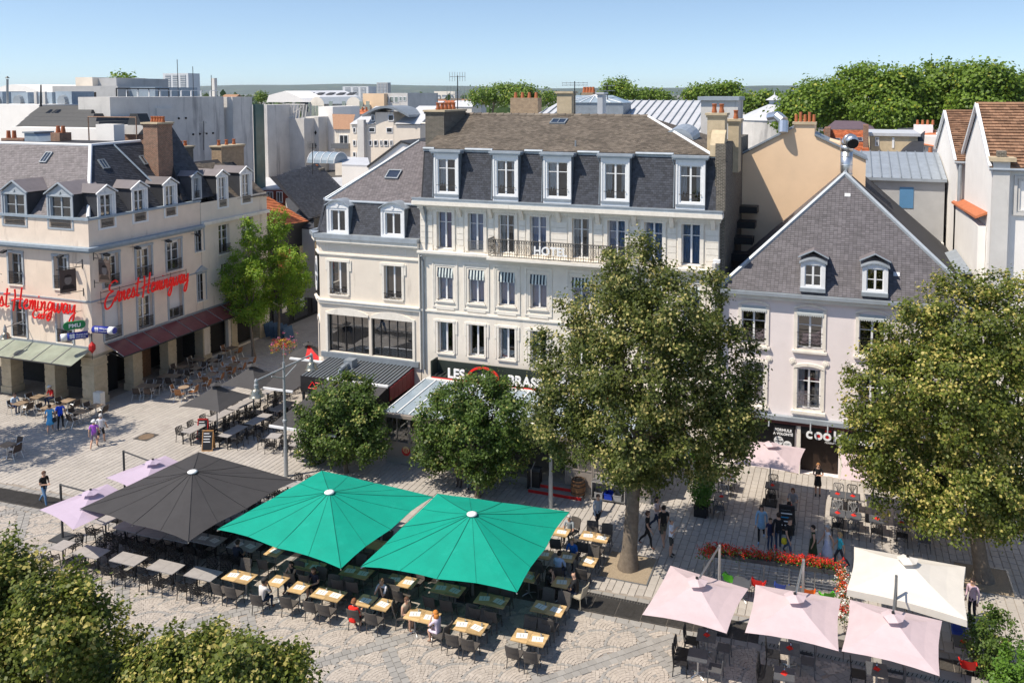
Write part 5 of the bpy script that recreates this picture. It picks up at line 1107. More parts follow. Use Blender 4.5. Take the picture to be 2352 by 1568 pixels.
MB().box(A.x,B.x,oy+.3,oy+7,6,A.z-.05).build('wall',m_offw,t);MB().box(B.x-.5,B.x-.1,oy+.5,oy+3,A.z-1,C.z+.6).build('chimney',m_brick,t);MB().box(A.x-.3,A.x+.2,oy+.5,oy+4,A.z-1,C.z+.3).build('chimney',m_brick,t)
NN=(B-A).cross(D-A).normalized()
for q in ((1906,330),(1957,328)): skylight(ro,on_plane(q[0],q[1],A,NN)+NN*.08,B-A,D-A,.9,.8,False)
t=thing('mauve_roof_house','distant house with mauve hipped slate roof behind the orange roof','house',(-1,92,0));hy=92
P=[PY(1893,297,hy),PY(2010,297,hy),PY(1975,278,hy+4),PY(1918,277,hy+4)];MB().face(P).face([P[1],P[1]+V((0,8,0)),P[2]]).build('roof',M('mauve_slate',(.12,.085,.10),.7,.15,3,island=.1),t);MB().box(P[0].x+.3,P[1].x-.3,hy+.3,hy+8,5,P[0].z).build('wall',m_offw,t)
t=thing('stone_town_house','old cream stone house with white shutters behind the grey building','house',(3.5,78,0));ty=78.;A=PY(2000,312,ty);B=PY(2062,312,ty);ft=Fr((A.x,ty,0),(1,0,0),(0,-1,0))
MB().box(A.x,B.x+1.6,ty,ty+8,4,A.z).build('wall',m_stone,t);MB().box(A.x-.2,B.x+1.8,ty-.2,ty+8,A.z,A.z+.25).build('roof',m_zincL,t)
for x0,x1,y0,y1 in ((2010,2019,315,336),(2008,2018,354,375),(2049,2054,316,340)):
    a,b,c,d=wpx(ft,x0,x1,y0,y1);flatwin(t,ft,a,b,c,d)
t=thing('slate_mansard_house','grey slate mansard house with yellow blinds in two small dormers','house',(5,74,0));sy=74.
A=PY(2046,376,sy);B=PY(2118,378,sy);C=PY(2125,300,sy+6);D=PY(2075,340,sy+3)
MB().face([A,B,C,D]).build('roof',m_slateK,t);MB().box(A.x,B.x+3,sy+.5,sy+8,4,A.z).build('wall',m_offw,t)
fm_=Fr((0,sy-.25,0),(1,0,0),(0,-1,0));m_yel=M('yellow_blind',(.65,.36,.02),.7,.05)
for x0,x1 in ((2056,2062),(2074,2081)):
    a,b,c,d=wpx(fm_,x0,x1,357,376);MB().fbox(fm_,a-.12,b+.12,c-.05,d+.15,-.9,-.01).build('dormer',m_frame,t);MB().fbox(fm_,a,b,c,d,0,.02).build('yellow_blind',m_yel,t)
t=thing('orange_dormer_house','cream house with orange roof, tall pink chimney and row of windows','house',(6,84,0));cy=84.
A=PY(2090,352,cy);B=PY(2135,355,cy);MB().box(A.x,B.x+3,cy,cy+8,4,A.z+1.6).build('wall',m_white,t);C=PY(2098,328,cy-.3);D=PY(2150,338,cy-.3);E_=PY(2150,298,cy+4);F_=PY(2128,300,cy+4)
MB().face([C,D,E_,F_]).build('roof',m_otile,t);a=PY(2106,300,cy);b=PY(2150,300,cy);MB().box(a.x,b.x,cy+3,cy+4.2,12,PY(2120,287,cy+3).z).build('chimney',m_pink,t)
for k in range(4): MB().tube((a.x+.3+k*.45,cy+3.6,PY(2120,287,cy+3).z),(a.x+.3+k*.45,cy+3.6,PY(2120,276,cy+3).z),.14,.1,10).build('chimney_pot',m_pot,t)
fo=Fr((0,cy,0),(1,0,0),(0,-1,0))
for k in range(4): a,b,c,d=wpx(fo,2093+k*9,2099+k*9,336,351);flatwin(t,fo,a,b,c,d,k=0)
t=thing('dark_roof_house','dark slate roofed house at the foot of the big trees','house',(6,96,0));P=[PY(2062,330,96),PY(2130,310,96),PY(2130,292,98),PY(2062,295,98)];MB().face(P).build('roof',m_slateK,t);MB().box(P[0].x,P[1].x,96.5,103,4,P[0].z-.3).build('wall',m_greyw,t)
# round pavilion with conical pale roof
t=thing('round_roof_hall','round hall with pale conical zinc roof and small lantern top','hall',(-16,165,0));cc=PY(1778,275,165);
prof=[(7.2,0),(4.5,1.4),(1.1,2.9)];MB().lathe((cc.x,cc.y,cc.z),prof,28).build('cone_roof',m_zincL,t);MB().lathe((cc.x,cc.y,cc.z+2.9),[(1.0,0),(1.0,.8)],16).build('lantern',m_zinc,t);MB().lathe((cc.x,cc.y,cc.z+3.7),[(1.7,0),(.15,1.0),(.05,1.6)],16).build('lantern_roof',m_zincL,t);MB().lathe((cc.x,cc.y,0),[(7.0,0),(7.0,cc.z)],28).build('wall',m_greyw,t)
# long zinc roof behind the hotel
t=thing('zinc_roof_hall','long pale zinc roofed building with glass lantern behind the hotel ridge','building',(-17,64,0));zy=60.
A=PY(1150,285,zy);B=PY(1620,285,zy);ztop=PY(1600,231,zy+9).z;C=V((B.x-.4,zy+9,ztop));D=V((PY(1330,231,zy+9).x-1.5,zy+9,ztop));
A=V((PY(1168,262,zy).x,zy,17.2));B=V((PY(1612,262,zy).x,zy,17.2))
rf=MB();rf.face([A,B,C,D]);rf.face([A,D,V((A.x,zy+12,17.2))]);ro=rf.build('roof',m_zincL,t);MB().box(A.x+.3,B.x-.2,zy+.4,zy+15,0,17.2).build('wall',m_greyw,t)
for k in range(24):
    f=(k+.5)/24;p=A+(B-A)*f;q=D+(C-D)*max(0,(f-.0));
    x=p.x;tt=1. if x>D.x else (x-A.x)/(D.x-A.x);MB().obox(p+Z*.02,V((.06,0,0)),V((0,9*tt,(ztop-17.2)*tt)),Z*.07).build('standing_seam',m_lead,ro)
ln=PY(1335,250,zy+4.5);gl=MB();bx0=PY(1286,250,zy+4).x;bx1=PY(1435,250,zy+4).x;MB().box(bx0,bx1,zy+3.5,zy+6,17.5,PY(1330,236,zy+3.5).z).build('lantern_base',m_lead,t);zt=PY(1330,236,zy+3.5).z;zr=PY(1360,219,zy+5).z
for a,b in ((bx0,bx1),): MB().face([(a-.1,zy+3.4,zt),(b+.1,zy+3.4,zt),(b-1.2,zy+4.8,zr),(a+1.2,zy+4.8,zr)]).face([(a-.1,zy+6.1,zt),(a-.1,zy+3.4,zt),(a+1.2,zy+4.8,zr)]).face([(b+.1,zy+3.4,zt),(b+.1,zy+6.1,zt),(b-1.2,zy+4.8,zr)]).build('lantern_glass',m_rglass,t)
for k in range(7): x=bx0+.2+(bx1-bx0-.4)*k/6;MB().obox((x,zy+3.4,zt+.01),V((.05,0,0)),V(((bx0+bx1)/2-x,1.4,zr-zt))*1.0,Z*.05).build('lantern_bar',m_frame,t)
for px_,pw,top,base,mt in ((1296,34,210,262,m_stone),(1378,12,212,262,m_zincL)):
    a=PY(px_-pw/2,240,56);b=PY(px_+pw/2,240,56);z=PY(px_,top,56).z;MB().box(a.x,b.x,56,56.9,15,z-.15).box(a.x-.12,b.x+.12,55.9,57.0,z-.15,z).build('chimney',mt,t)
a=PY(1610,235,58);b=PY(1695,235,58);MB().box(a.x,b.x,58,61,14,PY(1650,231,58).z).build('plant_room',m_greyw,t);MB().box(a.x-.2,b.x+.1,57.8,61.2,PY(1650,231,58).z,PY(1650,222,58).z).build('plant_room_roof',m_zinc,t)
for x0,x1,yy,base in ((1172,1235,225,250),(1335,1362,213,240)):
    a=PY(x0,yy,70);b=PY(x1,yy,70);c_=MB();MB().box(a.x,b.x,70,71,14,a.z).build('chimney_stack',m_brickY,t)
    for k in range(4): x=a.x+(b.x-a.x)*(k+.5)/4;MB().tube((x,70.5,a.z),(x,70.5,a.z+.5),.18,.12,8).build('chimney_pot',m_pot,t)
# aerials
def aerial(label,px_,py0,py1,y,arms):
    a=PY(px_,py1,y);top=PY(px_,py0,y);t=thing('tv_aerial',label,'aerial',a);MB().tube(a,top,.035,n=5).build('mast',m_iron,t)
    for q,L,v in arms:
        z=a.z+(top.z-a.z)*q;m=MB();m.tube((a.x-L,y,z),(a.x+L,y,z),.025,n=4)
        for k in range(7): x=a.x-L+2*L*k/6;m.tube((x,y-.0,z-v),(x,y,z+v),.015,n=4)
        m.build('antenna',m_ironG,t)
aerial('tall rooftop aerial with two antennas at the left end of the hotel ridge',1051,174,252,50,((.97,.55,.3),(.45,.75,.5)))
aerial('low wide double aerial in front of the zinc roof',1320,187,262,55,((.95,.9,.06),(.88,-.9,.05)))
aerial('thin aerial further back over the zinc roof',1395,195,240,64,((.95,.6,.05),(.7,.6,.05)))
# ================================================================ background, left and centre
t=block('long_grey_building','long windowless grey walled building with dark streaks behind the cafe roofs',-63.6,-60,56,70,19.65,m_greyw)
MB().box(-63.5,-59.8,61.0,63.0,15,18.6).build('annex',m_greyw,t)
pr=MB();pr.path([(-60.3,57,19.7),(-60.3,57,20.4),(-60.3,63,20.4),(-60.3,63,18.8)],.06,5)
for k in range(6): pr.path([(-60.3,57+k*1.2,19.7),(-60.3,57+k*1.2,20.4)],.05,4)
pr.build('railing',m_iron,t)
x=PY(530,222,70.5).x
t2=block('grey_stair_block','narrow pale stair block with green glass strip at the end of the long grey wall',x-1.2,x+.2,70.5,73.5,19.6,m_greyw);MB().box(x+.2,x+.5,73.6,75,8,18.8).build('glass_strip',M('green_glass',(.06,.12,.11),.2,.2,1,spec=.6),t2)
for k in range(8): MB().tube((-60,62.0+k*.9,17.6-(k%4)*.0-(1.6 if k>3 else 0)),(-59.9,62.0+k*.9,17.6-(1.6 if k>3 else 0)),.1,n=6).build('wall_anchor',m_room,t)
def pxblock(name,label,x0,x1,ytop,yb,Y,D,mat,roof=None,cat='building',zb=None):
    a=PY(x0,ytop,Y);b=PY(x1,ytop,Y);return block(name,label,a.x,b.x,Y,Y+D,a.z,mat,cat,0,roof)
pxblock('grey_wall_block','tall plain grey block left of the slatted roof terrace',578,613,241,365,80,6,m_greyw)
t=pxblock('slatted_block','pale grey block with steel truss and roof terrace railing',655,698,272,365,84,5,m_greyw);a=PY(655,240,84);b=PY(698,240,84)
tr=MB();z0=PY(675,272,84).z;z1=a.z
for k in range(7): x=a.x+(b.x-a.x)*k/6;tr.path([(x,84.2,z0),(x+.3,84.2,z1)],.06,4)
tr.path([(a.x,84.2,z1),(b.x,84.2,z1)],.1,4);tr.path([(a.x,84.2,z0),(b.x,84.2,z1)],.05,4);tr.build('steel_truss',m_greyw,t)
t=pxblock('diamond_block','grey wall with small dark diamond plates in a zigzag',698,731,268,365,86,5,m_greyw);fd=Fr((0,86,0),(1,0,0),(0,-1,0))
for q in ((702,291),(717,291),(709,306),(725,305),(702,321),(718,320),(725,335),(703,351)):
    s,tt=fd.px(*q);MB().face([fd.pt(s-.18,tt,.02),fd.pt(s,tt-.3,.02),fd.pt(s+.18,tt,.02),fd.pt(s,tt+.3,.02)]).build('diamond_plate',m_room,t)
pxblock('pale_wall_block','pale wall block with rooftop vent right of the diamond wall',731,764,245,365,88,6,m_white)
# stepped rooflight building
t=thing('stepped_rooflight_building','white building with dark stepped glass pyramid rooflight on top','building',(-66,52,0));Y=52.
for k in range(5):
    q=k/5;a=PY(24+50*q,290-42*q,Y+1+k*.7);b=PY(222-28*q,286-42*q,Y+1+k*.7);z=PY(100,288-9*k,Y+1+k*.7).z
    MB().prism([(a.x,Y+1+k*.7,z-.5),(b.x,Y+1+k*.7,z-.5),(b.x-.5,Y+1.7+k*.7,z+.35),(a.x+.8,Y+1.7+k*.7,z+.35)],(0,5,0)).build('rooflight_step',m_blackr,t);MB().box(a.x+.2,b.x-.2,Y+.9+k*.7,Y+1.05+k*.7,z-.6,z-.45).build('step_edge',m_zincL,t)
a=PY(24,292,Y);b=PY(225,290,Y);MB().box(a.x,b.x,Y,Y+6,5,a.z).build('wall',m_white,t);c=PY(95,330,Y-1)
t=block('plant_roof_building','flat white building carrying blue grey air handling units at far left',PY(-60,240,56).x,PY(78,240,56).x,56.5,66,PY(0,240,56.5).z,m_white)
z=PY(0,240,57).z
for x0,x1,hh in ((-20,6,1.6),(26,64,1.5),(78,120,1.5),(128,165,1.6)):
    a=PY(x0,230,60);b=PY(x1,230,60);u=thing('air_handling_unit',f'blue grey rooftop air unit, number {0} '.replace('number 0 ','') + {-20:'at the left edge of the photo',26:'with black opening beside the mast',78:'with round duct left of the mast base',128:'right of the mast with curved pipe'}[x0],'air unit',(a.x,60,z))
    MB().box(a.x,b.x,60,62.5,z-1.2,z+hh*.75).build('casing',m_zincB,u);MB().tube(((a.x+b.x)/2,59.7,z+.3),((a.x+b.x)/2,60.0,z+.3),.5,.6,12).build('fan_duct',m_lead,u)
u=thing('antenna_mast','dark antenna mast with two pale panel antennas on the rooftop left','mast',PY(95,245,55));a=PY(94,245,55);b=PY(94,195,55);MB().tube(a,b,.09,.06,6).build('pole',m_iron,u)
for dx in (-.5,.5): MB().box(a.x+dx-.15,a.x+dx+.15,54.9,55.1,b.z-1.7,b.z-.6).build('panel_antenna',m_greyw,u)
u=thing('vent_stack','thin grey vent stack rising at the far left skyline','stack',PY(17,240,58));a=PY(17,216,58);MB().tube(PY(17,240,58),PY(17,182,58),.1,n=6).build('pipe',m_ironG,u);MB().lathe(PY(17,180,58),[(.2,0),(.02,.2)],8).build('cap',m_iron,u)
# concrete blocks on skyline
pxblock('concrete_tower_block','beige concrete rooftop block with three dark windows on the left skyline',173,212,178,225,95,10,m_offw2)
pxblock('concrete_tower_block','grey concrete rooftop block joined right of the beige one',213,267,180,225,96,10,m_grey)
t=pxblock('concrete_deck_block','long concrete deck block with dark openings under the skyline blocks',120,270,198,240,90,8,m_grey);fd=Fr((0,90,0),(1,0,0),(0,-1,0))
for x0 in (150,176,202,106): 
    a,b,c,d=wpx(fd,x0,x0+19,212,224);MB().fbox(fd,a,b,c,d,-.02,.03).build('opening',m_room,t)
t=thing('vaulted_hall','low pale barrel vaulted hall roof at the far left skyline','building',(-115,105,0));a=PY(-40,220,105);b=PY(110,220,105);top=PY(30,194,105).z;N=12;m=MB()
for k in range(N):
    f=lambda q:(a.x+(b.x-a.x)*q,a.z+(top-a.z)*math.sin(math.pi*q));p=f(k/N);q=f((k+1)/N);m.face([(p[0],105,p[1]),(q[0],105,q[1]),(q[0],125,q[1]),(p[0],125,p[1])])
m.face([(a.x+(b.x-a.x)*k/N,105,a.z+(top-a.z)*math.sin(math.pi*k/N)) for k in range(N+1)]);m.build('vault',m_white,t);MB().box(a.x,b.x,105,125,5,a.z).build('wall',m_white,t)
pxblock('slate_blue_block','low blue grey flat roofed block before the far towers',268,356,201,226,92,8,m_zincB)
t=thing('roof_railing_plant','white railings and antennas along the long grey roof','roof plant',(-61,62,19.7))
for k in range(9):
    y=58+k*1.3;MB().path([(-60.2,y,19.66),(-60.2,y,20.25),(-60.2,y+1.2,20.25),(-60.2,y+1.2,19.66)],.04,4).build('rail',m_frame,t)
for y,h in ((64.5,3.6),(66.5,3.0),(69,2.2)): MB().tube((-60.6,y,19.6),(-60.6,y,19.6+h),.03,n=4).build('whip_antenna',m_iron,t)
MB().box(-60.9,-60.5,69.3,69.7,19.6,21.5).build('panel_antenna',m_greyw,t)
# things on the cafe's own roofline
t=thing('roof_air_conditioner','white rooftop air conditioner in a rusty steel frame behind the cafe ridge','air unit',(-50,47.5,16.4))
a=PY(221,318,49);b=PY(262,318,49);MB().box(a.x,b.x,49,50,16.3,PY(240,286,49).z).build('casing',m_white,t);MB().path([(a.x-.5,48.8,16),(a.x-.5,48.8,18.2),(b.x+2.4,48.8,18.2),(b.x+2.4,48.8,16)],.05,5).build('frame',m_brick,t)
t=thing('extractor_hopper','grey metal extractor hopper on a brick base on the cafe roof','extractor',(-48,50,16.5));a=PY(268,300,51);b=PY(335,300,51);z=PY(300,288,51).z
MB().prism([(a.x,51,z),(b.x,51,z),(b.x-.8,51,z-.7),(a.x+.8,51,z-.7)],(0,1.4,0)).build('tray',m_greyw,t);MB().prism([(a.x+.9,51.2,z),(b.x-.6,51.2,z),(b.x-1.0,51.2,z+.9),(a.x+1.2,51.2,z+.9)],(0,1,0)).build('hood',m_blackr,t);MB().box(a.x,b.x,51.2,52.4,15.5,z-.7).build('base',m_brick,t)
t=thing('ridge_chimney','low red brick chimney with two pots behind the cafe ridge at far left','chimney',(-56,46,16.4));a=PY(3,330,46.5);b=PY(54,330,46.5);z=PY(20,318,46.5).z
MB().box(a.x,b.x,46.5,47.5,15.5,z).build('stack',m_brick,t)
for x_ in (20,33): p=PY(x_,318,47);MB().tube(p,p+Z*.6,.16,.13,10).build('chimney_pot',m_pot,t)
t=thing('blue_roof_dormer','blue grey zinc roof access dormer behind the cafe ridge','dormer',(-53,46.5,16.4));a=PY(57,335,46);b=PY(98,335,46);z=PY(70,303,46).z
MB().box(a.x,b.x-.8,46,47.5,16,z-.1).prism([(b.x-.8,46,z-.1),(b.x+.4,46,16),(b.x-.8,46,16)],(0,1.5,0)).build('casing',m_zincB,t);MB().box(a.x-.1,b.x-.7,45.9,47.6,z-.1,z).build('lid',m_lead,t)
t=thing('ridge_chimney','second brick chimney with pots beside the blue roof dormer','chimney',(-51,46.5,16.4));a=PY(117,335,46.8);b=PY(138,335,46.8);z=PY(120,305,46.8).z;MB().box(a.x,b.x,46.8,47.8,15.5,z).build('stack',m_brick,t)
for k in range(2): p=V((a.x+.3+k*.5,47.2,z));MB().tube(p,p+Z*.5,.17,.12,10).build('chimney_pot',m_pot,t)
# zinc mansard with arched dormers
t=thing('zinc_mansard_building','pale zinc roofed apartment building with arched dormers on the middle skyline','building',(-70,110,0));Y=108.
A=PY(652,238,Y);B=PY(838,236,Y+14);z=A.z
pA=PY(612,225,Y);gA=PY(690,209,Y+6)
MB().prism([PY(612,235,Y),PY(700,235,Y),PY(690,225,Y),PY(655,209,Y),PY(617,219,Y)],(0,6,0)).build('gable',m_white,t)
L=[PY(690,240,Y+2),PY(835,238,Y+2),PY(825,222,Y+5),PY(690,224,Y+5),];MB().face(L).build('mansard',m_lead,t);MB().face([L[3],L[2],PY(790,208,Y+12),PY(660,209,Y+12)]).build('roof',m_zincL,t);MB().box(L[0].x,L[1].x,Y+2.2,Y+12,5,L[0].z).build('wall',m_offw,t)
fd=Fr((0,Y+1.5,0),(1,0,0),(0,-1,0))
for px_ in (728,812):
    s,tt=fd.px(px_,240);r=1.25
    MB().face([fd.pt(s-r,tt-2.2,0),fd.pt(s+r,tt-2.2,0)]+[fd.pt(s+r*math.cos(math.pi*k/8),tt+r*.9*math.sin(math.pi*k/8),0) for k in range(9)]).build('arched_dormer',m_offw,t)
    for j in (-1,0,1): MB().fbox(fd,s+j*.7-.28,s+j*.7+.28,tt-1.9,tt-.2,.02,.05).build('dormer_window',m_glassD,t)
for px_ in (708,720+40,790,830,845): s,tt=fd.px(px_,242);MB().fbox(fd,s-.3,s+.3,tt-1,tt+.6,.0,.06).build('window',m_glassD,t)
NN=(L[2]-L[3]).cross(PY(790,208,Y+12)-L[3]).normalized()
for k in range(5): p=on_plane(700+k*24,219,L[3],NN);MB().obox(p+NN*.05,V((1.1,0,0)),V((0,1.2,.3)),NN*.1).build('roof_window',m_blackr,t)
t=pxblock('beige_office_block','plain beige modern block with long dark window strip on the skyline',833,882,215,258,112,10,m_beige);
t=pxblock('grey_window_block','grey modern wing with window bands right of the beige block',882,936,214,258,113,10,m_greyw);fd=Fr((0,113,0),(1,0,0),(0,-1,0))
for k in range(3): a,b,c,d=wpx(fd,884+k*11,893+k*11,222,236);flatwin(t,fd,a,b,c,d,k=0)
for k in range(2): a,b,c,d=wpx(fd,917+k*9,924+k*9,222,232);flatwin(t,fd,a,b,c,d,k=0)
# cream building with curved dormer
t=thing('curved_dormer_house','cream building with curved zinc dormer and rows of small windows','building',(-48,80,0));Y=80.;fd=Fr((0,Y,0),(1,0,0),(0,-1,0))
a=fd.px(804,300)[0];b=fd.px(965,300)[0];zt=PY(850,286,Y).z;wl=MB();wl.box(a,b,Y,Y+8,2,zt);wl.build('wall',m_offw2,t)
c0=fd.px(862,270)[0];c1=fd.px(904,270)[0];ztop=PY(880,258,Y).z;MB().box(c0,c1,Y-.02,Y+4,zt-2,ztop).build('centre_bay',m_offw2,t)
N=10;m=MB();x0=fd.px(838,260)[0];x1=fd.px(945,260)[0]
for k in range(N):
    f=lambda q:(x0+(x1-x0)*q,ztop-.5+.95*math.sin(math.pi*q));p=f(k/N);q=f((k+1)/N);m.obox((p[0],Y-.6,p[1]),V((q[0]-p[0],0,q[1]-p[1])),V((0,4,0)),Z*.25)
m.build('curved_roof',m_lead,t)
for p0,p1 in ((803,858),(905,965)):
    A=PY(p0,285,Y-.2);B=PY(p1,285,Y-.2);q=MB();q.face([A,B,V((B.x,Y+4,A.z+1.9)),V((A.x+.8,Y+4,A.z+1.9))]);q.build('roof_slope',m_zincL,t)
for x0_,x1_,y0,y1 in ((811,818,293,305),(821,827,293,305),(848,862,293,304),(888,902,293,305),(811,818,322,335),(821,827,322,335),(848,855,322,335),(859,868,322,335),(873,879,322,335),(882,892,322,335),(896,902,322,335),(811,818,349,361),(821,827,349,361),(853,861,264,278),(892,905,264,278)):
    aa,bb,cc_,dd=wpx(fd,x0_,x1_,y0,y1);flatwin(t,Fr(fd.pt(0,0,.03),fd.u,fd.n),aa,bb,cc_,dd,k=0);
s=fd.px(834,320)[0];MB().box(s-.4,s+.4,Y-.5,Y,2,PY(834,275,Y).z).build('flue_column',m_greyw,t)
t=thing('brown_roof_house','house with brown tiled roof and balcony left of the curved dormer house','house',(-53,82,0));P=[PY(766,297,83),PY(806,297,83),PY(816,263,87),PY(763,262,87)];MB().face(P).build('roof',m_tile,t);MB().box(P[0].x,P[1].x,83.2,90,2,P[0].z).build('wall',m_offw,t);fd=Fr((0,83.2,0),(1,0,0),(0,-1,0));a,b,c,d=wpx(fd,780,800,310,335);flatwin(t,fd,a,b,c,d);MB().fbox(fd,a-.8,b+.4,c-.3,c+.3,.02,.6).build('balcony',m_ironG,t)
t=thing('orange_ridge_house','row of orange ridge tiles and chimney pots before the zinc mansard','house',(-55,95,0));P=[PY(764,263,95),PY(850,262,95),PY(845,252,97),PY(766,252,97)];MB().face(P).build('roof',m_otile,t);MB().box(P[0].x,P[1].x,95.2,99,2,P[0].z).build('wall',m_offw,t)
for k in range(9): p=PY(770+k*9,255,96);MB().tube(p,p+Z*.5,.15,.11,6).build('chimney_pot',m_pot,t)
# near low roofs between lane and corner building
t=thing('white_gable_house','white gable end with black verge just left of the hotel mansard','house',(-33,60,0));Y=62.
A=PY(845,385,Y);B=PY(962,390,Y);C=PY(960,345,Y);D=PY(922,327,Y);MB().prism([(A.x,Y,8),(B.x+4,Y,8),(B.x+4,Y,C.z-.8),(D.x,Y,D.z),(A.x,Y,A.z)],(0,5,0)).build('wall',m_white,t)
for p,q in ((A,D),(D,V((B.x+4,Y,C.z-.8)))): MB().obox(p+V((0,-.15,0)),q-p,V((0,5.3,0)),Z*.16).build('verge',m_blackr,t)
t=thing('barrel_rooflight','white ribbed barrel rooflight on a low flat roof','rooflight',PY(752,372,66));a=PY(722,372,66);b=PY(783,374,66);m=MB();N=10;r=.55
for k in range(N):
    f=lambda q:(66-1.1*math.cos(math.pi*q),a.z+.95*math.sin(math.pi*q));p=f(k/N);q=f((k+1)/N);m.face([(a.x,*p),(b.x,*p),(b.x,*q),(a.x,*q)])
for xx in (a.x,b.x): m.face([(xx,66-1.1*math.cos(math.pi*k/N),a.z+.95*math.sin(math.pi*k/N)) for k in range(N+1)])
m.build('shell',m_rglass,t)
for k in range(5):
    x=a.x+(b.x-a.x)*k/4;MB().path([(x,66-1.12*math.cos(math.pi*j/8),a.z+.97*math.sin(math.pi*j/8)) for j in range(9)],.04,5).build('rib',m_frame,t)
def slab_roof(name,label,quad,mat,wall,cat='building',zb=2.):
    t=thing(name,label,cat,(quad[0].x,quad[0].y,0));MB().prism(quad,Z*-.15).build('roof',mat,t);m=MB()
    for p,q in zip(quad,quad[1:]+quad[:1]): m.face([V((p.x,p.y,zb)),V((q.x,q.y,zb)),q-Z*.15,p-Z*.15])
    m.build('wall',wall,t);return t
slab_roof('dark_flat_roof_building','long dark bitumen flat roof below the grey walls',[PY(575,408,82),PY(855,405,82),PY(850,372,96),PY(575,374,96)],M('bitumen_roof',(.09,.085,.08),.9,.2,1),m_grey)
slab_roof('low_zinc_shed','low zinc shed roof beside the barrel rooflight',[PY(785,378,65),PY(850,380,65),PY(845,362,68),PY(785,360,68)],m_zincL,m_white)
t=slab_roof('red_trim_house','small house with white roof, red painted front and vents',[PY(588,435,74),PY(672,432,74),PY(665,405,80),PY(588,408,80)],m_zincL,M('red_render',(.22,.05,.03),.8,.1),'house')
fd=Fr((0,74,0),(1,0,0),(0,-1,0))
for k in range(3): a,b,c,d=wpx(fd,592+k*22,606+k*22,440,465);flatwin(t,Fr(fd.pt(0,0,.03),fd.u,fd.n),a,b,c,d)
slab_roof('tan_parapet_house','old tan rendered house with chimneys and patched parapet',[PY(672,424,72),PY(800,428,72),PY(835,405,78),PY(680,410,78)],m_zincL,m_beige,'house')
t=thing('roof_chimney','small brick chimney with cowl and a thin aerial among the low roofs','chimney',PY(729,430,71));a=PY(721,400,71);b=PY(736,400,71);MB().box(a.x,b.x,71,71.8,8,PY(728,387,71).z).build('stack',m_brickD,t);MB().tube(PY(728,387,71.4),PY(728,378,71.4),.15,.12,8).build('chimney_pot',m_pot,t)
aerial('thin tall aerial between the barrel rooflight and the low roofs',718,330,400,60,((.95,.4,.3),(.9,.4,.3)))
aerial('rusty aerial with small crossbars in front of the long grey wall',468,278,345,52,((.95,.3,.08),(.6,.4,.05)))
slab_roof('slate_lean_roof','dark slate side roof against the tiled lane house',[PY(672,520,62),PY(722,524,62),PY(716,441,69),PY(656,456,69)],m_slateK,m_grey,'house')
# far towers
def tower(label,x0,x1,yt,Y,mat,fl,group='distant tower blocks'):
    a=PY(x0,yt,Y);b=PY(x1,yt,Y);t=thing('tower_block',label,'tower',(a.x,Y,0),0,group);D=(b.x-a.x)*.5;MB().box(a.x,b.x,Y,Y+D,0,a.z).build('wall',mat,t);fr=Fr((a.x,Y,0),(1,0,0),(0,-1,0));W=b.x-a.x
    for k in range(3): MB().fbox(fr,W*(.1+.3*k),W*(.3+.3*k),0,a.z-2,.1,.6).build('window_strip',m_tw,t)
    return t
m_tw=M('tower_window_band',(.20,.23,.27),.4,.2,.3,brick=((.22,.25,.29),(.55,.56,.56),50,2.9,.5));m_towerW=M('tower_white',(.62,.64,.66),.9,.05,.1)
tower('tall white high rise block on the left skyline',374,432,169,900,m_towerW,15);tower('small pale high rise left of the tall white one',295,325,187,1100,m_towerW,12)
tower('wide distant apartment slab in the middle skyline',787,846,199,1500,m_towerW,10);tower('grey distant tower right of the wide apartment slab',865,890,190,1500,m_grey,12)
tower('cream mid distance apartment block right of the tower',997,1045,210,420,m_offw,8);tower('small white block on the skyline behind the zinc roof',1441,1465,205,500,m_white,6)
for k in range(16):
    x_=[885,905,928,945,958,972,985,1002,1018,1040,1060,1075,1700,1715,1745,520][k];Y=[260,310,280,340,300,380,260,320,290,350,270,300,330,280,360,330][k];a=PY(x_,[236,232,238,230,236,228,239,233,237,231,238,234,240,246,236,222][k],Y);w_=random.uniform(5,9);t=thing('far_house',f"small {['white','cream','grey'][k%3]} house with {['orange','brown slate','pale zinc','brown tiled'][k%4]} roof in the far town",'house',(a.x,Y,0),0,'far town houses')
    MB().box(a.x-w_/2,a.x+w_/2,Y,Y+8,0,a.z-1.2).build('wall',[m_white,m_offw,m_greyw][k%3],t);MB().prism([(a.x-w_/2-.3,Y-.3,a.z-1.2),(a.x-w_/2-.3,Y+8.3,a.z-1.2),(a.x-w_/2-.3,Y+4,a.z+1)],(w_+.6,0,0)).build('roof',[m_otile,m_slateB,m_zincL,m_tile][k%4],t)
# ---- hills and far plain
hl=MB();N=220
def hp(f):
    x=-12200+20500*f;return x,112+26*math.sin(f*9)+14*math.sin(f*23+1)+5*math.sin(f*71)-30*max(0,(f-.55))/.45
for k in range(N):
    x0,h0=hp(k/N);x1,h1=hp((k+1)/N)
    hl.face([(x0,8200,-.5),(x1,8200,-.5),(x1,9000,h1*.55),(x0,9000,h0*.55)]);hl.face([(x0,9000,h0*.55),(x1,9000,h1*.55),(x1,9800,h1),(x0,9800,h0)]);hl.face([(x0,9800,h0),(x1,9800,h1),(x1,11500,h1*.9),(x0,11500,h0*.9)])
tag(hl.build('hills',M('hill_woodland',(.03,.055,.035),.95,.5,.004,stain=((.14,.15,.07),.006,.55),stain_amt=.8)),kind='structure')
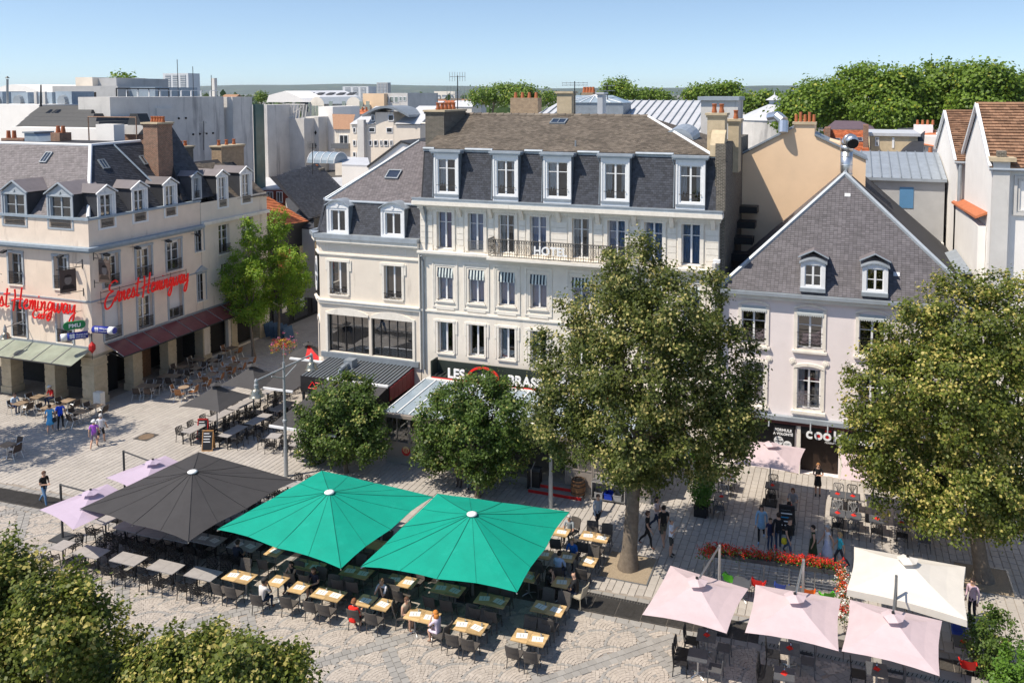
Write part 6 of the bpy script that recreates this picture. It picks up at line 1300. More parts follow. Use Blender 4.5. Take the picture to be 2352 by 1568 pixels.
# ---- hazy summer air
hz=MB();hz.box(-12600,9200,-400,12400,-1.2,160);hm=bpy.data.materials.new('haze_air');hm.use_nodes=True;hn=hm.node_tree;hn.nodes.remove(hn.nodes['Principled BSDF']);pv=hn.nodes.new('ShaderNodeVolumePrincipled');pv.inputs['Color'].default_value=(.88,.95,1,1);pv.inputs['Density'].default_value=4.2e-5;pv.inputs['Anisotropy'].default_value=.2;hn.links.new(pv.outputs[0],hn.nodes['Material Output'].inputs['Volume'])
tag(hz.build('haze',hm),kind='stuff')
# ================================================================ trees
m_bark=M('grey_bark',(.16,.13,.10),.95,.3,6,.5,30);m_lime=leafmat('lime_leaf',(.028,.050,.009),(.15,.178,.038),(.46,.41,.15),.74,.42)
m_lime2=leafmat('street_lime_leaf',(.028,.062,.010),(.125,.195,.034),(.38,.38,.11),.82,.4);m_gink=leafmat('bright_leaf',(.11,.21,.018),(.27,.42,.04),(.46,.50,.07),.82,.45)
m_limeY=leafmat('yellow_lime_leaf',(.034,.066,.010),(.19,.225,.036),(.54,.47,.14),.68,.42);m_plane=leafmat('plane_leaf',(.060,.12,.012),(.20,.30,.035),(.42,.42,.05),.88,.35);m_laur=leafmat('laurel_leaf',(.05,.12,.015),(.14,.26,.03),(.30,.08,.03),.97,.3);m_far=leafmat('far_leaf',(.035,.07,.015),(.08,.13,.025),None,1,.2)  # first one is a yellower lime leaf with more pale bracts
def leaves(name,C,per,tr,leaf,mat,parent,out=None,flat=.5,kind=None):
    """C: tuft centres (n,3); every leaf a folded kite"""
    C=np.asarray(C,float);n=len(C)*per;c=np.repeat(C,per,0);p=c+RNG.normal(0,1,(n,3))*tr*np.array([1,1,.8])
    o=np.repeat(np.asarray(out,float),per,0) if out is not None else np.zeros((n,3))
    nr=o*.7+RNG.normal(0,.55,(n,3))+np.array([-.15,-.12,flat+.1]);nr/=np.linalg.norm(nr,axis=1)[:,None]+1e-9
    a=np.cross(nr,RNG.normal(0,1,(n,3)));a/=np.linalg.norm(a,axis=1)[:,None]+1e-9;b=np.cross(nr,a)
    s=(leaf*RNG.uniform(.7,1.25,n))[:,None];v=np.empty((n,4,3));v[:,0]=p-a*s*.55;v[:,1]=p+b*s*.42+nr*s*.12;v[:,2]=p+a*s*.55;v[:,3]=p-b*s*.42+nr*s*.12
    off=V((0,0,0));q=parent
    while q: off+=q.location;q=q.parent
    v-=np.array(off);me=bpy.data.meshes.new(name);me.vertices.add(n*4);me.vertices.foreach_set('co',v.reshape(-1));me.loops.add(n*4);me.loops.foreach_set('vertex_index',np.arange(n*4,dtype=np.int32))
    me.polygons.add(n);me.polygons.foreach_set('loop_start',np.arange(0,n*4,4,dtype=np.int32));me.polygons.foreach_set('loop_total',np.full(n,4,np.int32));me.update(calc_edges=True);me.materials.append(mat)
    tn=np.repeat(RNG.random(len(C))*.45,per)+RNG.random(n)*.55;at=me.attributes.new('tone','FLOAT','FACE');at.data.foreach_set('value',tn.astype(np.float32))
    ob=bpy.data.objects.new(name,me);COL.objects.link(ob);ob.parent=parent
    if kind: ob['kind']=kind
    return ob
def tufts(lobes,n,inner=.45,spread=1.04):
    P=[];O=[];ar=np.array([(l[3]*l[4]+l[4]*l[5]+l[3]*l[5]) for l in lobes]);ar=ar/ar.sum();Lb=np.array(lobes)
    while len(P)<n:
        i=RNG.choice(len(lobes),p=ar);d=RNG.normal(0,1,3);d/=np.linalg.norm(d);r=RNG.uniform(inner**3,spread**3)**(1/3)
        bump=1+.10*math.sin(d[0]*7+i)*math.sin(d[1]*6+2*i)+.06*math.sin(d[2]*11)
        if RNG.random()<.06: bump*=1.1
        q=Lb[i,:3]+d*Lb[i,3:6]*r*bump
        k=(((q-Lb[:,:3])/Lb[:,3:6])**2).sum(1);k[i]=9
        if k.min()<.42: continue
        P.append(q);O.append(d)
        if r>.85 and d[2]>-.1 and RNG.random()<.10:
            u=d*.5+np.array([0,0,.8]);u/=np.linalg.norm(u);Ls=RNG.uniform(.25,.55)
            for w_ in (.35,.7,1.): P.append(q+u*Ls*w_+RNG.normal(0,.03,3));O.append(d)
    return np.array(P),np.array(O)
def limb(mb,p,q,r0,r1,n=7):
    p=V(p);q=V(q);k=5;pts=[p+(q-p)*(i/k)+V((random.uniform(-1,1),random.uniform(-1,1),0))*(.06*(q-p).length*(0<i<k)) for i in range(k+1)]
    for i in range(k): mb.tube(pts[i],pts[i+1],r0+(r1-r0)*i/k,r0+(r1-r0)*(i+1)/k,n,cap=False)
def tree(name,label,base,lobes,nt,per,tr,leaf,mat,trunk_r=.18,fork=.3,group=None,bark=None,limbs=9,inner=.45,lean=0.):
    base=V(base);t=thing(name,label,'tree',base,0,group);L=np.array(lobes);cen=(L[:,:3]*L[:,3:4]**2).sum(0)/(L[:,3]**2).sum();zmin=(L[:,2]-L[:,5]).min()
    fk=V((base.x+(cen[0]-base.x)*.6,base.y+(cen[1]-base.y)*.6,zmin+.5+(cen[2]-zmin)*fork));m=MB();k=7
    for i in range(k):
        a=base+(fk-base)*(i/k);b=base+(fk-base)*((i+1)/k);ra=trunk_r*(1.45 if i==0 else 1-.35*i/k);rb=trunk_r*(1-.35*(i+1)/k);m.tube(a-Z*.05,b,ra,rb,10,cap=False)
    for i in range(limbs):
        l=lobes[i%len(lobes)];limb(m,fk-Z*.2*(i%4),V(l[:3])+V((0,0,l[5]*.3)),trunk_r*.5,.03)
    m.build('trunk',bark or m_bark,t,True);P,O=tufts(lobes,nt,inner);leaves('crown',P,per,tr,leaf,mat,t,O);return t
def lpx(y,specs,dy=None,depth=1.):
    out=[]
    for i,(px_,py_,rx,ry) in enumerate(specs):
        o=0 if dy is None else dy[i%len(dy)]
        c=PY(px_,py_,y+o);sc=(c-EYE).dot(FW)/F;out.append((c.x,c.y,c.z,rx*sc,rx*sc*depth,ry*sc))
    return out
B=G(1443,1303)
tree('lime_tree','big lime tree with pale blossom standing before the hotel and pink building',B,lpx(B.y,[(1465,630,85,85),(1400,730,105,100),(1550,725,110,105),(1325,860,105,125),(1480,850,140,135),(1645,860,95,125),(1290,975,80,85),(1450,1000,130,100),(1610,1000,115,90),(1690,950,62,75),(1470,1070,75,55)],(0,.8,-.8,.6,-.6,0,.3,-.9,.7,0,.2)),1300,66,.20,.125,m_lime,.34,.35)
B=G(795,1085);tree('small_lime_tree','small round lime tree directly behind the left green parasol',B,lpx(B.y,[(790,912,62,50),(735,968,50,58),(842,965,48,62),(790,985,75,68),(728,1020,42,40),(850,1022,38,40)],(0,.3,-.3)),440,52,.17,.135,m_lime2,.12,.3)
B=G(1097,1140);tree('small_lime_tree','small round lime tree in front of the brasserie, between green parasol and big lime',B,lpx(B.y,[(1090,905,70,55),(1020,970,68,66),(1150,950,68,76),(1090,1005,88,76),(1000,1040,48,42),(1178,1030,52,56),(1115,1075,55,32)],(0,.4,-.4)),560,52,.17,.135,m_lime2,.13,.3)
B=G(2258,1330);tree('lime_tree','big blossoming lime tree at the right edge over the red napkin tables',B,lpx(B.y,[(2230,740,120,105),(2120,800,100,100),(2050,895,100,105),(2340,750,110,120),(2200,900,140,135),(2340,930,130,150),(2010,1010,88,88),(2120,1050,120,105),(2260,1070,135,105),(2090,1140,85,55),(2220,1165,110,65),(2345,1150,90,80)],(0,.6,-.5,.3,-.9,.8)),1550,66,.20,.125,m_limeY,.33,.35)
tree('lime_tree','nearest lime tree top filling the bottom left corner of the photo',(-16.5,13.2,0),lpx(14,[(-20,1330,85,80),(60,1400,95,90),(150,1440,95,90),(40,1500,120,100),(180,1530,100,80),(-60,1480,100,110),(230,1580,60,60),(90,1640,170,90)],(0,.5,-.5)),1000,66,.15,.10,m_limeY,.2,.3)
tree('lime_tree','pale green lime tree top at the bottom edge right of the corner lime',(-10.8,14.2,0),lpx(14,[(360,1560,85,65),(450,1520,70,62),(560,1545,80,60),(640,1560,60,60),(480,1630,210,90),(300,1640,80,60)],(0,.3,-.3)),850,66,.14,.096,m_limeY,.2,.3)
tree('lime_tree','lime tree just outside the left edge shading the cafe terrace',(-48.6,30.8,0),[(-48.6,30.8,11.0,3.0,3.0,2.4),(-47.6,32.4,9.2,2.6,2.6,2.0),(-49.8,30.0,8.8,2.6,2.4,2.0),(-47.4,29.6,9.6,2.4,2.4,1.9)],330,42,.22,.16,m_lime,.25,.3)
B=G(583,818);tree('ginkgo_tree','bright green slender tree at the left of the lane entrance',B,lpx(B.y,[(575,540,24,35),(560,610,38,45),(535,655,34,32),(590,640,32,45),(560,700,42,36),(590,720,28,30)],(0,.4,-.4)),380,44,.17,.13,m_gink,.12,.25)
B=G(640,792);tree('ginkgo_tree','bright green slender tree right of the first in the lane entrance',B,lpx(B.y,[(640,520,26,40),(620,580,40,42),(665,600,36,42),(640,650,48,42),(600,690,30,30),(685,640,26,34),(665,690,34,34)],(0,.4,-.4)),420,44,.17,.13,m_gink,.12,.25)
# trees beyond the roofs
def fartree(label,px_,base_z,y,specs,nt,mat,leaf=.5,group='trees beyond the roofs'):
    l=lpx(y,specs,(0,2,-2));return tree('plane_tree',label,(l[0][0],y,base_z),l,nt,30,leaf*1.5,leaf,mat,.4,.2,group,limbs=4,inner=.7)
for i,(lb,sp) in enumerate((('far left tree of the big wooded mass on the right skyline',[(1850,250,50,30),(1880,235,55,40),(1830,270,40,25)]),('tallest rounded tree of the big wooded mass on the right skyline',[(1985,195,60,40),(1940,225,60,45),(2000,240,70,50),(1960,265,60,35)]),('middle tree of the big wooded mass, dipping slightly lower',[(2070,205,55,38),(2100,240,65,50),(2050,265,65,35)]),('yellowish topped tree in the right part of the wooded mass',[(2180,190,65,42),(2150,230,65,50),(2200,255,70,40)]),('broad tree of the wooded mass above the white gable houses',[(2265,195,60,45),(2300,230,60,50),(2250,250,60,40)]),('rightmost tree of the wooded mass at the photo edge',[(2350,215,45,35),(2340,250,55,40)]))):
    fartree(lb,0,0,135+6*(i%2),sp,420,m_plane,.5,'big wooded mass on the right skyline')
for lb,y,sp,nt in (('round tree cluster right of the hotel aerial',230,[(1110,222,32,18),(1150,215,36,20),(1195,225,35,18)],170),('tree behind the rooftop chimneys above the hotel ridge',230,[(1200,212,35,14),(1250,225,30,14)],90),('pointed tree rising above the zinc roof lantern',200,[(1418,203,26,20),(1400,215,24,14),(1440,215,22,14)],110),('low bushy tree right of the pointed tree',220,[(1475,218,26,10),(1510,222,26,9)],70),('broad tree behind the right end of the zinc roof',200,[(1600,214,30,12),(1645,212,36,13)],110),('round tree beside the rooftop plant room',200,[(1668,210,24,12)],60),('trees left of the round conical hall',190,[(1725,240,36,18),(1760,232,30,14)],100),('dark tree far left behind the towers',300,[(600,222,12,8)],30),('small roof terrace tree on the left skyline',120,[(276,192,8,6),(283,190,6,6)],24)):
    fartree(lb,0,0,y,sp,nt,m_plane,.6)
# far wood and houses on the plain
n=2600;yy=RNG.uniform(300,3800,n)**1.0;xx=-yy*RNG.uniform(.05,1.15,n)+RNG.uniform(-50,250,n);zz=RNG.uniform(1,8,n);P=np.stack([xx,yy,zz],1)
fw=leaves('far_wood',P,4,6,7,m_far,None);tag(fw,'low green belt of far off trees between the roofs and the hills','wood',kind='stuff')
# hedge bushes at the lower right
def bush(name,label,lobes,nt,mat,leaf,pot=None,cat='shrub'):
    l=lobes[0];t=thing(name,label,cat,(l[0],l[1],0));P,O=tufts(lobes,nt,.5);leaves('foliage',P,26,.10,leaf,mat,t,O)
    m=MB()
    for i in range(6): limb(m,(l[0]+random.uniform(-.1,.1),l[1],.1),(lobes[i%len(lobes)][0]+random.uniform(-.2,.2),lobes[i%len(lobes)][1],lobes[i%len(lobes)][2]),.03,.012,5)
    m.build('stem',m_bark,t)
    if pot: MB().prism([(l[0]-pot,l[1]-pot,.02),(l[0]+pot,l[1]-pot,.02),(l[0]+pot,l[1]+pot,.02),(l[0]-pot,l[1]+pot,.02)],(0,0,pot*1.6)).build('planter',m_black,t)
    return t
b=G(2300,1568);bush('photinia_hedge','bright green leafy hedge shrub filling the bottom right corner',[(5.0,27.6,1.0,.75,.7,.95),(5.5,28.5,1.1,.8,.7,.95),(5.5,29.2,1.2,.7,.6,.8),(5.9,27.8,.9,.7,.7,.9)],330,m_laur,.10)
bush('dark_shrub','darker green shrub in the shade behind the bright hedge',[(4.9,31.0,1.1,.6,.6,.8),(5.4,31.6,1.2,.7,.6,.8),(5.3,30.5,.8,.6,.5,.7)],170,m_lime2,.09)
B=G(1610,1182);bush('potted_shrub','tall potted shrub in a black planter beside the terrace tables',[(B.x,B.y,1.2,.5,.5,.7),(B.x+.1,B.y,2.1,.52,.5,.8),(B.x,B.y,3.0,.45,.42,.6)],240,m_laur,.09,.3)
# ================================================================ terrace furniture
m_rat=M('grey_woven_rattan',(.085,.075,.068),.7,.3,60,.5,120);m_ratL=M('pale_wicker',(.42,.37,.28),.7,.25,60,.4,120);m_bpl=M('black_resin',(.018,.018,.02),.45,.15,8);m_gpl=M('grey_resin',(.27,.27,.275),.5,.1,6);m_dgpl=M('dark_grey_resin',(.09,.09,.095),.5,.1,6)
m_brat=M('brown_woven_rattan',(.25,.11,.045),.7,.3,50,.4,120);m_drat=M('dark_woven_rattan',(.07,.05,.04),.7,.3,50,.4,120)
m_top=M('oak_table_board',(.52,.35,.17),.5,.18,3,.1,40,.4,island=.3);m_gtop=M('weathered_grey_top',(.33,.31,.30),.55,.14,4,.1,50,.4);m_ktop=M('slate_grey_top',(.075,.08,.09),.4,.15,3,.05,40,.5);m_etop=M('worn_brown_board',(.26,.19,.13),.55,.22,3,.1,40,island=.2)
m_paper=M('white_paper',(.72,.72,.70),.8,.12,14);m_nap=M('red_napkin',(.62,.03,.02),.8,.08,6);m_cup=glassmat('drinking_glass',(.85,.88,.9),.15)
LG=lambda mb,x,y,z,r=.016,sx=0,sy=0:mb.tube((x+sx,y+sy,0),(x,y,z),r,r,6)
def P4(t,mat,w,d,z,r=.018,spl=.03):
    for sx in (-1,1):
        for sy in (-1,1): LG(MB(),sx*w/2,sy*d/2,z,r,sx*spl,sy*spl).build('leg',mat,t,local=True)
def ch_rattan(mat):
    t=thing('rattan_chair','x','chair');MB().box(-.24,.24,-.22,.24,.40,.46).build('seat',mat,t,local=True);b=MB();n=6
    for k in range(n):
        a=-.25+.5*k/n;c=-.25+.5*(k+1)/n;f=lambda x:-.25-.10*(1-(x/.25)**2)*.5
        for z0,z1,w in ((.46,.70,0),(.70,.93,-.07)):
            b.obox((a,f(a)+w*.9*((z0-.46)/.24),z0),V((c-a,f(c)-f(a),0)),V((0,.035,0)),V((0,-.05,z1-z0)))
    b.build('backrest',mat,t,local=True);P4(t,mat,.42,.40,.42);return Proto(t)
def lattice(mb,fn,nx,ny,r):
    for i in range(nx+1):
        mb.path([fn(i/nx,j/6) for j in range(7)],r,4)
    for j in range(ny+1):
        mb.path([fn(i/6,j/ny) for i in range(7)],r,4)
    for i in range(nx):
        for j in range(ny):
            if (i*7+j*3)%2: mb.path([fn(i/nx,j/ny),fn((i+1)/nx,(j+1)/ny)],r,4)
            else: mb.path([fn((i+1)/nx,j/ny),fn(i/nx,(j+1)/ny)],r,4)
def ch_open(mat):
    t=thing('openwork_armchair','x','chair');s=MB();lattice(s,lambda u,v:V((-.24+.48*u,-.22+.46*v,.45)),4,4,.013);s.build('seat',mat,t,local=True)
    b=MB();lattice(b,lambda u,v:V((-.25+.5*u,-.24-.06*math.sin(math.pi*u)-.06*v,.46+.36*v)),5,4,.013);b.build('backrest',mat,t,local=True);P4(t,mat,.46,.44,.46,.018,.03)
    for sx in (-1,1): MB().path([(sx*.26,.20,.42),(sx*.27,.16,.66),(sx*.27,-.24,.68)],.02,6).build('armrest',mat,t,local=True)
    return Proto(t)
def ch_tree(mat,nm='branch_back_chair'):
    t=thing(nm,'x','chair');MB().box(-.23,.23,-.21,.24,.43,.46).build('seat',mat,t,local=True);b=MB();f=lambda x,z:V((x,-.22-.10*(z-.46),z))
    b.path([f(-.22,.46),f(-.23,.86),f(-.17,.93),f(.17,.93),f(.23,.86),f(.22,.46)],.02,6)
    for x0,x1 in ((-.02,-.19),(-.02,-.09),(0,.0),(.02,.09),(.02,.19)): b.path([f(x0,.46),f(x0+(x1-x0)*.3,.62),f(x1,.92)],.014,5)
    for x in (-.12,.12): b.path([f(x*.5,.7),f(x*1.6,.78)],.012,4)
    b.build('backrest',mat,t,local=True);P4(t,mat,.42,.42,.44,.018,.035);return Proto(t)
def ch_alu(mat,nm='bistro_chair'):
    t=thing(nm,'x','chair');MB().box(-.22,.22,-.2,.22,.43,.46).build('seat',mat,t,local=True);MB().obox((-.22,-.22,.5),V((.44,0,0)),V((0,.03,0)),V((0,-.07,.36))).build('backrest',mat,t,local=True)
    for sx in (-1,1): MB().path([(sx*.27,.3,0),(sx*.25,.2,.4),(sx*.27,.2,.6),(sx*.27,.0,.67),(sx*.25,-.2,.64),(sx*.23,-.28,.86)],.017,6).path([(sx*.25,-.2,.64),(sx*.25,-.12,.4),(sx*.27,-.3,0)],.017,6).build('leg_frame',m_alu,t,local=True)
    return Proto(t)
def ch_shell(col,nm):
    m=M(nm+'_plastic',col,.35,.05);t=thing(nm,'x','chair');s=MB();N=8
    def f(u,v): # u across -1..1, v 0 front seat ..1 back top
        x=.24*u*(1-.15*v);a=min(1,v/.5);c=max(0,(v-.5)/.5);return V((x,.24-.44*a-.1*c,.44+.04*u*u+.36*c+.0*a-.02*math.sin(a*3.1)))
    for i in range(N):
        for j in range(N):
            u0=-1+2*i/N;u1=-1+2*(i+1)/N;v0=j/N;v1=(j+1)/N;s.face([f(u0,v0),f(u1,v0),f(u1,v1),f(u0,v1)])
    s.build('shell',m,t,True,local=True)
    for sx in (-1,1): MB().path([(sx*.23,.24,.46),(sx*.27,.1,.64),(sx*.25,-.22,.66)],.025,6).build('armrest',m,t,local=True)
    P4(t,m_iron,.4,.4,.44,.012,.03);return Proto(t)
def tbase(t,x=0.,mat=None,L=.3,z=.71):
    MB().tube((x,0,.04),(x,0,z),.035,n=8).build('pedestal',mat or m_alu,t,local=True)
    for a in (45,135,225,315):
        c=math.cos(math.radians(a))*L;s=math.sin(math.radians(a))*L;MB().path([(x,0,.09),(x+c*.6,s*.6,.06),(x+c,s,.015)],.022,5).build('foot',mat or m_alu,t,local=True)
def boards(t,x0,x1,y0,y1,n,mat,z0=.715,z1=.75):
    for k in range(n):
        a=y0+(y1-y0)*k/n;b=y0+(y1-y0)*(k+1)/n;MB().box(x0,x1,a+.003,b-.003,z0,z1).build('table_board',mat,t,local=True)
def tb(name,halves,w,d,mat,base,nb=0,legs=False):
    t=thing(name,'x','table')
    for h in range(halves):
        x0=-halves*w/2+h*w
        if nb: boards(t,x0+.004,x0+w-.004,-d/2,d/2,nb,mat)
        else: MB().box(x0+.004,x0+w-.004,-d/2,d/2,.715,.75).build('table_top',mat,t,local=True)
        if legs:
            for sx in (.06,w-.06):
                for sy in (-1,1): MB().box(x0+sx-.025,x0+sx+.025,sy*(d/2-.08)-.025,sy*(d/2-.08)+.025,0,.715).build('leg',base,t,local=True)
        else: tbase(t,x0+w/2,base)
    return Proto(t)
CR=ch_rattan(m_rat);CRL=ch_rattan(m_ratL);CO=ch_open(m_bpl);CT=ch_tree(m_bpl);CTG=ch_tree(m_gpl);CTD=ch_tree(m_dgpl);CA=ch_alu(m_brat);CAD=ch_alu(m_drat)
CSR=ch_shell((.6,.02,.015),'red_shell_chair');CSG=ch_shell((.08,.4,.02),'green_shell_chair');CSO=ch_shell((.7,.12,.01),'orange_shell_chair');CSB=ch_shell((.03,.06,.28),'blue_shell_chair')
TW2=tb('wooden_table',2,.62,.70,m_top,m_ironG,5);TW1=tb('wooden_table',1,.66,.70,m_top,m_ironG,5);TG2=tb('grey_table',2,.67,.72,m_gtop,m_iron,0);TG1=tb('grey_table',1,.70,.70,m_gtop,m_iron,0)
TK1=tb('dark_table',1,.68,.68,m_ktop,m_alu,0);TE1=tb('brown_bistro_table',1,.68,.68,m_etop,m_alu,4);TE2=tb('brown_bistro_table',2,.68,.7,m_etop,m_alu,4)
_t=thing('round_bistro_table','x','table');MB().lathe((0,0,.715),[(.34,0),(.35,.015),(.34,.03)],20).build('table_top',m_etop,_t,local=True);tbase(_t);TR=Proto(_t)
TL=tb('long_grey_table',2,.85,.72,m_gtop,m_iron,0,True)
_t=thing('place_setting','x','place setting');MB().box(-.2,.2,-.14,.14,0,.003).build('paper_mat',m_paper,_t,local=True);MB().box(-.06,-.045,-.1,.1,.003,.007).box(.05,.065,-.1,.1,.003,.007).build('cutlery',m_ironG,_t,local=True);MB().lathe((.1,.17,0),[(.03,0),(.036,.11),(.032,.11),(.027,.01)],10).build('glass',m_cup,_t,local=True);PS=Proto(_t)
_t=thing('red_napkin_setting','x','napkin');MB().face([(-.13,0,.004),(0,-.13,.004),(.13,0,.004),(0,.13,.02)]).face([(-.11,.03,.006),(.0,-.09,.02),(.11,.03,.006),(0,.10,.05)]).build('napkin',m_nap,_t,local=True);MB().lathe((.03,.08,0),[(.04,0),(.045,.09),(.02,.15),(.025,.2)],10).build('carafe',m_cup,_t,local=True);NS=Proto(_t)
SD={'nl':'near left','nr':'near right','fl':'far left','fr':'far right','n':'near','f':'far','l':'left','r':'right'}
def seat(x,y,rz,key,w,d):
    o={'nl':(-w/4,-d/2-.22,0),'nr':(w/4,-d/2-.22,0),'fl':(-w/4,d/2+.22,math.pi),'fr':(w/4,d/2+.22,math.pi),'n':(0,-d/2-.22,0),'f':(0,d/2+.22,math.pi),'l':(-w/2-.24,0,-math.pi/2),'r':(w/2+.24,0,math.pi/2)}[key]
    c,s=math.cos(rz),math.sin(rz);return x+o[0]*c-o[1]*s,y+o[0]*s+o[1]*c,rz+o[2]
def table_set(P,x,y,ph,chairs,CP,cname,gt,gc,w=1.3,d=.7,rz=0.,tname='table',sett=None,nset=0,z=0.):
    P.put((x,y,z),rz,f'{tname}, {ph}',gt)
    for k in chairs:
        cx_,cy_,cr_=seat(x,y,rz,k,w,d);CP.put((cx_+random.uniform(-.04,.04),cy_+random.uniform(-.04,.04),z),cr_+random.uniform(-.12,.12),f'{cname}, {SD[k]} of {ph}',gc)
    if sett:
        for j in range(nset):
            u=(j-(nset-1)/2)*.6;c,s=math.cos(rz),math.sin(rz);sett[0].put((x+u*c,y+u*s,z+.752),rz+random.uniform(-.3,.3),f"{sett[1]}{(' at left' if j==0 else ' at right') if nset>1 else ''}, {ph}",sett[2])
ordn=['first','second','third','fourth','fifth','sixth','seventh','eighth','ninth','tenth']
GF='furniture of the front terrace row'
S4=['nl','nr','fl','fr'];ps=(PS,'white paper place setting','paper place settings');ns=(NS,'folded red napkin and carafe','red napkin settings')
for i,(x,y) in enumerate(((-31.26,25.89),(-29.67,25.9),(-27.76,25.99),(-25.85,26.04),(-24.04,26.13))):
    ph=f'{ordn[i]} grey table in sunny front row';table_set(TG1 if i==0 else TG2,x,y,ph,['n','f'] if i==0 else S4,CO,'black openwork armchair','grey front row tables','openwork armchairs',1.34 if i else .7,.72,tname='weathered grey table top')
for i,(x,y) in enumerate(((-31.31,28.13),(-29.77,28.05),(-28.36,27.99),(-27.0,28.1),(-25.68,28.3),(-23.91,28.42))):
    ph=f'{ordn[i]} table in front black parasol row';table_set(TG2 if i else TG1,x,y,ph,['nl','nr','fl','fr'] if i else ['n','f'],CO,'black openwork armchair','grey tables in black parasol shade','openwork armchairs',1.34 if i else .7,.72,tname='grey table',sett=ps if i>3 else None,nset=2)
for i,(x,y) in enumerate(((-29.6,30.2),(-27.4,30.2),(-25.2,30.3),(-25.48,33.88),(-24.0,32.0),(-26.6,32.4))):
    ph=f'{ordn[i]} table deep under black parasol';table_set(TG2,x,y,ph,S4,CO,'black openwork armchair','grey tables in black parasol shade','openwork armchairs',1.34,.72,tname='grey table')
wf=[('W1',-22.52,26.43,2,['nl','nr','fl']),('W2',-20.88,26.67,1,[]),('W3',-19.81,26.58,1,['n']),('W4',-18.47,26.58,2,S4),('W5',-16.89,26.68,1,['n']),('W6',-16.15,26.68,1,['n','f']),('W7',-14.41,26.55,2,[]),('W8',-12.51,26.56,2,S4),('W9',-10.21,26.68,2,S4)]
for i,(k,x,y,h,c) in enumerate(wf):
    ph=f'{ordn[i]} wooden table of front row';table_set(TW2 if h==2 else TW1,x,y,ph,c,CR,'grey rattan chair','wooden front row tables','rattan chairs',1.24 if h==2 else .66,.7,tname='oak topped table',sett=ps,nset=h)
CR.put((-20.95,25.72,0),.1,'grey rattan chair of the man in patterned shirt at the second wooden table','rattan chairs');CR.put((-20.7,27.5,0),math.pi,'grey rattan chair of the woman opposite the patterned shirt man','rattan chairs')
CR.put((-19.6,27.45,0),math.pi,'grey rattan chair of the woman in navy at third wooden table','rattan chairs');CR.put((-16.6,27.6,0),math.pi,'grey rattan chair of the man in white polo shirt','rattan chairs')
CR.put((-15.35,26.75,0),-1.2,'grey rattan chair of the woman in beige top, left of seventh table','rattan chairs');CR.put((-13.5,26.25,0),1.35,'grey rattan chair of the red haired woman, right of seventh table','rattan chairs')
for i,(x,y) in enumerate(((-22.37,28.45),(-20.36,27.99),(-18.27,28.22),(-16.24,28.27),(-14.26,28.36),(-12.37,28.27),(-10.15,28.49))):
    ph=f'{ordn[i]} wooden table of second row';table_set(TW1 if i==0 else TW2,x,y,ph,['n'] if i==0 else ['nl','nr','fl','fr'],CR,'grey rattan chair','wooden second row tables','rattan chairs',.66 if i==0 else 1.24,.7,tname='oak topped table',sett=ps,nset=1 if i==0 else 2)
for i,(x,y) in enumerate(((-21.2,30.3),(-18.9,30.3),(-16.6,30.3),(-14.3,30.4),(-20,32.2),(-14.6,32.2))):
    ph=f'{ordn[i]} wooden table deep under green parasols';table_set(TW2,x,y,ph,S4,CR,'grey rattan chair','shaded wooden tables','rattan chairs',1.24,.7,tname='oak topped table')
for k,x,y,h,c,ph in (('U1',-9.95,33.94,2,S4,'table by grey hooded man'),('U2',-9.65,32.02,1,['n','f'],'table left of big tree pit'),('U3',-10.58,32.04,1,[],'table of two blue shirted men'),('U4',-10.22,30.25,1,[],'table of bald man'),('U5',-11.44,33.85,1,['n'],'table of elderly man'),('U6',-11.56,31.92,1,['n'],'table half under parasol edge'),('U7',-11.58,30.19,1,['f'],'table below parasol tip')):
    table_set(TW2 if h==2 else TW1,x,y,ph,c,CR,'dark rattan chair','wooden tables beside the green parasol','rattan chairs',1.24 if h==2 else .66,.7,tname='oak topped table',sett=ps,nset=h)
for x,y,r,l in ((-10.55,32.8,math.pi,'man in royal blue'),(-10.75,31.25,.1,'man in pale blue shirt'),(-10.95,30.3,-1.4,'woman in black at the bald man\'s table'),(-11.2,34.6,math.pi-.3,'elderly man')): CR.put((x,y,0),r,f'dark rattan chair of the {l}','rattan chairs')
CRL.put((-9.5,30.15,0),1.35,'pale wicker chair of the bald man in black','rattan chairs')
# bar terrace left of the lamp post
for i,(x,y) in enumerate(((-35.14,38.03),(-35.13,39.92),(-35.1,41.8),(-35.08,44.66),(-35.4,46.5))):
    ph=f'{ordn[i]} table of outer bar row';TL.put((x,y,0),math.pi/2,f'long pale grey table, {ph}','bar terrace tables')
    for dx,dy,r,s in ((-.62,-.45,-math.pi/2,'near left'),(-.62,.45,-math.pi/2,'far left'),(.62,-.45,math.pi/2,'near right'),(.62,.45,math.pi/2,'far right')): CO.put((x+dx,y+dy,0),r,f'black openwork armchair, {s} of {ph}','openwork armchairs')
for i,(x,y) in enumerate(((-32.77,38.25),(-32.56,40.2),(-32.5,42.4))):
    ph=f'{ordn[i]} table of inner bar row';TL.put((x,y,0),math.pi/2,f'long grey table, {ph}','bar terrace tables')
    for dx,dy,r,s in ((-.62,-.45,-math.pi/2,'near left'),(-.62,.45,-math.pi/2,'far left'),(.62,-.45,math.pi/2,'near right'),(.62,.45,math.pi/2,'far right')): CO.put((x+dx,y+dy,0),r,f'black openwork armchair, {s} of {ph}','openwork armchairs')
table_set(TG1,-30.1,38.45,'sunny table left of lamp post',['l','r','n','f'],CO,'black openwork armchair','bar terrace tables','openwork armchairs',.7,.7,.25,'pale square grey table');table_set(TG1,-28.17,37.99,'sunny table right of lamp post',['l','r'],CO,'black openwork armchair','bar terrace tables','openwork armchairs',.7,.7,0,'pale square grey table')
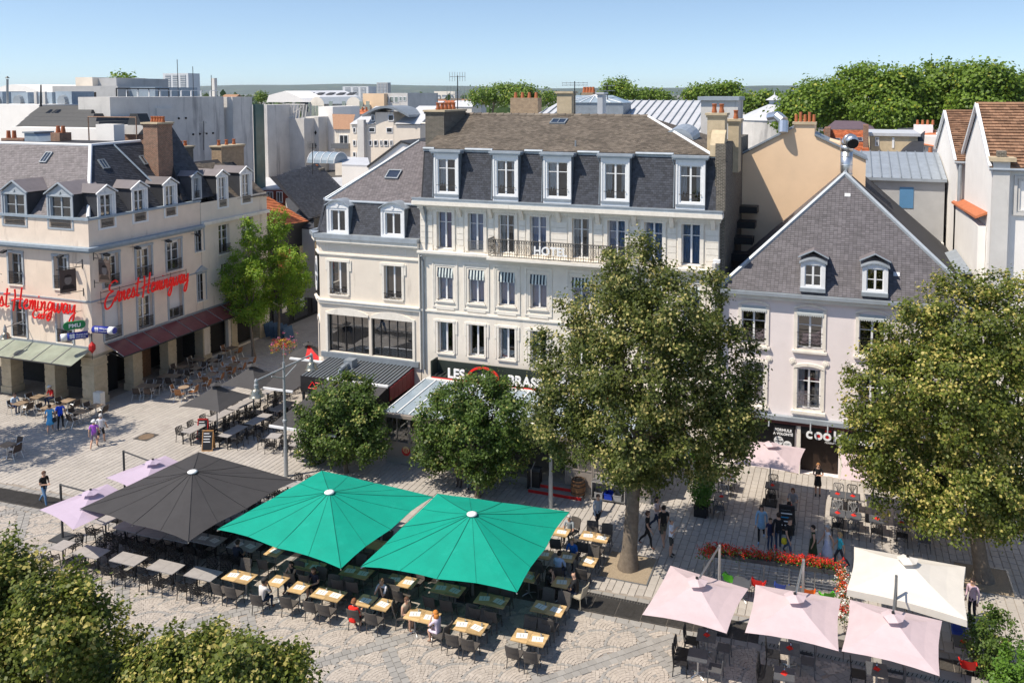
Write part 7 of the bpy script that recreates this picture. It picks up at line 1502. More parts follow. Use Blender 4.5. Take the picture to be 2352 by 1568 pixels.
# cafe terrace
for i,(x,y,c) in enumerate(((-48.29,37.49,['l','r']),(-48.29,38.69,['l','n']),(-45.91,38.79,['l','r']),(-46.03,37.58,['l','r']),(-43.55,37.68,['n','l']),(-43.48,38.68,['l','r']),(-43.27,32.68,['f','r']))):
    ph=['the table by the man in pale blue','the table of the man in red','table behind the two women in blue','table left of the two women in blue','table just left of the walking couple','table in front of the corner pillar','table cut by the left photo edge'][i];table_set(TE1,x,y,ph,c,CAD,'dark woven chair','brown cafe tables on the square','woven aluminium chairs',.68,.68,0,'brown bistro table')
for i,(x,y) in enumerate(((-43.22,42.55),(-43.37,44.59))):
    ph=f'{ordn[i]} long cafe table by arcade';table_set(TE2,x,y,ph,S4,CAD,'dark woven chair','brown cafe tables in the lane','woven aluminium chairs',1.36,.7,.25,'long brown bistro table')
for i,(x,y) in enumerate(((-40.81,43.11),(-40.8,44.36),(-40.91,45.71),(-40.95,46.96),(-40.91,47.98),(-41.08,49.28))):
    ph=f'{ordn[i]} round table up the lane';table_set(TR,x,y,ph,['l','r'] if i%2 else ['l','r','n'],CA,'orange brown rattan chair','round cafe tables in the lane','brown rattan chairs',.7,.7,.3,'round brown bistro table')
for i,(x,y) in enumerate(((-44.09,48.13),(-43.05,48.28),(-43.98,46.32),(-42.91,46.48),(-43.73,51.14))):
    ph=f'{ordn[i]} square table by lane arcade';table_set(TE1,x,y,ph,['n','f'] if i%2 else ['l','r'],CA if i==4 else CAD,'woven aluminium chair','brown cafe tables in the lane','brown rattan chairs',.68,.68,0,'square brown bistro table')
# restaurant terrace with red napkins
nt_=[(-5.9,41.62,'left table by shop sign'),(-5.2,41.62,'right table by shop sign'),(-5.95,39.41,'left table by potted shrub'),(-5.25,39.41,'right table by potted shrub'),(-3.04,41.4,'table under the shop parasol'),(-2.1,39.59,'table behind the menu board'),(.0,41.51,'rear left table by doorway'),(.7,41.51,'rear right table by doorway'),(.02,39.57,'front left table by doorway'),(.72,39.57,'front right table by doorway'),(1.72,39.58,'single table right of the front pair'),(2.74,39.56,'next single table to the right'),(3.62,39.46,'table partly under lime leaves')]
for i,(x,y,ph) in enumerate(nt_):
    table_set(TK1,x,y,ph,['n'] if y<40 else ['n','f'],CT if i%3 else CTD,'black branch back chair','dark restaurant tables with red napkins','branch back chairs',.68,.68,0,'dark square table',sett=ns,nset=1)
    if y<40 and i!=5: CTG.put((x,y+.62,0),math.pi,f'light grey branch back chair, far of {ph}','grey branch back chairs')
for i,(x,y,ph) in enumerate(((-4.29,28.84,'upper left table under the left pink parasol'),(-4.41,27.69,'sunlit lower left table at the bottom edge'),(-1.45,29.07,'upper table under the middle pink parasol'),(-1.54,27.69,'lower table under the middle pink parasol'),(1.38,28.92,'table under the right pink parasol'))):
    table_set(TK1,x,y,ph,['l'],CT,'black branch back chair','dark tables below the pink parasols','branch back chairs',.68,.8,.05,'dark rectangular table',sett=ns if i!=1 else None,nset=1)
    if i in (0,1,2,4): CTD.put((x+.62,y-.05,0),math.pi/2,f'dark grey branch back chair, right of {ph}','branch back chairs')
    if i in (1,3): CT.put((x-.62,y+.42,0),-math.pi/2,f'black branch back chair, far left of {ph}','branch back chairs')
table_set(TK1,4.33,31.42,'table by the bright hedge',[],CT,'x','dark tables below the pink parasols','x',.68,.68,0,'grey topped square table',sett=ns,nset=1)
CSR.put((4.35,30.55,0),0,'bright red plastic chair near side of the table by the hedge','plastic shell chairs');CSB.put((4.3,32.3,0),math.pi,'dark blue plastic chair behind the table by the hedge','plastic shell chairs');CSR.put((3.1,31.9,0),.4,'red plastic chair under the right edge of the white parasol','plastic shell chairs');CSO.put((2.8,27.3,0),2.6,'orange plastic chair at the bottom edge','plastic shell chairs')
for x,P,l in ((-4.0,CSG,'green plastic chair behind the left end of the flower railing'),(-2.9,CSR,'red plastic chair behind the flower railing'),(-2.0,CSB,'blue plastic chair behind the middle of the flower railing'),(-1.0,CSO,'orange plastic chair behind the flower railing'),(-.3,CSG,'green plastic chair behind the right end of the flower railing')): P.put((x,33.1,0),random.uniform(-.5,.5),l,'plastic shell chairs')
for x,l in ((-3.5,'left dark table behind the flower railing'),(-1.5,'middle dark table behind the flower railing')): TK1.put((x,32.6,0),0,l,'tables behind the railing')
table_set(TK1,1.6,32.3,'left table under the white parasol',['l','r'],CSO,'orange plastic chair','tables under the white parasol','plastic shell chairs',.68,.68,0,'dark square table');
# ================================================================ parasols
m_pgrn=M('green_canvas',(.0,.29,.205),.75,.09,1.2,transl=.07,bump=.25,bscale=4,stain=((.02,.40,.30),1.5,.58),stain_amt=.3);m_pblk=M('charcoal_canvas',(.05,.048,.05),.8,.1,2,transl=.08,stain=((.3,.3,.3),9,.74),stain_amt=.6);m_ppnk=M('pale_pink_canvas',(.62,.50,.52),.8,.07,2,.2,4,transl=.2,stain=((.45,.36,.37),2.5,.6),stain_amt=.3);m_plil=M('lilac_canvas',(.50,.41,.52),.8,.04,2,transl=.2);m_pwht=M('off_white_canvas',(.70,.66,.60),.85,.06,2,transl=.15);m_pgry=M('dark_grey_canvas',(.06,.058,.06),.8,.08,2,transl=.1)
def big_parasol(label,corners,hubpx,mat,z0=2.5,seam=None):
    c=sum((V((x,y,0)) for x,y in corners),V())/4;best=min(((abs((lambda d:CY-F*d.dot(UP)/d.dot(FW))(V((c.x,c.y,z))-EYE)-hubpx[1]),z) for z in [2.8+.02*k for k in range(100)]));hz=best[1]
    t=thing('large_parasol',label,'parasol',(c.x,c.y,0));apex=V((c.x,c.y,hz));m=MB();edge=[];N=8
    for i in range(4):
        a=V((*corners[i],z0));b=V((*corners[(i+1)%4],z0))
        for k in range(N):
            q=k/N;p=a+(b-a)*q;s=math.sin(math.pi*((q*2)%1));p=p+(V((c.x,c.y,z0))-p)*.022*s+Z*.05*abs(s);edge.append(p)
    n=len(edge);R=8
    for k in range(n):
        p=edge[k];q=edge[(k+1)%n]
        for r in range(R):
            f=lambda e,u:apex+(e-apex)*u-Z*(.10*math.sin(math.pi*u)*.5-.012*math.sin(e.x*5.3+u*7)*math.sin(e.y*4.7-u*5)*u)
            if r==0: m.face([apex,f(p,1/R),f(q,1/R)])
            else: m.face([f(p,r/R),f(p,(r+1)/R),f(q,(r+1)/R),f(q,r/R)])
    m.build('canopy',mat,t)
    for k in range(0,n,4 if True else 2):
        pts=[apex+(edge[k]-apex)*u-Z*.10*math.sin(math.pi*u)*.5+Z*.012 for u in (.02,.25,.5,.75,1)];MB().path(pts,.008,4).build('seam',seam or m_iron,t)
        MB().path([apex-Z*.3,edge[k]-Z*.06],.02,5).build('rib',m_alu,t)
    for k in range(2,n,4):
        pts=[apex+(edge[k]-apex)*u-Z*.10*math.sin(math.pi*u)*.5+Z*.010 for u in (.02,.25,.5,.75,1)];MB().path(pts,.0045,4).build('seam',seam or m_iron,t)
    MB().lathe((c.x,c.y,hz-.03),[(.2,0),(.21,.05),(.12,.09),(.05,.1)],18).build('hub_cap',m_frame,t,True);MB().tube((c.x,c.y,0),(c.x,c.y,hz-.1),.06,n=10).build('pole',m_alu,t);MB().box(c.x-.5,c.x+.5,c.y-.5,c.y+.5,0,.09).build('base',m_blackr,t)
    return t
ms_g=M('dark_green_seam',(.0,.06,.045),.8,.0)
big_parasol('huge black square parasol over the grey tables at left',[(-30.25,25.92),(-23.99,25.33),(-23.18,31.11),(-29.59,32.09)],(445,1083),m_pblk,2.5,m_black)
big_parasol('left of the two huge green parasols',[(-23.59,26.45),(-17.28,25.66),(-16.63,31.75),(-22.7,32.34)],(762,1130),m_pgrn,2.5,ms_g)
big_parasol('right of the two huge green parasols',[(-16.7,26.07),(-10.6,26.46),(-10.63,32.48),(-16.62,32.13)],(1085,1180),m_pgrn,2.46,ms_g)
def parasol(label,corners,apz,mat,z0=2.4,mast=None,val=0.,name='parasol',vent=True,pole_m=None,panels=None):
    c=sum((V((x,y,0)) for x,y in corners),V())/4;t=thing(name,label,'parasol',(c.x,c.y,0));ap=V((c.x,c.y,apz));m=MB();edge=[];N=4
    for i in range(4):
        a=V((*corners[i],z0));b=V((*corners[(i+1)%4],z0))
        for k in range(N):
            q=k/N;p=a+(b-a)*q;edge.append(p+(V((c.x,c.y,z0))-p)*.05*math.sin(math.pi*q)+Z*.04*math.sin(math.pi*q))
    n=len(edge)
    for k in range(n):
        p=edge[k];q=edge[(k+1)%n];f=lambda e,u:ap+(e-ap)*u-Z*.07*math.sin(math.pi*u);mi=(1 if panels and (k//2)%4==panels else 0)
        for u0,u1 in ((.1,.4),(.4,.7),(.7,1)): m.face([f(p,u0),f(p,u1),f(q,u1),f(q,u0)],mi)
        m.face([ap,f(p,.1),f(q,.1)],mi)
        if val: m.face([p,p-Z*(val+.02*(k%2)),q-Z*(val+.02*((k+1)%2)),q],mi)
    m.build('canopy',[mat,m_red] if panels else mat,t)
    if vent:
        v=MB()
        for k in range(8):
            a0=math.pi/4*k+.4;a1=a0+math.pi/4;r=lambda a:.36*(1+.12*math.sin(3*a));v.face([ap+Z*.16,ap+V((r(a0)*math.cos(a0),r(a0)*math.sin(a0),.03+.03*math.sin(4*a0))),ap+V((r(a1)*math.cos(a1),r(a1)*math.sin(a1),.03+.03*math.sin(4*a1)))])
        v.build('vent_cap',mat,t);MB().tube(ap+Z*.15,ap+Z*.2,.05,n=10).build('finial',m_iron,t)
    for k in range(0,n,4):
        MB().path([ap-Z*.25,edge[k]-Z*.05],.014,5).build('rib',m_iron,t)
    if mast:
        b=V((mast[0],mast[1],0));h=mast[2];pm=pole_m or m_ironG;MB().tube(b,b+Z*h,.05,.05,8).build('mast',pm,t);MB().path([b+Z*(h-.05),b+(ap-b)*.5+Z*.02+Z*(h*.5-.35*0),ap-Z*.02] if False else [b+Z*(h-.04),ap+Z*.02],.035,6).build('arm',pm,t)
        MB().box(b.x-.4,b.x+.4,b.y-.4,b.y+.4,0,.08).build('base',m_blackr,t);MB().box(b.x-.08,b.x+.08,b.y-.1,b.y+.06,1.3,1.5).build('crank',m_iron,t)
        st_=MB();st_.path([edge[2]*.6+ap*.4,edge[2]*.5+ap*.5-Z*.25],.012,4)
    else:
        MB().tube((c.x,c.y,0),ap,.035,n=8).build('pole',pole_m or m_ironG,t);MB().box(c.x-.35,c.x+.35,c.y-.35,c.y+.35,0,.08).build('base',m_blackr,t)
    return t
def sq(cx_,cy_,s,r=0.): c,n=math.cos(r)*s/2,math.sin(r)*s/2;return [(cx_-c+n,cy_-n-c),(cx_+c+n,cy_+n-c),(cx_+c-n,cy_+n+c),(cx_-c-n,cy_-n+c)]
parasol('left of three pale pink parasols in the lower right foreground',[(-6.16,26.74),(-3.32,26.67),(-2.92,29.44),(-5.84,29.99)],3.0,m_ppnk,2.4,(-4.1,30.5,3.25),pole_m=m_alu)
parasol('middle of three pale pink parasols in the lower right foreground',[(-2.76,26.91),(.15,26.94),(.2,29.88),(-2.71,29.77)],3.0,m_ppnk,2.4,(-1.1,30.4,3.3),pole_m=m_alu)
parasol('right of three pale pink parasols in the lower right foreground',[(.24,26.97),(3.05,26.73),(3.41,29.68),(.49,29.93)],3.0,m_ppnk,2.4,(2.0,30.4,3.3),pole_m=m_ironG)
parasol('off white rectangular parasol with hanging valance at lower right',[(.39,30.53),(4.21,29.98),(4.58,33.48),(.66,33.6)],3.1,m_pwht,2.4,None,.24,pole_m=m_alu)
parasol('pale pink parasol before the restaurant shop signs',[(-4.69,39.5),(-1.73,39.45),(-1.55,42.4),(-4.52,42.55)],2.95,m_ppnk,2.4,(-2.6,38.6,2.9) if False else None)
parasol('pale pink parasol mostly hidden behind the right lime tree',sq(1.6,41.0,3.0),2.95,m_ppnk,2.4);parasol('pale pink parasol deeper behind the right lime tree',sq(4.9,41.2,3.0),2.95,m_ppnk,2.4)
parasol('lower of two lilac cantilever parasols left of the black parasol',sq(-30.55,26.75,2.9,-.27),2.75,m_plil,2.2,(-32.93,27.29,2.55),pole_m=m_blackr)
parasol('upper of two lilac cantilever parasols behind the black parasol',sq(-30.35,30.0,2.9,-.27),2.75,m_plil,2.2,(-32.75,30.6,2.75),pole_m=m_blackr)
parasol('nearest small dark grey parasol over the bar terrace tables',sq(-34.0,38.4,2.8),3.25,m_pgry,2.3);parasol('second small dark grey parasol further up the bar terrace',sq(-34.3,41.9,2.8),3.25,m_pgry,2.3)
parasol('dark parasol with red panel near the bar corner',sq(-33.6,46.6,3.0,.4),3.3,m_pgry,2.4,panels=1)
# ================================================================ lamp posts
m_post=M('grey_painted_post',(.36,.38,.39),.4,.1,5,metal=.3);m_bell=M('lamp_reflector',(.30,.29,.24),.25,.15,4,metal=.7)
def lamp_post(label,b,arms,h=6.1):
    t=thing('lamp_post',label,'street lamp',b);b=V(b);MB().tube(b,b+Z*1.6,.11,.10,12).tube(b+Z*1.6,b+Z*h,.085,.06,12).build('post',m_post,t);MB().tube(b+Z*h,b+Z*(h+1.1),.02,.01,6).build('spike',m_post,t);MB().lathe(b+Z*2.9,[(.09,0),(.12,.04),(.12,.14),(.09,.18)],12).build('collar',m_post,t)
    for dx,dy in arms:
        e=b+V((dx,dy,h-.55));MB().path([b+Z*(h-.3),e+Z*.25],.05,8).build('arm',m_post,t);MB().path([b+Z*(h-.85),b+V((dx*.45,dy*.45,h-.45))],.035,6).build('brace',m_post,t)
        l=MB();l.lathe(e-Z*.55,[(.36,0),(.36,.03),(.27,.05),(.27,.22),(.2,.36),(.09,.42)],18);lo=l.build('lamp_bell',m_bell,t,True);MB().lathe(e-Z*.14,[(.10,0),(.11,.2),(.08,.24),(.09,.4),(.03,.5)],10).build('lamp_cap',m_post,lo)
    return t
lamp_post('tall grey double lamp post with two bell lamps left of the small lime',(-27.3,35.75,0),[(-.05,-2.1),(.05,2.3)])
lamp_post('tall grey lamp post between small and big lime trees',(-13.1,37.1,0),[(-.05,-2.0),(.05,2.1)])
wl_=thing('wall_lamp','grey bell lamp on an arm at the left edge of the cafe front','wall lamp',(-53,39,5.5));p=PY(12,770,38.4);MB().path([V((p.x-.3,40,p.z+.5)),p+Z*.5],.035,6).build('arm',m_post,wl_);MB().lathe(p-Z*.2,[(.34,0),(.34,.03),(.26,.05),(.25,.22),(.18,.34),(.08,.42)],16).build('lamp_bell',m_bell,wl_,True);MB().lathe(p+Z*.2,[(.1,0),(.11,.2),(.03,.5)],10).build('lamp_cap',m_post,wl_)
# ================================================================ small things
def flowers(name,label,boxes,cols,cat='planter',n=40):
    t=thing(name,label,cat,boxes[0][0]);allc=[]
    for a,b,r in boxes:
        a=V(a);b=V(b);L=(b-a).length;k=max(8,int(L/.022));P=np.array([list(a+(b-a)*random.random()+V((random.gauss(0,r),random.gauss(0,r),random.gauss(.05,r*.8)))) for _ in range(k)]);allc.append(P)
    P=np.concatenate(allc);leaves('foliage',P,7,.07,.075,m_laur if 'x' in name else m_lime2,t)
    for i,m in enumerate(cols):
        Q=P[i::len(cols)]+np.array([0,0,.07]);leaves('blossom',Q,12,.07,.06,m,t)
    return t
m_flR=leafmat('red_geranium',(.45,.01,.008),(.75,.04,.02),None,1,.2);m_flO=leafmat('orange_geranium',(.6,.08,.02),(.8,.15,.03),None,1,.2);m_flW=leafmat('white_geranium',(.7,.7,.65),(.85,.85,.8),None,1,.2);m_flP=leafmat('pink_petunia',(.5,.05,.15),(.6,.2,.4),None,1,.2);m_flY=leafmat('yellow_flower',(.6,.35,.02),(.7,.5,.05),None,1,.2)
flowers('geranium_boxes','row of red geraniums along the top of the terrace railing',[((-5.1,33.2,1.12),(-4.75,33.85,1.12),.13),((-4.75,33.85,1.12),(.2,34.2,1.12),.10)],[m_flR,m_flR])
flowers('flower_planter','planter of white, orange and red geraniums at the railing corner',[((.35,34.0,1.1),(.3,33.3,1.0),.11),((.3,33.2,.9),(.3,32.4,.8),.13)],[m_flW,m_flO,m_flR])
flowers('flower_planter','planter of white and red geraniums left of the white parasol front',[((.32,32.3,.7),(.36,31.6,.55),.13)],[m_flW,m_flR])
rl=thing('terrace_railing','steel railing with thin cables below the red geraniums','railing',(-2.2,33.9,0))
def rlp(q): return V((-4.75+4.95*q,33.82+.3*q,0))
for k in range(6): MB().tube(rlp(k/5),rlp(k/5)+Z*1.05,.03,n=6).build('post',m_ironG,rl)
for k in range(7): MB().path([rlp(0)+Z*(.12+.13*k),rlp(1)+Z*(.12+.13*k)],.012 if k<6 else .03,5).build('cable',m_ironG,rl)
MB().obox(rlp(0)+V((0,-.14,.92)),rlp(1)-rlp(0),V((0,.28,0)),Z*.16).build('flower_trough',m_blackr,rl)
rl2=thing('terrace_railing','short side railing at the left end of the geranium terrace','railing',(-5,33,0))
for k in range(3): MB().tube((-5.05+.15*k,33.0+.4*k,0),(-5.05+.15*k,33.0+.4*k,1.0),.03,n=6).build('post',m_ironG,rl2)
for k in range(5): MB().path([(-5.05,33.0,.15+.2*k),(-4.75,33.8,.15+.2*k)],.012,5).build('cable',m_ironG,rl2)
hb_=flowers('hanging_basket','round basket of mixed bright flowers hung on a post near the bar',[((-36.6,47.2,2.7),(-35.4,47.2,2.7),.3),((-36.4,47.2,2.9),(-35.6,47.2,3.0),.28)],[m_flP,m_flY,m_flR],'flower basket');MB().tube((-36,47.2,0),(-36,47.2,2.8),.05,n=8).build('post',m_post,hb_)
kb=MB();tk=thing('slotted_kerb','row of grey slotted kerb blocks below the pink parasols','kerb',(0,30.2,0))
for k in range(9): 
    b=MB();x=-2.6+k*.98;b.box(x,x+.96,30.05,30.5,0,.16);b.build('kerb_block',m_cobG,tk)
    for j in range(6): MB().obox((x+.1+j*.14,30.03,.03),V((.02,0,0)),V((0,.03,0)),V((.05,0,.11))).build('slot',m_room,tk)
# tree pits, manhole, drain
for B,l in ((G(1443,1303),'square gravel pit around the trunk of the big lime'),(G(2258,1330),'square gravel pit around the trunk of the right lime')):
    t=thing('tree_pit',l,'tree pit',(B.x,B.y,0));MB().box(B.x-1.0,B.x+1.0,B.y-1.0,B.y+1.0,.0,.018).build('gravel',M('pit_gravel',(.30,.24,.17),.95,.35,30,.6,90) if 'pit_gravel' not in bpy.data.materials else bpy.data.materials['pit_gravel'],t)
    for a in ((-1.06,-1.0,-1.06,1.06),(1.0,1.06,-1.06,1.06)): MB().box(B.x+a[0],B.x+a[1],B.y+a[2],B.y+a[3],0,.03).build('frame',m_ironG,t)
    for a in ((-1.0,1.0,-1.06,-1.0),(-1.0,1.0,1.0,1.06)): MB().box(B.x+a[0],B.x+a[1],B.y+a[2],B.y+a[3],0,.03).build('frame',m_ironG,t)
B=G(336,1003);t=thing('manhole_cover','rusty square manhole cover set in the paving before the cafe','manhole cover',B);MB().box(B.x-.5,B.x+.5,B.y-.5,B.y+.5,0,.016).build('frame',m_grate,t);MB().lathe((B.x,B.y,.016),[(.42,0),(.42,.006),(.38,.008)],20).build('lid',M('rusty_iron',(.17,.12,.08),.8,.3,8,.3,40),t)
t=thing('slot_drain','narrow slotted drain channel crossing the paving below the tree pit','drain',(-8,31.1,0));MB().box(-11,-5.6,30.95,31.12,0,.014).build('channel',m_grate,t)
for k in range(48): MB().box(-10.95+k*.11,-10.90+k*.11,30.97,31.10,.014,.02).build('bar',m_iron,t) if k<48 else None
# boards, bin, barrel, serving station
def aboard(label,p,rz,mat,frame,txt,h=1.15,w=.62):
    t=thing('a_board',label,'menu board',p);c,s=math.cos(rz),math.sin(rz);f=Fr(p,(c,s,0),(s,-c,0));f.n=(f.n+Z*.22).normalized();u=Z.cross(f.n).normalized()
    for sd,off in ((1,.0),(-1,.42)):
        n=f.n if sd==1 else (V((-f.n.x,-f.n.y,f.n.z))).normalized();base=V(p)-V((s,-c,0))*off;up=(Z-n*n.dot(Z)).normalized();q=MB();q.obox(base+n*.0,f.u*w,n*.03,up*h);q.build('frame',frame,t)
        q=MB();q.obox(base+f.u*.05+up*.07+n*.031,f.u*(w-.1),n*.006,up*(h-.14));q.build('panel',mat,t)
    n=f.n;up=(Z-n*n.dot(Z)).normalized();fr=Fr(V(p)+n*.045,f.u,n)
    for k,(a,b_) in enumerate(txt):
        cu=MB();z=h*(.82-.13*k);pp=V(p)+n*.04+f.u*(w*.14)+up*z;cu.obox(pp,f.u*(w*a),n*.003,up*(h*.035));cu.build('chalk_line',b_,t)
    return t
aboard('red and black menu board on the bar terrace edge',G(452,1008),.35,m_black,m_red,((.5,m_whitesign),(.6,m_whitesign),(.4,m_red),(.6,m_whitesign),(.5,m_whitesign)));aboard('wooden framed chalkboard sign just right of the red board',G(463,1036),.35,m_black,M('varnished_pine',(.40,.22,.09),.5,.2,6),((.5,m_whitesign),(.65,m_whitesign),(.55,m_whitesign),(.6,m_whitesign)))
aboard('black menu board with white price writing behind the walking group',G(1788,1225),.1,m_black,m_iron,((.6,m_whitesign),(.7,m_whitesign),(.5,m_cyan),(.7,m_whitesign),(.5,m_whitesign)),1.3,.7)
B=G(1228,1122);t=thing('litter_bin','black square litter bin by the brasserie steps','bin',B);MB().box(B.x-.33,B.x+.33,B.y-.2,B.y+.2,.05,1.0).build('body',m_bpl,t);MB().box(B.x-.3,B.x+.3,B.y-.215,B.y-.2,.72,.9).build('slot',m_iron,t);MB().prism([(B.x-.35,B.y-.22,1.0),(B.x-.35,B.y+.22,1.0),(B.x-.35,B.y+.22,1.12),(B.x-.35,B.y-.1,1.14)],(.7,0,0)).build('lid',m_blackr,t)
B=G(1328,1140);t=thing('barrel','old wooden barrel planter right of the red steps','barrel',B);n=16
for k in range(n):
    a0=2*math.pi*k/n;a1=2*math.pi*(k+1)/n;q=MB()
    for (z0,r0),(z1,r1) in (((0,.30),(.3,.37)),((.3,.37),(.6,.37)),((.6,.37),(.9,.31))): q.face([(B.x+r0*math.cos(a0),B.y+r0*math.sin(a0),z0),(B.x+r0*math.cos(a1)*.998,B.y+r0*math.sin(a1)*.998,z0),(B.x+r1*math.cos(a1)*.998,B.y+r1*math.sin(a1)*.998,z1),(B.x+r1*math.cos(a0),B.y+r1*math.sin(a0),z1)])
    q.build('stave',m_wood,t)
for z,r in ((.12,.345),(.3,.378),(.6,.378),(.78,.345)): MB().lathe((B.x,B.y,z),[(r,0),(r,.04)],16).build('hoop',m_iron,t)
MB().lathe((B.x,B.y,.85),[(.3,0),(.01,.01)],16).build('soil',m_room,t)
B=G(1400,1148);t=thing('serving_station','steel serving station with grey and blue crates on its shelf','serving station',B);MB().box(B.x-.85,B.x+.85,B.y-.3,B.y+.3,.92,.97).build('worktop',m_alu,t);MB().box(B.x-.85,B.x+.85,B.y-.3,B.y+.3,.1,.14).build('shelf',m_ironG,t);MB().box(B.x-.85,B.x+.85,B.y+.27,B.y+.3,.14,.92).build('back_panel',m_black,t)
for x in (-.83,.83): MB().box(B.x+x-.02,B.x+x+.02,B.y-.3,B.y+.3,0,.92).build('side',m_alu,t)
for x,m,l in ((-.5,m_gpl,'grey crate at the left on the serving station shelf'),(.0,M('blue_plastic',(.01,.04,.35),.4,.05),'blue crate in the middle of the serving station shelf'),(.45,m_gpl,'grey crate at the right on the serving station shelf')):
    c=thing('crate',l,'crate',(B.x+x,B.y,.14));q=MB();x0,x1,y0,y1=B.x+x-.2,B.x+x+.2,B.y-.28,B.y+.2;q.box(x0,x1,y0,y1,.145,.16);q.box(x0,x1,y0,y0+.02,.16,.42);q.box(x0,x1,y1-.02,y1,.16,.42);q.box(x0,x0+.02,y0+.02,y1-.02,.16,.42);q.box(x1-.02,x1,y0+.02,y1-.02,.16,.42);q.build('tub',m,c)
    MB().box(x0-.015,x1+.015,y0-.015,y0,.38,.43).build('rim',m,c)
B=V((-44.3,39.75,0));t=thing('meter_cabinet','pale stone coloured meter cabinet at the foot of the corner pillar','cabinet',B);MB().box(B.x-.35,B.x+.25,B.y-.2,B.y+.15,0,1.15).build('body',m_offw,t);MB().box(B.x-.3,B.x+.2,B.y-.215,B.y-.2,.15,1.05).build('door',m_trim,t)
# ================================================================ people
TS=bpy.data.scenes.new('tmp_scene')
_pm={}
def cmat(c,rough=.85):
    k=tuple(c)
    if k not in _pm: _pm[k]=M('cloth_%d'%len(_pm),c,rough,.12,12,.1,60)
    return _pm[k]
SK=(.50,.30,.21);SKD=(.30,.17,.11)
def person(label,loc,face,pose='stand',arms='down',shirt=(.02,.02,.02),legs=(.03,.05,.10),shoes=(.03,.03,.03),hair=(.05,.03,.02),sleeve='short',bottom='long',skin=SK,h=1.72,hairlen=0,hat=None,skirt=None,lean=0.,bag=None,z=0.):
    J={};E=[];k=h/1.74
    def j(n,x,y,zz,r): J[n]=(V((x*k,y*k,zz*k)),r*k)
    sit=pose=='sit';pz=.50 if sit else .95;dz=pz-.95;ln=lean+(.10 if sit and arms in('table','chin','phone') else 0)
    Yt=lambda zz:(zz-pz)*ln*1.6
    j('pel',0,0,pz,.135);j('sp',0,Yt(1.14+dz),1.14+dz,.12);j('ch',0,Yt(1.33+dz),1.33+dz,.138);j('nk',0,Yt(1.47+dz)+.01,1.47+dz,.06);j('hd0',0,Yt(1.55+dz)+.03,1.555+dz,.068);j('hd1',0,Yt(1.62+dz)+.03,1.635+dz,.092);j('hd2',0,Yt(1.7+dz)+.02,1.70+dz,.07);j('no',0,Yt(1.62+dz)+.135,1.615+dz,.016)
    E+= [('pel','sp','shirt'),('sp','ch','shirt'),('ch','nk','skin'),('nk','hd0','skin'),('hd0','hd1','skin'),('hd1','hd2','skin'),('hd1','no','skin')]
    for s,S in ((-1,'L'),(1,'R')):
        yo=Yt(1.42+dz);j('sh'+S,s*.185,yo,1.42+dz,.062);w=s if pose=='walk' else 0
        A={'down':((.235,-.03+.12*w,1.13),(.235,.06+.22*w,.89)),'table':((.25,.10,1.10),(.13,.36,1.14)),'chin':((.20,.24,1.14),(.05,.20,1.46)),'phone':((.23,.02,1.13),(.07,.27,1.12)),'hips':((.33,-.05,1.17),(.20,.06,1.0)),'wave':((.24,.10,1.16),(.16,.28,1.40)) if s>0 else ((.30,-.06,1.15),(.18,.04,1.0)),'fold':((.24,.04,1.14),(-.05,.2,1.16))}[arms]
        e,wr=A;j('el'+S,s*e[0],yo+e[1],e[2]+dz,.043);j('wr'+S,s*wr[0],yo+wr[1],wr[2]+dz,.028)
        d=(J['wr'+S][0]-J['el'+S][0]).normalized();sd=d.cross(Z);sd=sd.normalized() if sd.length>.1 else V((1,0,0));pw=J['wr'+S][0]
        J['pa'+S]=(pw+d*.05*k,.026*k);J['pb'+S]=(pw+d*.085*k+sd*.012*k,.022*k)
        E+=[('ch','sh'+S,'shirt'),('sh'+S,'el'+S,'arm'),('el'+S,'wr'+S,'fore'),('wr'+S,'pa'+S,'skin'),('pa'+S,'pb'+S,'skin')]
        for f,(o,L) in enumerate(((-.03,.06),(-.012,.075),(.008,.08),(.026,.065),(-.05,.035))):
            rt_='pa'+S if f in(0,1,4) else 'pb'+S;b0=J[rt_][0];J[f'f{f}a'+S]=(b0+d*L*.5*k+sd*o*k,.010*k);J[f'f{f}b'+S]=(b0+d*L*k+sd*o*.9*k-Z*.012*k,.008*k);E+=[(rt_,f'f{f}a'+S,'skin'),(f'f{f}a'+S,f'f{f}b'+S,'skin')]
        if sit: kn=(.11,.42,.50);an=(.11,.38 if s>0 else .30,.09)
        elif pose=='walk': kn=(.095,.02+.17*s,.50);an=(.09,-.06+.30*s-(.10 if s<0 else 0),.085+(.05 if s<0 else 0))
        else: kn=(.10,.03,.50);an=(.10,-.01,.08)
        j('hp'+S,s*.085,0,pz-.03,.088);j('kn'+S,s*kn[0],kn[1],kn[2],.060);j('cf'+S,s*(kn[0]+an[0])/2,(kn[1]+an[1])/2-.02,(kn[2]*.62+an[2]*.38),.056);j('an'+S,s*an[0],an[1],an[2],.040);j('to'+S,s*(an[0]+.01),an[1]+.15,an[2]-.045,.034)
        E+=[('pel','hp'+S,'legs'),('hp'+S,'kn'+S,'thigh'),('kn'+S,'cf'+S,'calf'),('cf'+S,'an'+S,'calf'),('an'+S,'to'+S,'shoe')]
    names=list(J);ix={n:i for i,n in enumerate(names)};me=bpy.data.meshes.new('body');me.from_pydata([tuple(J[n][0]) for n in names],[(ix[a],ix[b]) for a,b,_ in E],[])
    ob=bpy.data.objects.new('body',me);TS.collection.objects.link(ob);md=ob.modifiers.new('s','SKIN');md.use_smooth_shade=True
    sv=me.skin_vertices[0].data
    for n in names:
        r=J[n][1];sv[ix[n]].radius=(r*1.18,r*.80) if n in('sp','ch','pel') else (r,r);sv[ix[n]].use_root=(n=='pel')
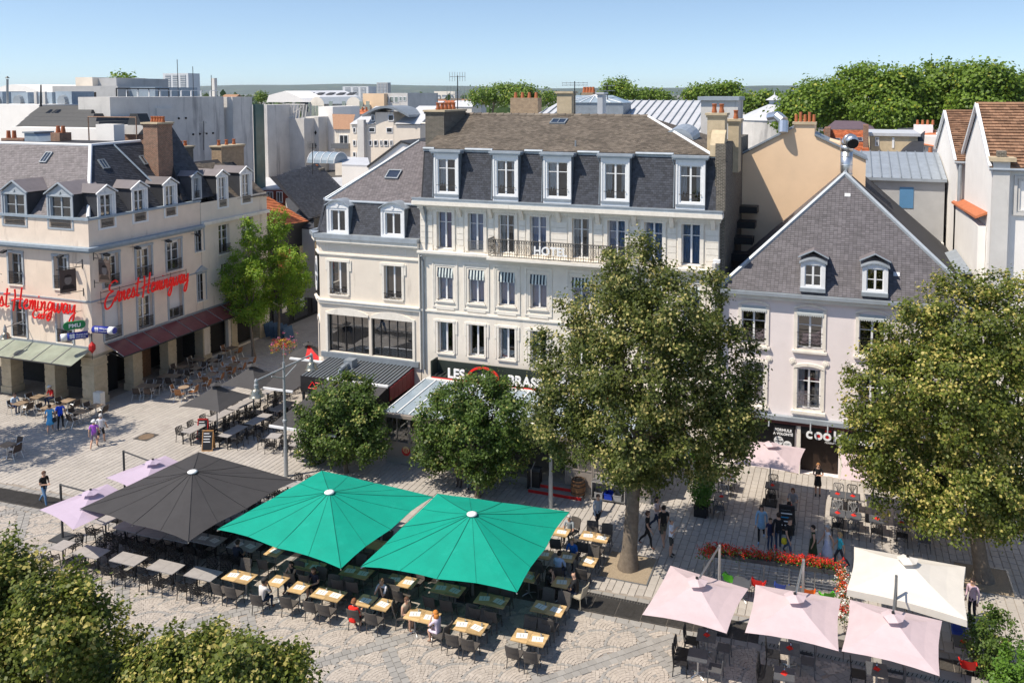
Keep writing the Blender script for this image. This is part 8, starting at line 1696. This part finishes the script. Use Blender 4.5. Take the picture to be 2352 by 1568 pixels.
    su=ob.modifiers.new('u','SUBSURF');su.levels=1;su.render_levels=1
    TS.view_layers[0].update();dg=TS.view_layers[0].depsgraph;dg.update();m2=bpy.data.meshes.new_from_object(ob.evaluated_get(dg));bpy.data.objects.remove(ob)
    if len(m2.polygons)==0: raise RuntimeError('skin failed')
    mats=[cmat(skin,.6),cmat(shirt),cmat(legs),cmat(shoes)];m2.materials.clear()
    for m in mats: m2.materials.append(m)
    n=len(m2.polygons);C=np.empty(n*3);m2.polygons.foreach_get('center',C);C=C.reshape(-1,3);best=np.full(n,1e9);mi=np.zeros(n,int)
    for a,b,t in E:
        p=np.array(J[a][0]);q=np.array(J[b][0]);d=q-p;u=np.clip(((C-p)@d)/(d@d+1e-9),0,1);dist=np.linalg.norm(C-p-u[:,None]*d,axis=1)/(J[a][1]*(1-u)+J[b][1]*u)
        val={'shirt':1,'skin':0,'legs':2,'shoe':3}.get(t)
        if t=='arm': v=np.where(u<(.62 if sleeve=='short' else 2 if sleeve=='long' else .03),1,0)
        elif t=='fore': v=np.full(n,1 if sleeve=='long' else 0)
        elif t=='thigh': v=np.where(u<({'long':2,'shorts':.85,'bare':.12}[bottom]),2,0)
        elif t=='calf': v=np.full(n,2 if bottom=='long' else 0)
        elif a=='ch' and b=='nk': v=np.where(u<.55,1,0)
        else: v=np.full(n,val)
        s=dist<best;best[s]=dist[s];mi[s]=v[s]
    m2.polygons.foreach_set('material_index',mi.astype(np.int32));rz=math.atan2(-face[0],face[1]);t=thing('person',label,'person',(loc[0],loc[1],z),rz)
    o=bpy.data.objects.new('body',m2);COL.objects.link(o);o.parent=t
    hd=J['hd1'][0];
    if hair is not None:
        hm=MB();N=10
        def hp(a,b): # a azimuth, b polar 0 top
            r=.108*k;return hd+V((r*math.sin(b)*math.sin(a)*.95,r*math.sin(b)*math.cos(a)*1.05-.012*k,r*math.cos(b)*1.05+.012*k))
        for i in range(12):
            a0=2*math.pi*i/12;a1=2*math.pi*(i+1)/12;am=(a0+a1)/2;lim=1.15 if math.cos(am)>.35 else (1.6 if math.cos(am)>-.2 else 2.2)
            for q in range(4):
                b0=lim*q/4;b1=lim*(q+1)/4;hm.face([hp(a0,b0),hp(a0,b1),hp(a1,b1),hp(a1,b0)])
        if hairlen: hm.lathe(hd+V((0,-.05*k,-.30*k*hairlen)),[(.03,0),(.085*k,.06),(.10*k,.16*hairlen),(.105*k,.30*hairlen*k)],10)
        hm.build('hair',cmat(hair,.7),t,True,local=True)
    if hat:
        q=MB();q.lathe(hd+Z*.03*k,[(.118*k,0),(.115*k,.06),(.06*k,.10),(.01,.105)],12);q.lathe(hd+V((0,.06 if hat[1] else 0,.03*k)),[(.17*k if not hat[1] else .12*k,0),(.12*k,.012)],14);q.build('hat',cmat(hat[0]),t,True,local=True)
    ey=MB()
    for s in (-1,1): ey.lathe(hd+V((s*.036*k,.088*k,.008*k)),[(.002,-.008),(.011,0),(.002,.008)],6)
    ey.build('eyes',m_black,t,local=True)['kind']='stuff'
    er=MB()
    for s in (-1,1): MB().lathe(hd+V((s*.094*k,.0,-.03*k)),[(.008,0),(.02,.025),(.012,.06)],6).build('ear',cmat(skin,.6),t,True,local=True)
    if skirt:
        c,L,fl=skirt;p=J['pel'][0];MB().lathe(p-Z*L,[(.17*k+fl,0),(.165*k+fl*.6,L*.35),(.155*k,L*.75),(.14*k,L+.12)],14).build('skirt',cmat(c),t,True,local=True)
    if bag:
        p=J['wrR'][0];MB().lathe(V((.24*k,-.05,p.z-.25)) if not sit else p,[(.08,0),(.12,.05),(.11,.22),(.04,.26)],10).build('bag',cmat(bag),t,True,local=True)
    return t
SR=(.9456,.3253);TC=(.3253,-.9456)
def fd(a,b): return (a*SR[0]-b*TC[0],a*SR[1]-b*TC[1])   # a: towards screen right, b: away
def W(px_,py_): p=G(px_,py_);return p.x,p.y
person('man in black t-shirt and blue jeans looking at his phone at left',W(103,1160),fd(.9,-.35),'walk','phone',(.015,.014,.014),(.10,.19,.33),(.02,.02,.02),(.10,.05,.03))
person('woman in bright light blue dress walking past the cafe tables',W(116,992),fd(-.4,.9),'walk','down',(.10,.42,.72),(.10,.42,.72),(.75,.75,.75),(.05,.03,.02),'short','shorts',h=1.66,skirt=((.10,.42,.72),.42,.06),bag=(.03,.03,.03))
person('woman in royal blue top and black trousers beside the blue dress',W(140,985),fd(-.4,.9),'walk','down',(.01,.07,.62),(.015,.015,.015),(.05,.04,.03),(.02,.015,.012),'short','long',h=1.68)
person('white haired man in white t-shirt and black shorts walking by the cafe',W(233,1019),fd(-.2,.95),'walk','down',(.68,.68,.70),(.02,.02,.022),(.2,.12,.07),(.55,.53,.5),'short','shorts',h=1.76)
person('older woman in purple t-shirt with white hat and mauve shorts',W(217,1028),fd(-.25,.95),'walk','down',(.36,.10,.55),(.24,.17,.24),(.4,.3,.22),(.5,.48,.45),'short','shorts',h=1.6,hat=((.7,.7,.68),False))
person('seated man in pale blue shirt at the far left cafe table',(-49.0,37.6),(1,-.1),'sit','table',(.45,.56,.68),(.03,.05,.12),(.02,.02,.02),(.03,.02,.015))
person('seated man in red shirt with white cap at the cafe',(-48.0,39.45),(-.1,-1),'sit','table',(.55,.02,.02),(.03,.05,.12),(.02,.02,.02),(.3,.25,.2),hat=((.7,.72,.75),True))
person('man in white patterned shirt and dark cap seated at second wooden table',(-20.95,25.78),(.25,1),'sit','chin',(.62,.58,.56),(.02,.035,.07),(.26,.12,.06),(.02,.015,.01),skin=SKD,hat=((.03,.03,.03),True))
person('woman in dark top with hands on face opposite the patterned shirt',(-20.7,27.42),(-.15,-1),'sit','chin',(.02,.02,.025),(.02,.035,.07),(.18,.06,.04),(.03,.02,.015),'none','long',h=1.66,hairlen=.6)
person('woman in navy top looking at her phone at third wooden table',(-19.6,27.35),(-.1,-1),'sit','phone',(.02,.02,.035),(.02,.02,.03),(.05,.03,.02),(.10,.05,.03),'short','shorts',h=1.66,hairlen=.8)
person('woman in bright red dress reading a menu at the front row',(-16.95,25.85),(.05,1),'sit','table',(.68,.025,.015),(.68,.025,.015),(.05,.04,.04),(.22,.09,.04),'short','shorts',h=1.66,hairlen=.3)
person('man in white polo and sunglasses facing the woman in red',(-16.6,27.5),(-.1,-1),'sit','chin',(.62,.60,.66),(.03,.04,.08),(.03,.03,.03),(.16,.10,.06))
person('short haired woman in beige top holding phone left of seventh table',(-15.25,26.72),(.95,-.25),'sit','phone',(.40,.33,.25),(.06,.05,.04),(.2,.1,.06),(.10,.05,.03),'none','shorts',h=1.67)
person('woman with curly ginger hair and lilac top right of seventh table',(-13.62,26.28),(-1,.25),'sit','chin',(.60,.52,.62),(.60,.52,.62),(.3,.2,.15),(.55,.20,.04),'short','shorts',h=1.66,hairlen=.9)
person('elderly grey haired man in grey shirt seated near the lamp post',(-11.25,34.5),(-.2,-1),'sit','table',(.26,.29,.31),(.08,.08,.08),(.03,.03,.03),(.42,.40,.38))
person('man in royal blue t-shirt facing camera beside green parasol',(-10.55,32.7),(-.05,-1),'sit','table',(.015,.10,.36),(.05,.05,.06),(.03,.03,.03),(.25,.17,.1))
person('man in pale blue shirt with back to camera reading menu',(-10.75,31.35),(.1,1),'sit','table',(.40,.52,.72),(.03,.04,.07),(.03,.03,.03),(.03,.02,.015),'long')
person('woman in black with dark hair leaning on her hand under green parasol',(-10.88,30.3),(1,.1),'sit','chin',(.015,.015,.015),(.02,.02,.02),(.03,.03,.03),(.02,.015,.01),h=1.66,hairlen=.8)
person('bald man in black shirt on the pale wicker chair',(-9.58,30.2),(-1,.15),'sit','table',(.018,.018,.02),(.03,.04,.07),(.35,.35,.33),None)
person('man in dark navy seated in shade between black and green parasols',(-23.8,27.75),(0,1),'sit','table',(.015,.02,.035),(.02,.025,.04),(.02,.02,.02),(.02,.015,.01))
person('man in grey hooded top and black trousers walking behind green parasol',W(1373,1218),fd(.3,-.9),'walk','down',(.36,.39,.44),(.012,.012,.014),(.03,.03,.03),(.04,.025,.02),'long')
person('woman in black with brown hair walking past the big lime trunk',W(1487,1256),fd(.85,-.4),'walk','down',(.012,.012,.013),(.014,.014,.016),(.25,.12,.08),(.09,.045,.03),h=1.66,hairlen=.5)
person('woman with long dark hair, pale pink t-shirt and navy trousers',W(1508,1222),fd(.8,-.5),'walk','fold',(.52,.42,.42),(.02,.03,.06),(.02,.02,.02),(.02,.012,.01),h=1.68,hairlen=1.2)
person('man in black t-shirt and camouflage shorts seen from behind',W(1524,1250),fd(-.1,.9),'walk','down',(.015,.015,.016),(.12,.11,.08),(.03,.03,.03),(.02,.012,.01),'short','shorts',h=1.78)
person('man in white t-shirt, grey cap and dark shorts with raised hand',W(1541,1277),fd(.8,-.4),'stand','wave',(.70,.72,.78),(.05,.05,.045),(.05,.045,.04),(.04,.03,.02),'short','shorts',h=1.72,hat=((.28,.27,.26),True))
person('waitress in black dress standing before the dark restaurant door',W(1878,1138),fd(-.2,-.95),'stand','fold',(.015,.015,.016),(.015,.015,.016),(.03,.03,.03),(.30,.14,.05),'short','shorts',h=1.68,skirt=((.015,.015,.016),.36,.02),hairlen=.4)
person('seated woman in grey t-shirt under the shop parasol',(-2.0,40.5),(-.1,-1),'sit','table',(.30,.29,.30),(.05,.06,.1),(.03,.03,.03),(.15,.06,.03),h=1.66,hairlen=.6)
person('dark haired woman in sleeveless top seated with her back to us',(-2.1,38.85),(0,1),'sit','table',(.03,.03,.03),(.03,.03,.04),(.03,.03,.03),(.02,.012,.01),'none','long',h=1.64,hairlen=.5)
person('woman in pale blue tunic walking with the group on the terrace',W(1748,1243),fd(-.3,-.9),'walk','down',(.24,.40,.56),(.015,.015,.018),(.25,.4,.6),(.03,.02,.015),'long','long',h=1.68,skirt=((.24,.40,.56),.25,.03),hairlen=1.)
person('person in black jacket and jeans behind the black t-shirt man',W(1787,1264),fd(.2,.9),'walk','down',(.015,.015,.018),(.03,.05,.09),(.03,.03,.04),(.03,.015,.01),'long',h=1.7)
person('man in black t-shirt and jeans carrying a yellow and blue bag',W(1812,1280),fd(.4,-.8),'walk','down',(.014,.014,.015),(.07,.10,.16),(.05,.04,.03),(.03,.02,.015),h=1.78,bag=(.6,.5,.03))
person('boy in dark navy t-shirt and white trim beside the pale blue tunic',W(1768,1262),fd(.3,-.9),'stand','down',(.02,.025,.07),(.03,.05,.10),(.1,.1,.1),(.06,.04,.02),h=1.45)
person('short dark haired woman in dark green dress by the flower railing',W(1867,1291),fd(-.9,.2),'stand','down',(.03,.045,.02),(.03,.045,.02),(.1,.05,.03),(.02,.012,.01),'none','shorts',h=1.64,skirt=((.03,.045,.02),.5,.03),bag=(.05,.04,.03))
person('grey haired woman in white dress with grey shoulder bag',W(1900,1293),fd(-.9,-.1),'walk','down',(.66,.66,.70),(.50,.52,.62),(.3,.2,.12),(.35,.34,.33),'none','shorts',h=1.68,skirt=((.48,.50,.62),.55,.1),bag=(.12,.12,.13))
person('child with fair hair in turquoise t-shirt and dark trousers',W(1928,1300),fd(-.9,.1),'walk','down',(.05,.45,.55),(.03,.035,.05),(.05,.05,.05),(.42,.28,.12),h=1.5,hairlen=.5)
person('man in pink shirt with backpack behind the white parasol',W(2232,1428),fd(-.8,-.5),'stand','down',(.58,.42,.48),(.02,.02,.03),(.5,.5,.5),(.02,.012,.01),'long',h=1.74)
person('person in pale top and light jeans half hidden under the small lime',W(1079,1122),fd(.5,-.8),'stand','fold',(.66,.64,.62),(.16,.26,.38),(.03,.03,.03),(.10,.05,.03))
person('person in dark clothes beside the one in light jeans under the lime',W(1055,1118),fd(-.4,-.8),'stand','down',(.05,.05,.06),(.05,.04,.04),(.03,.03,.03),(.05,.03,.02))
bpy.data.scenes.remove(TS)
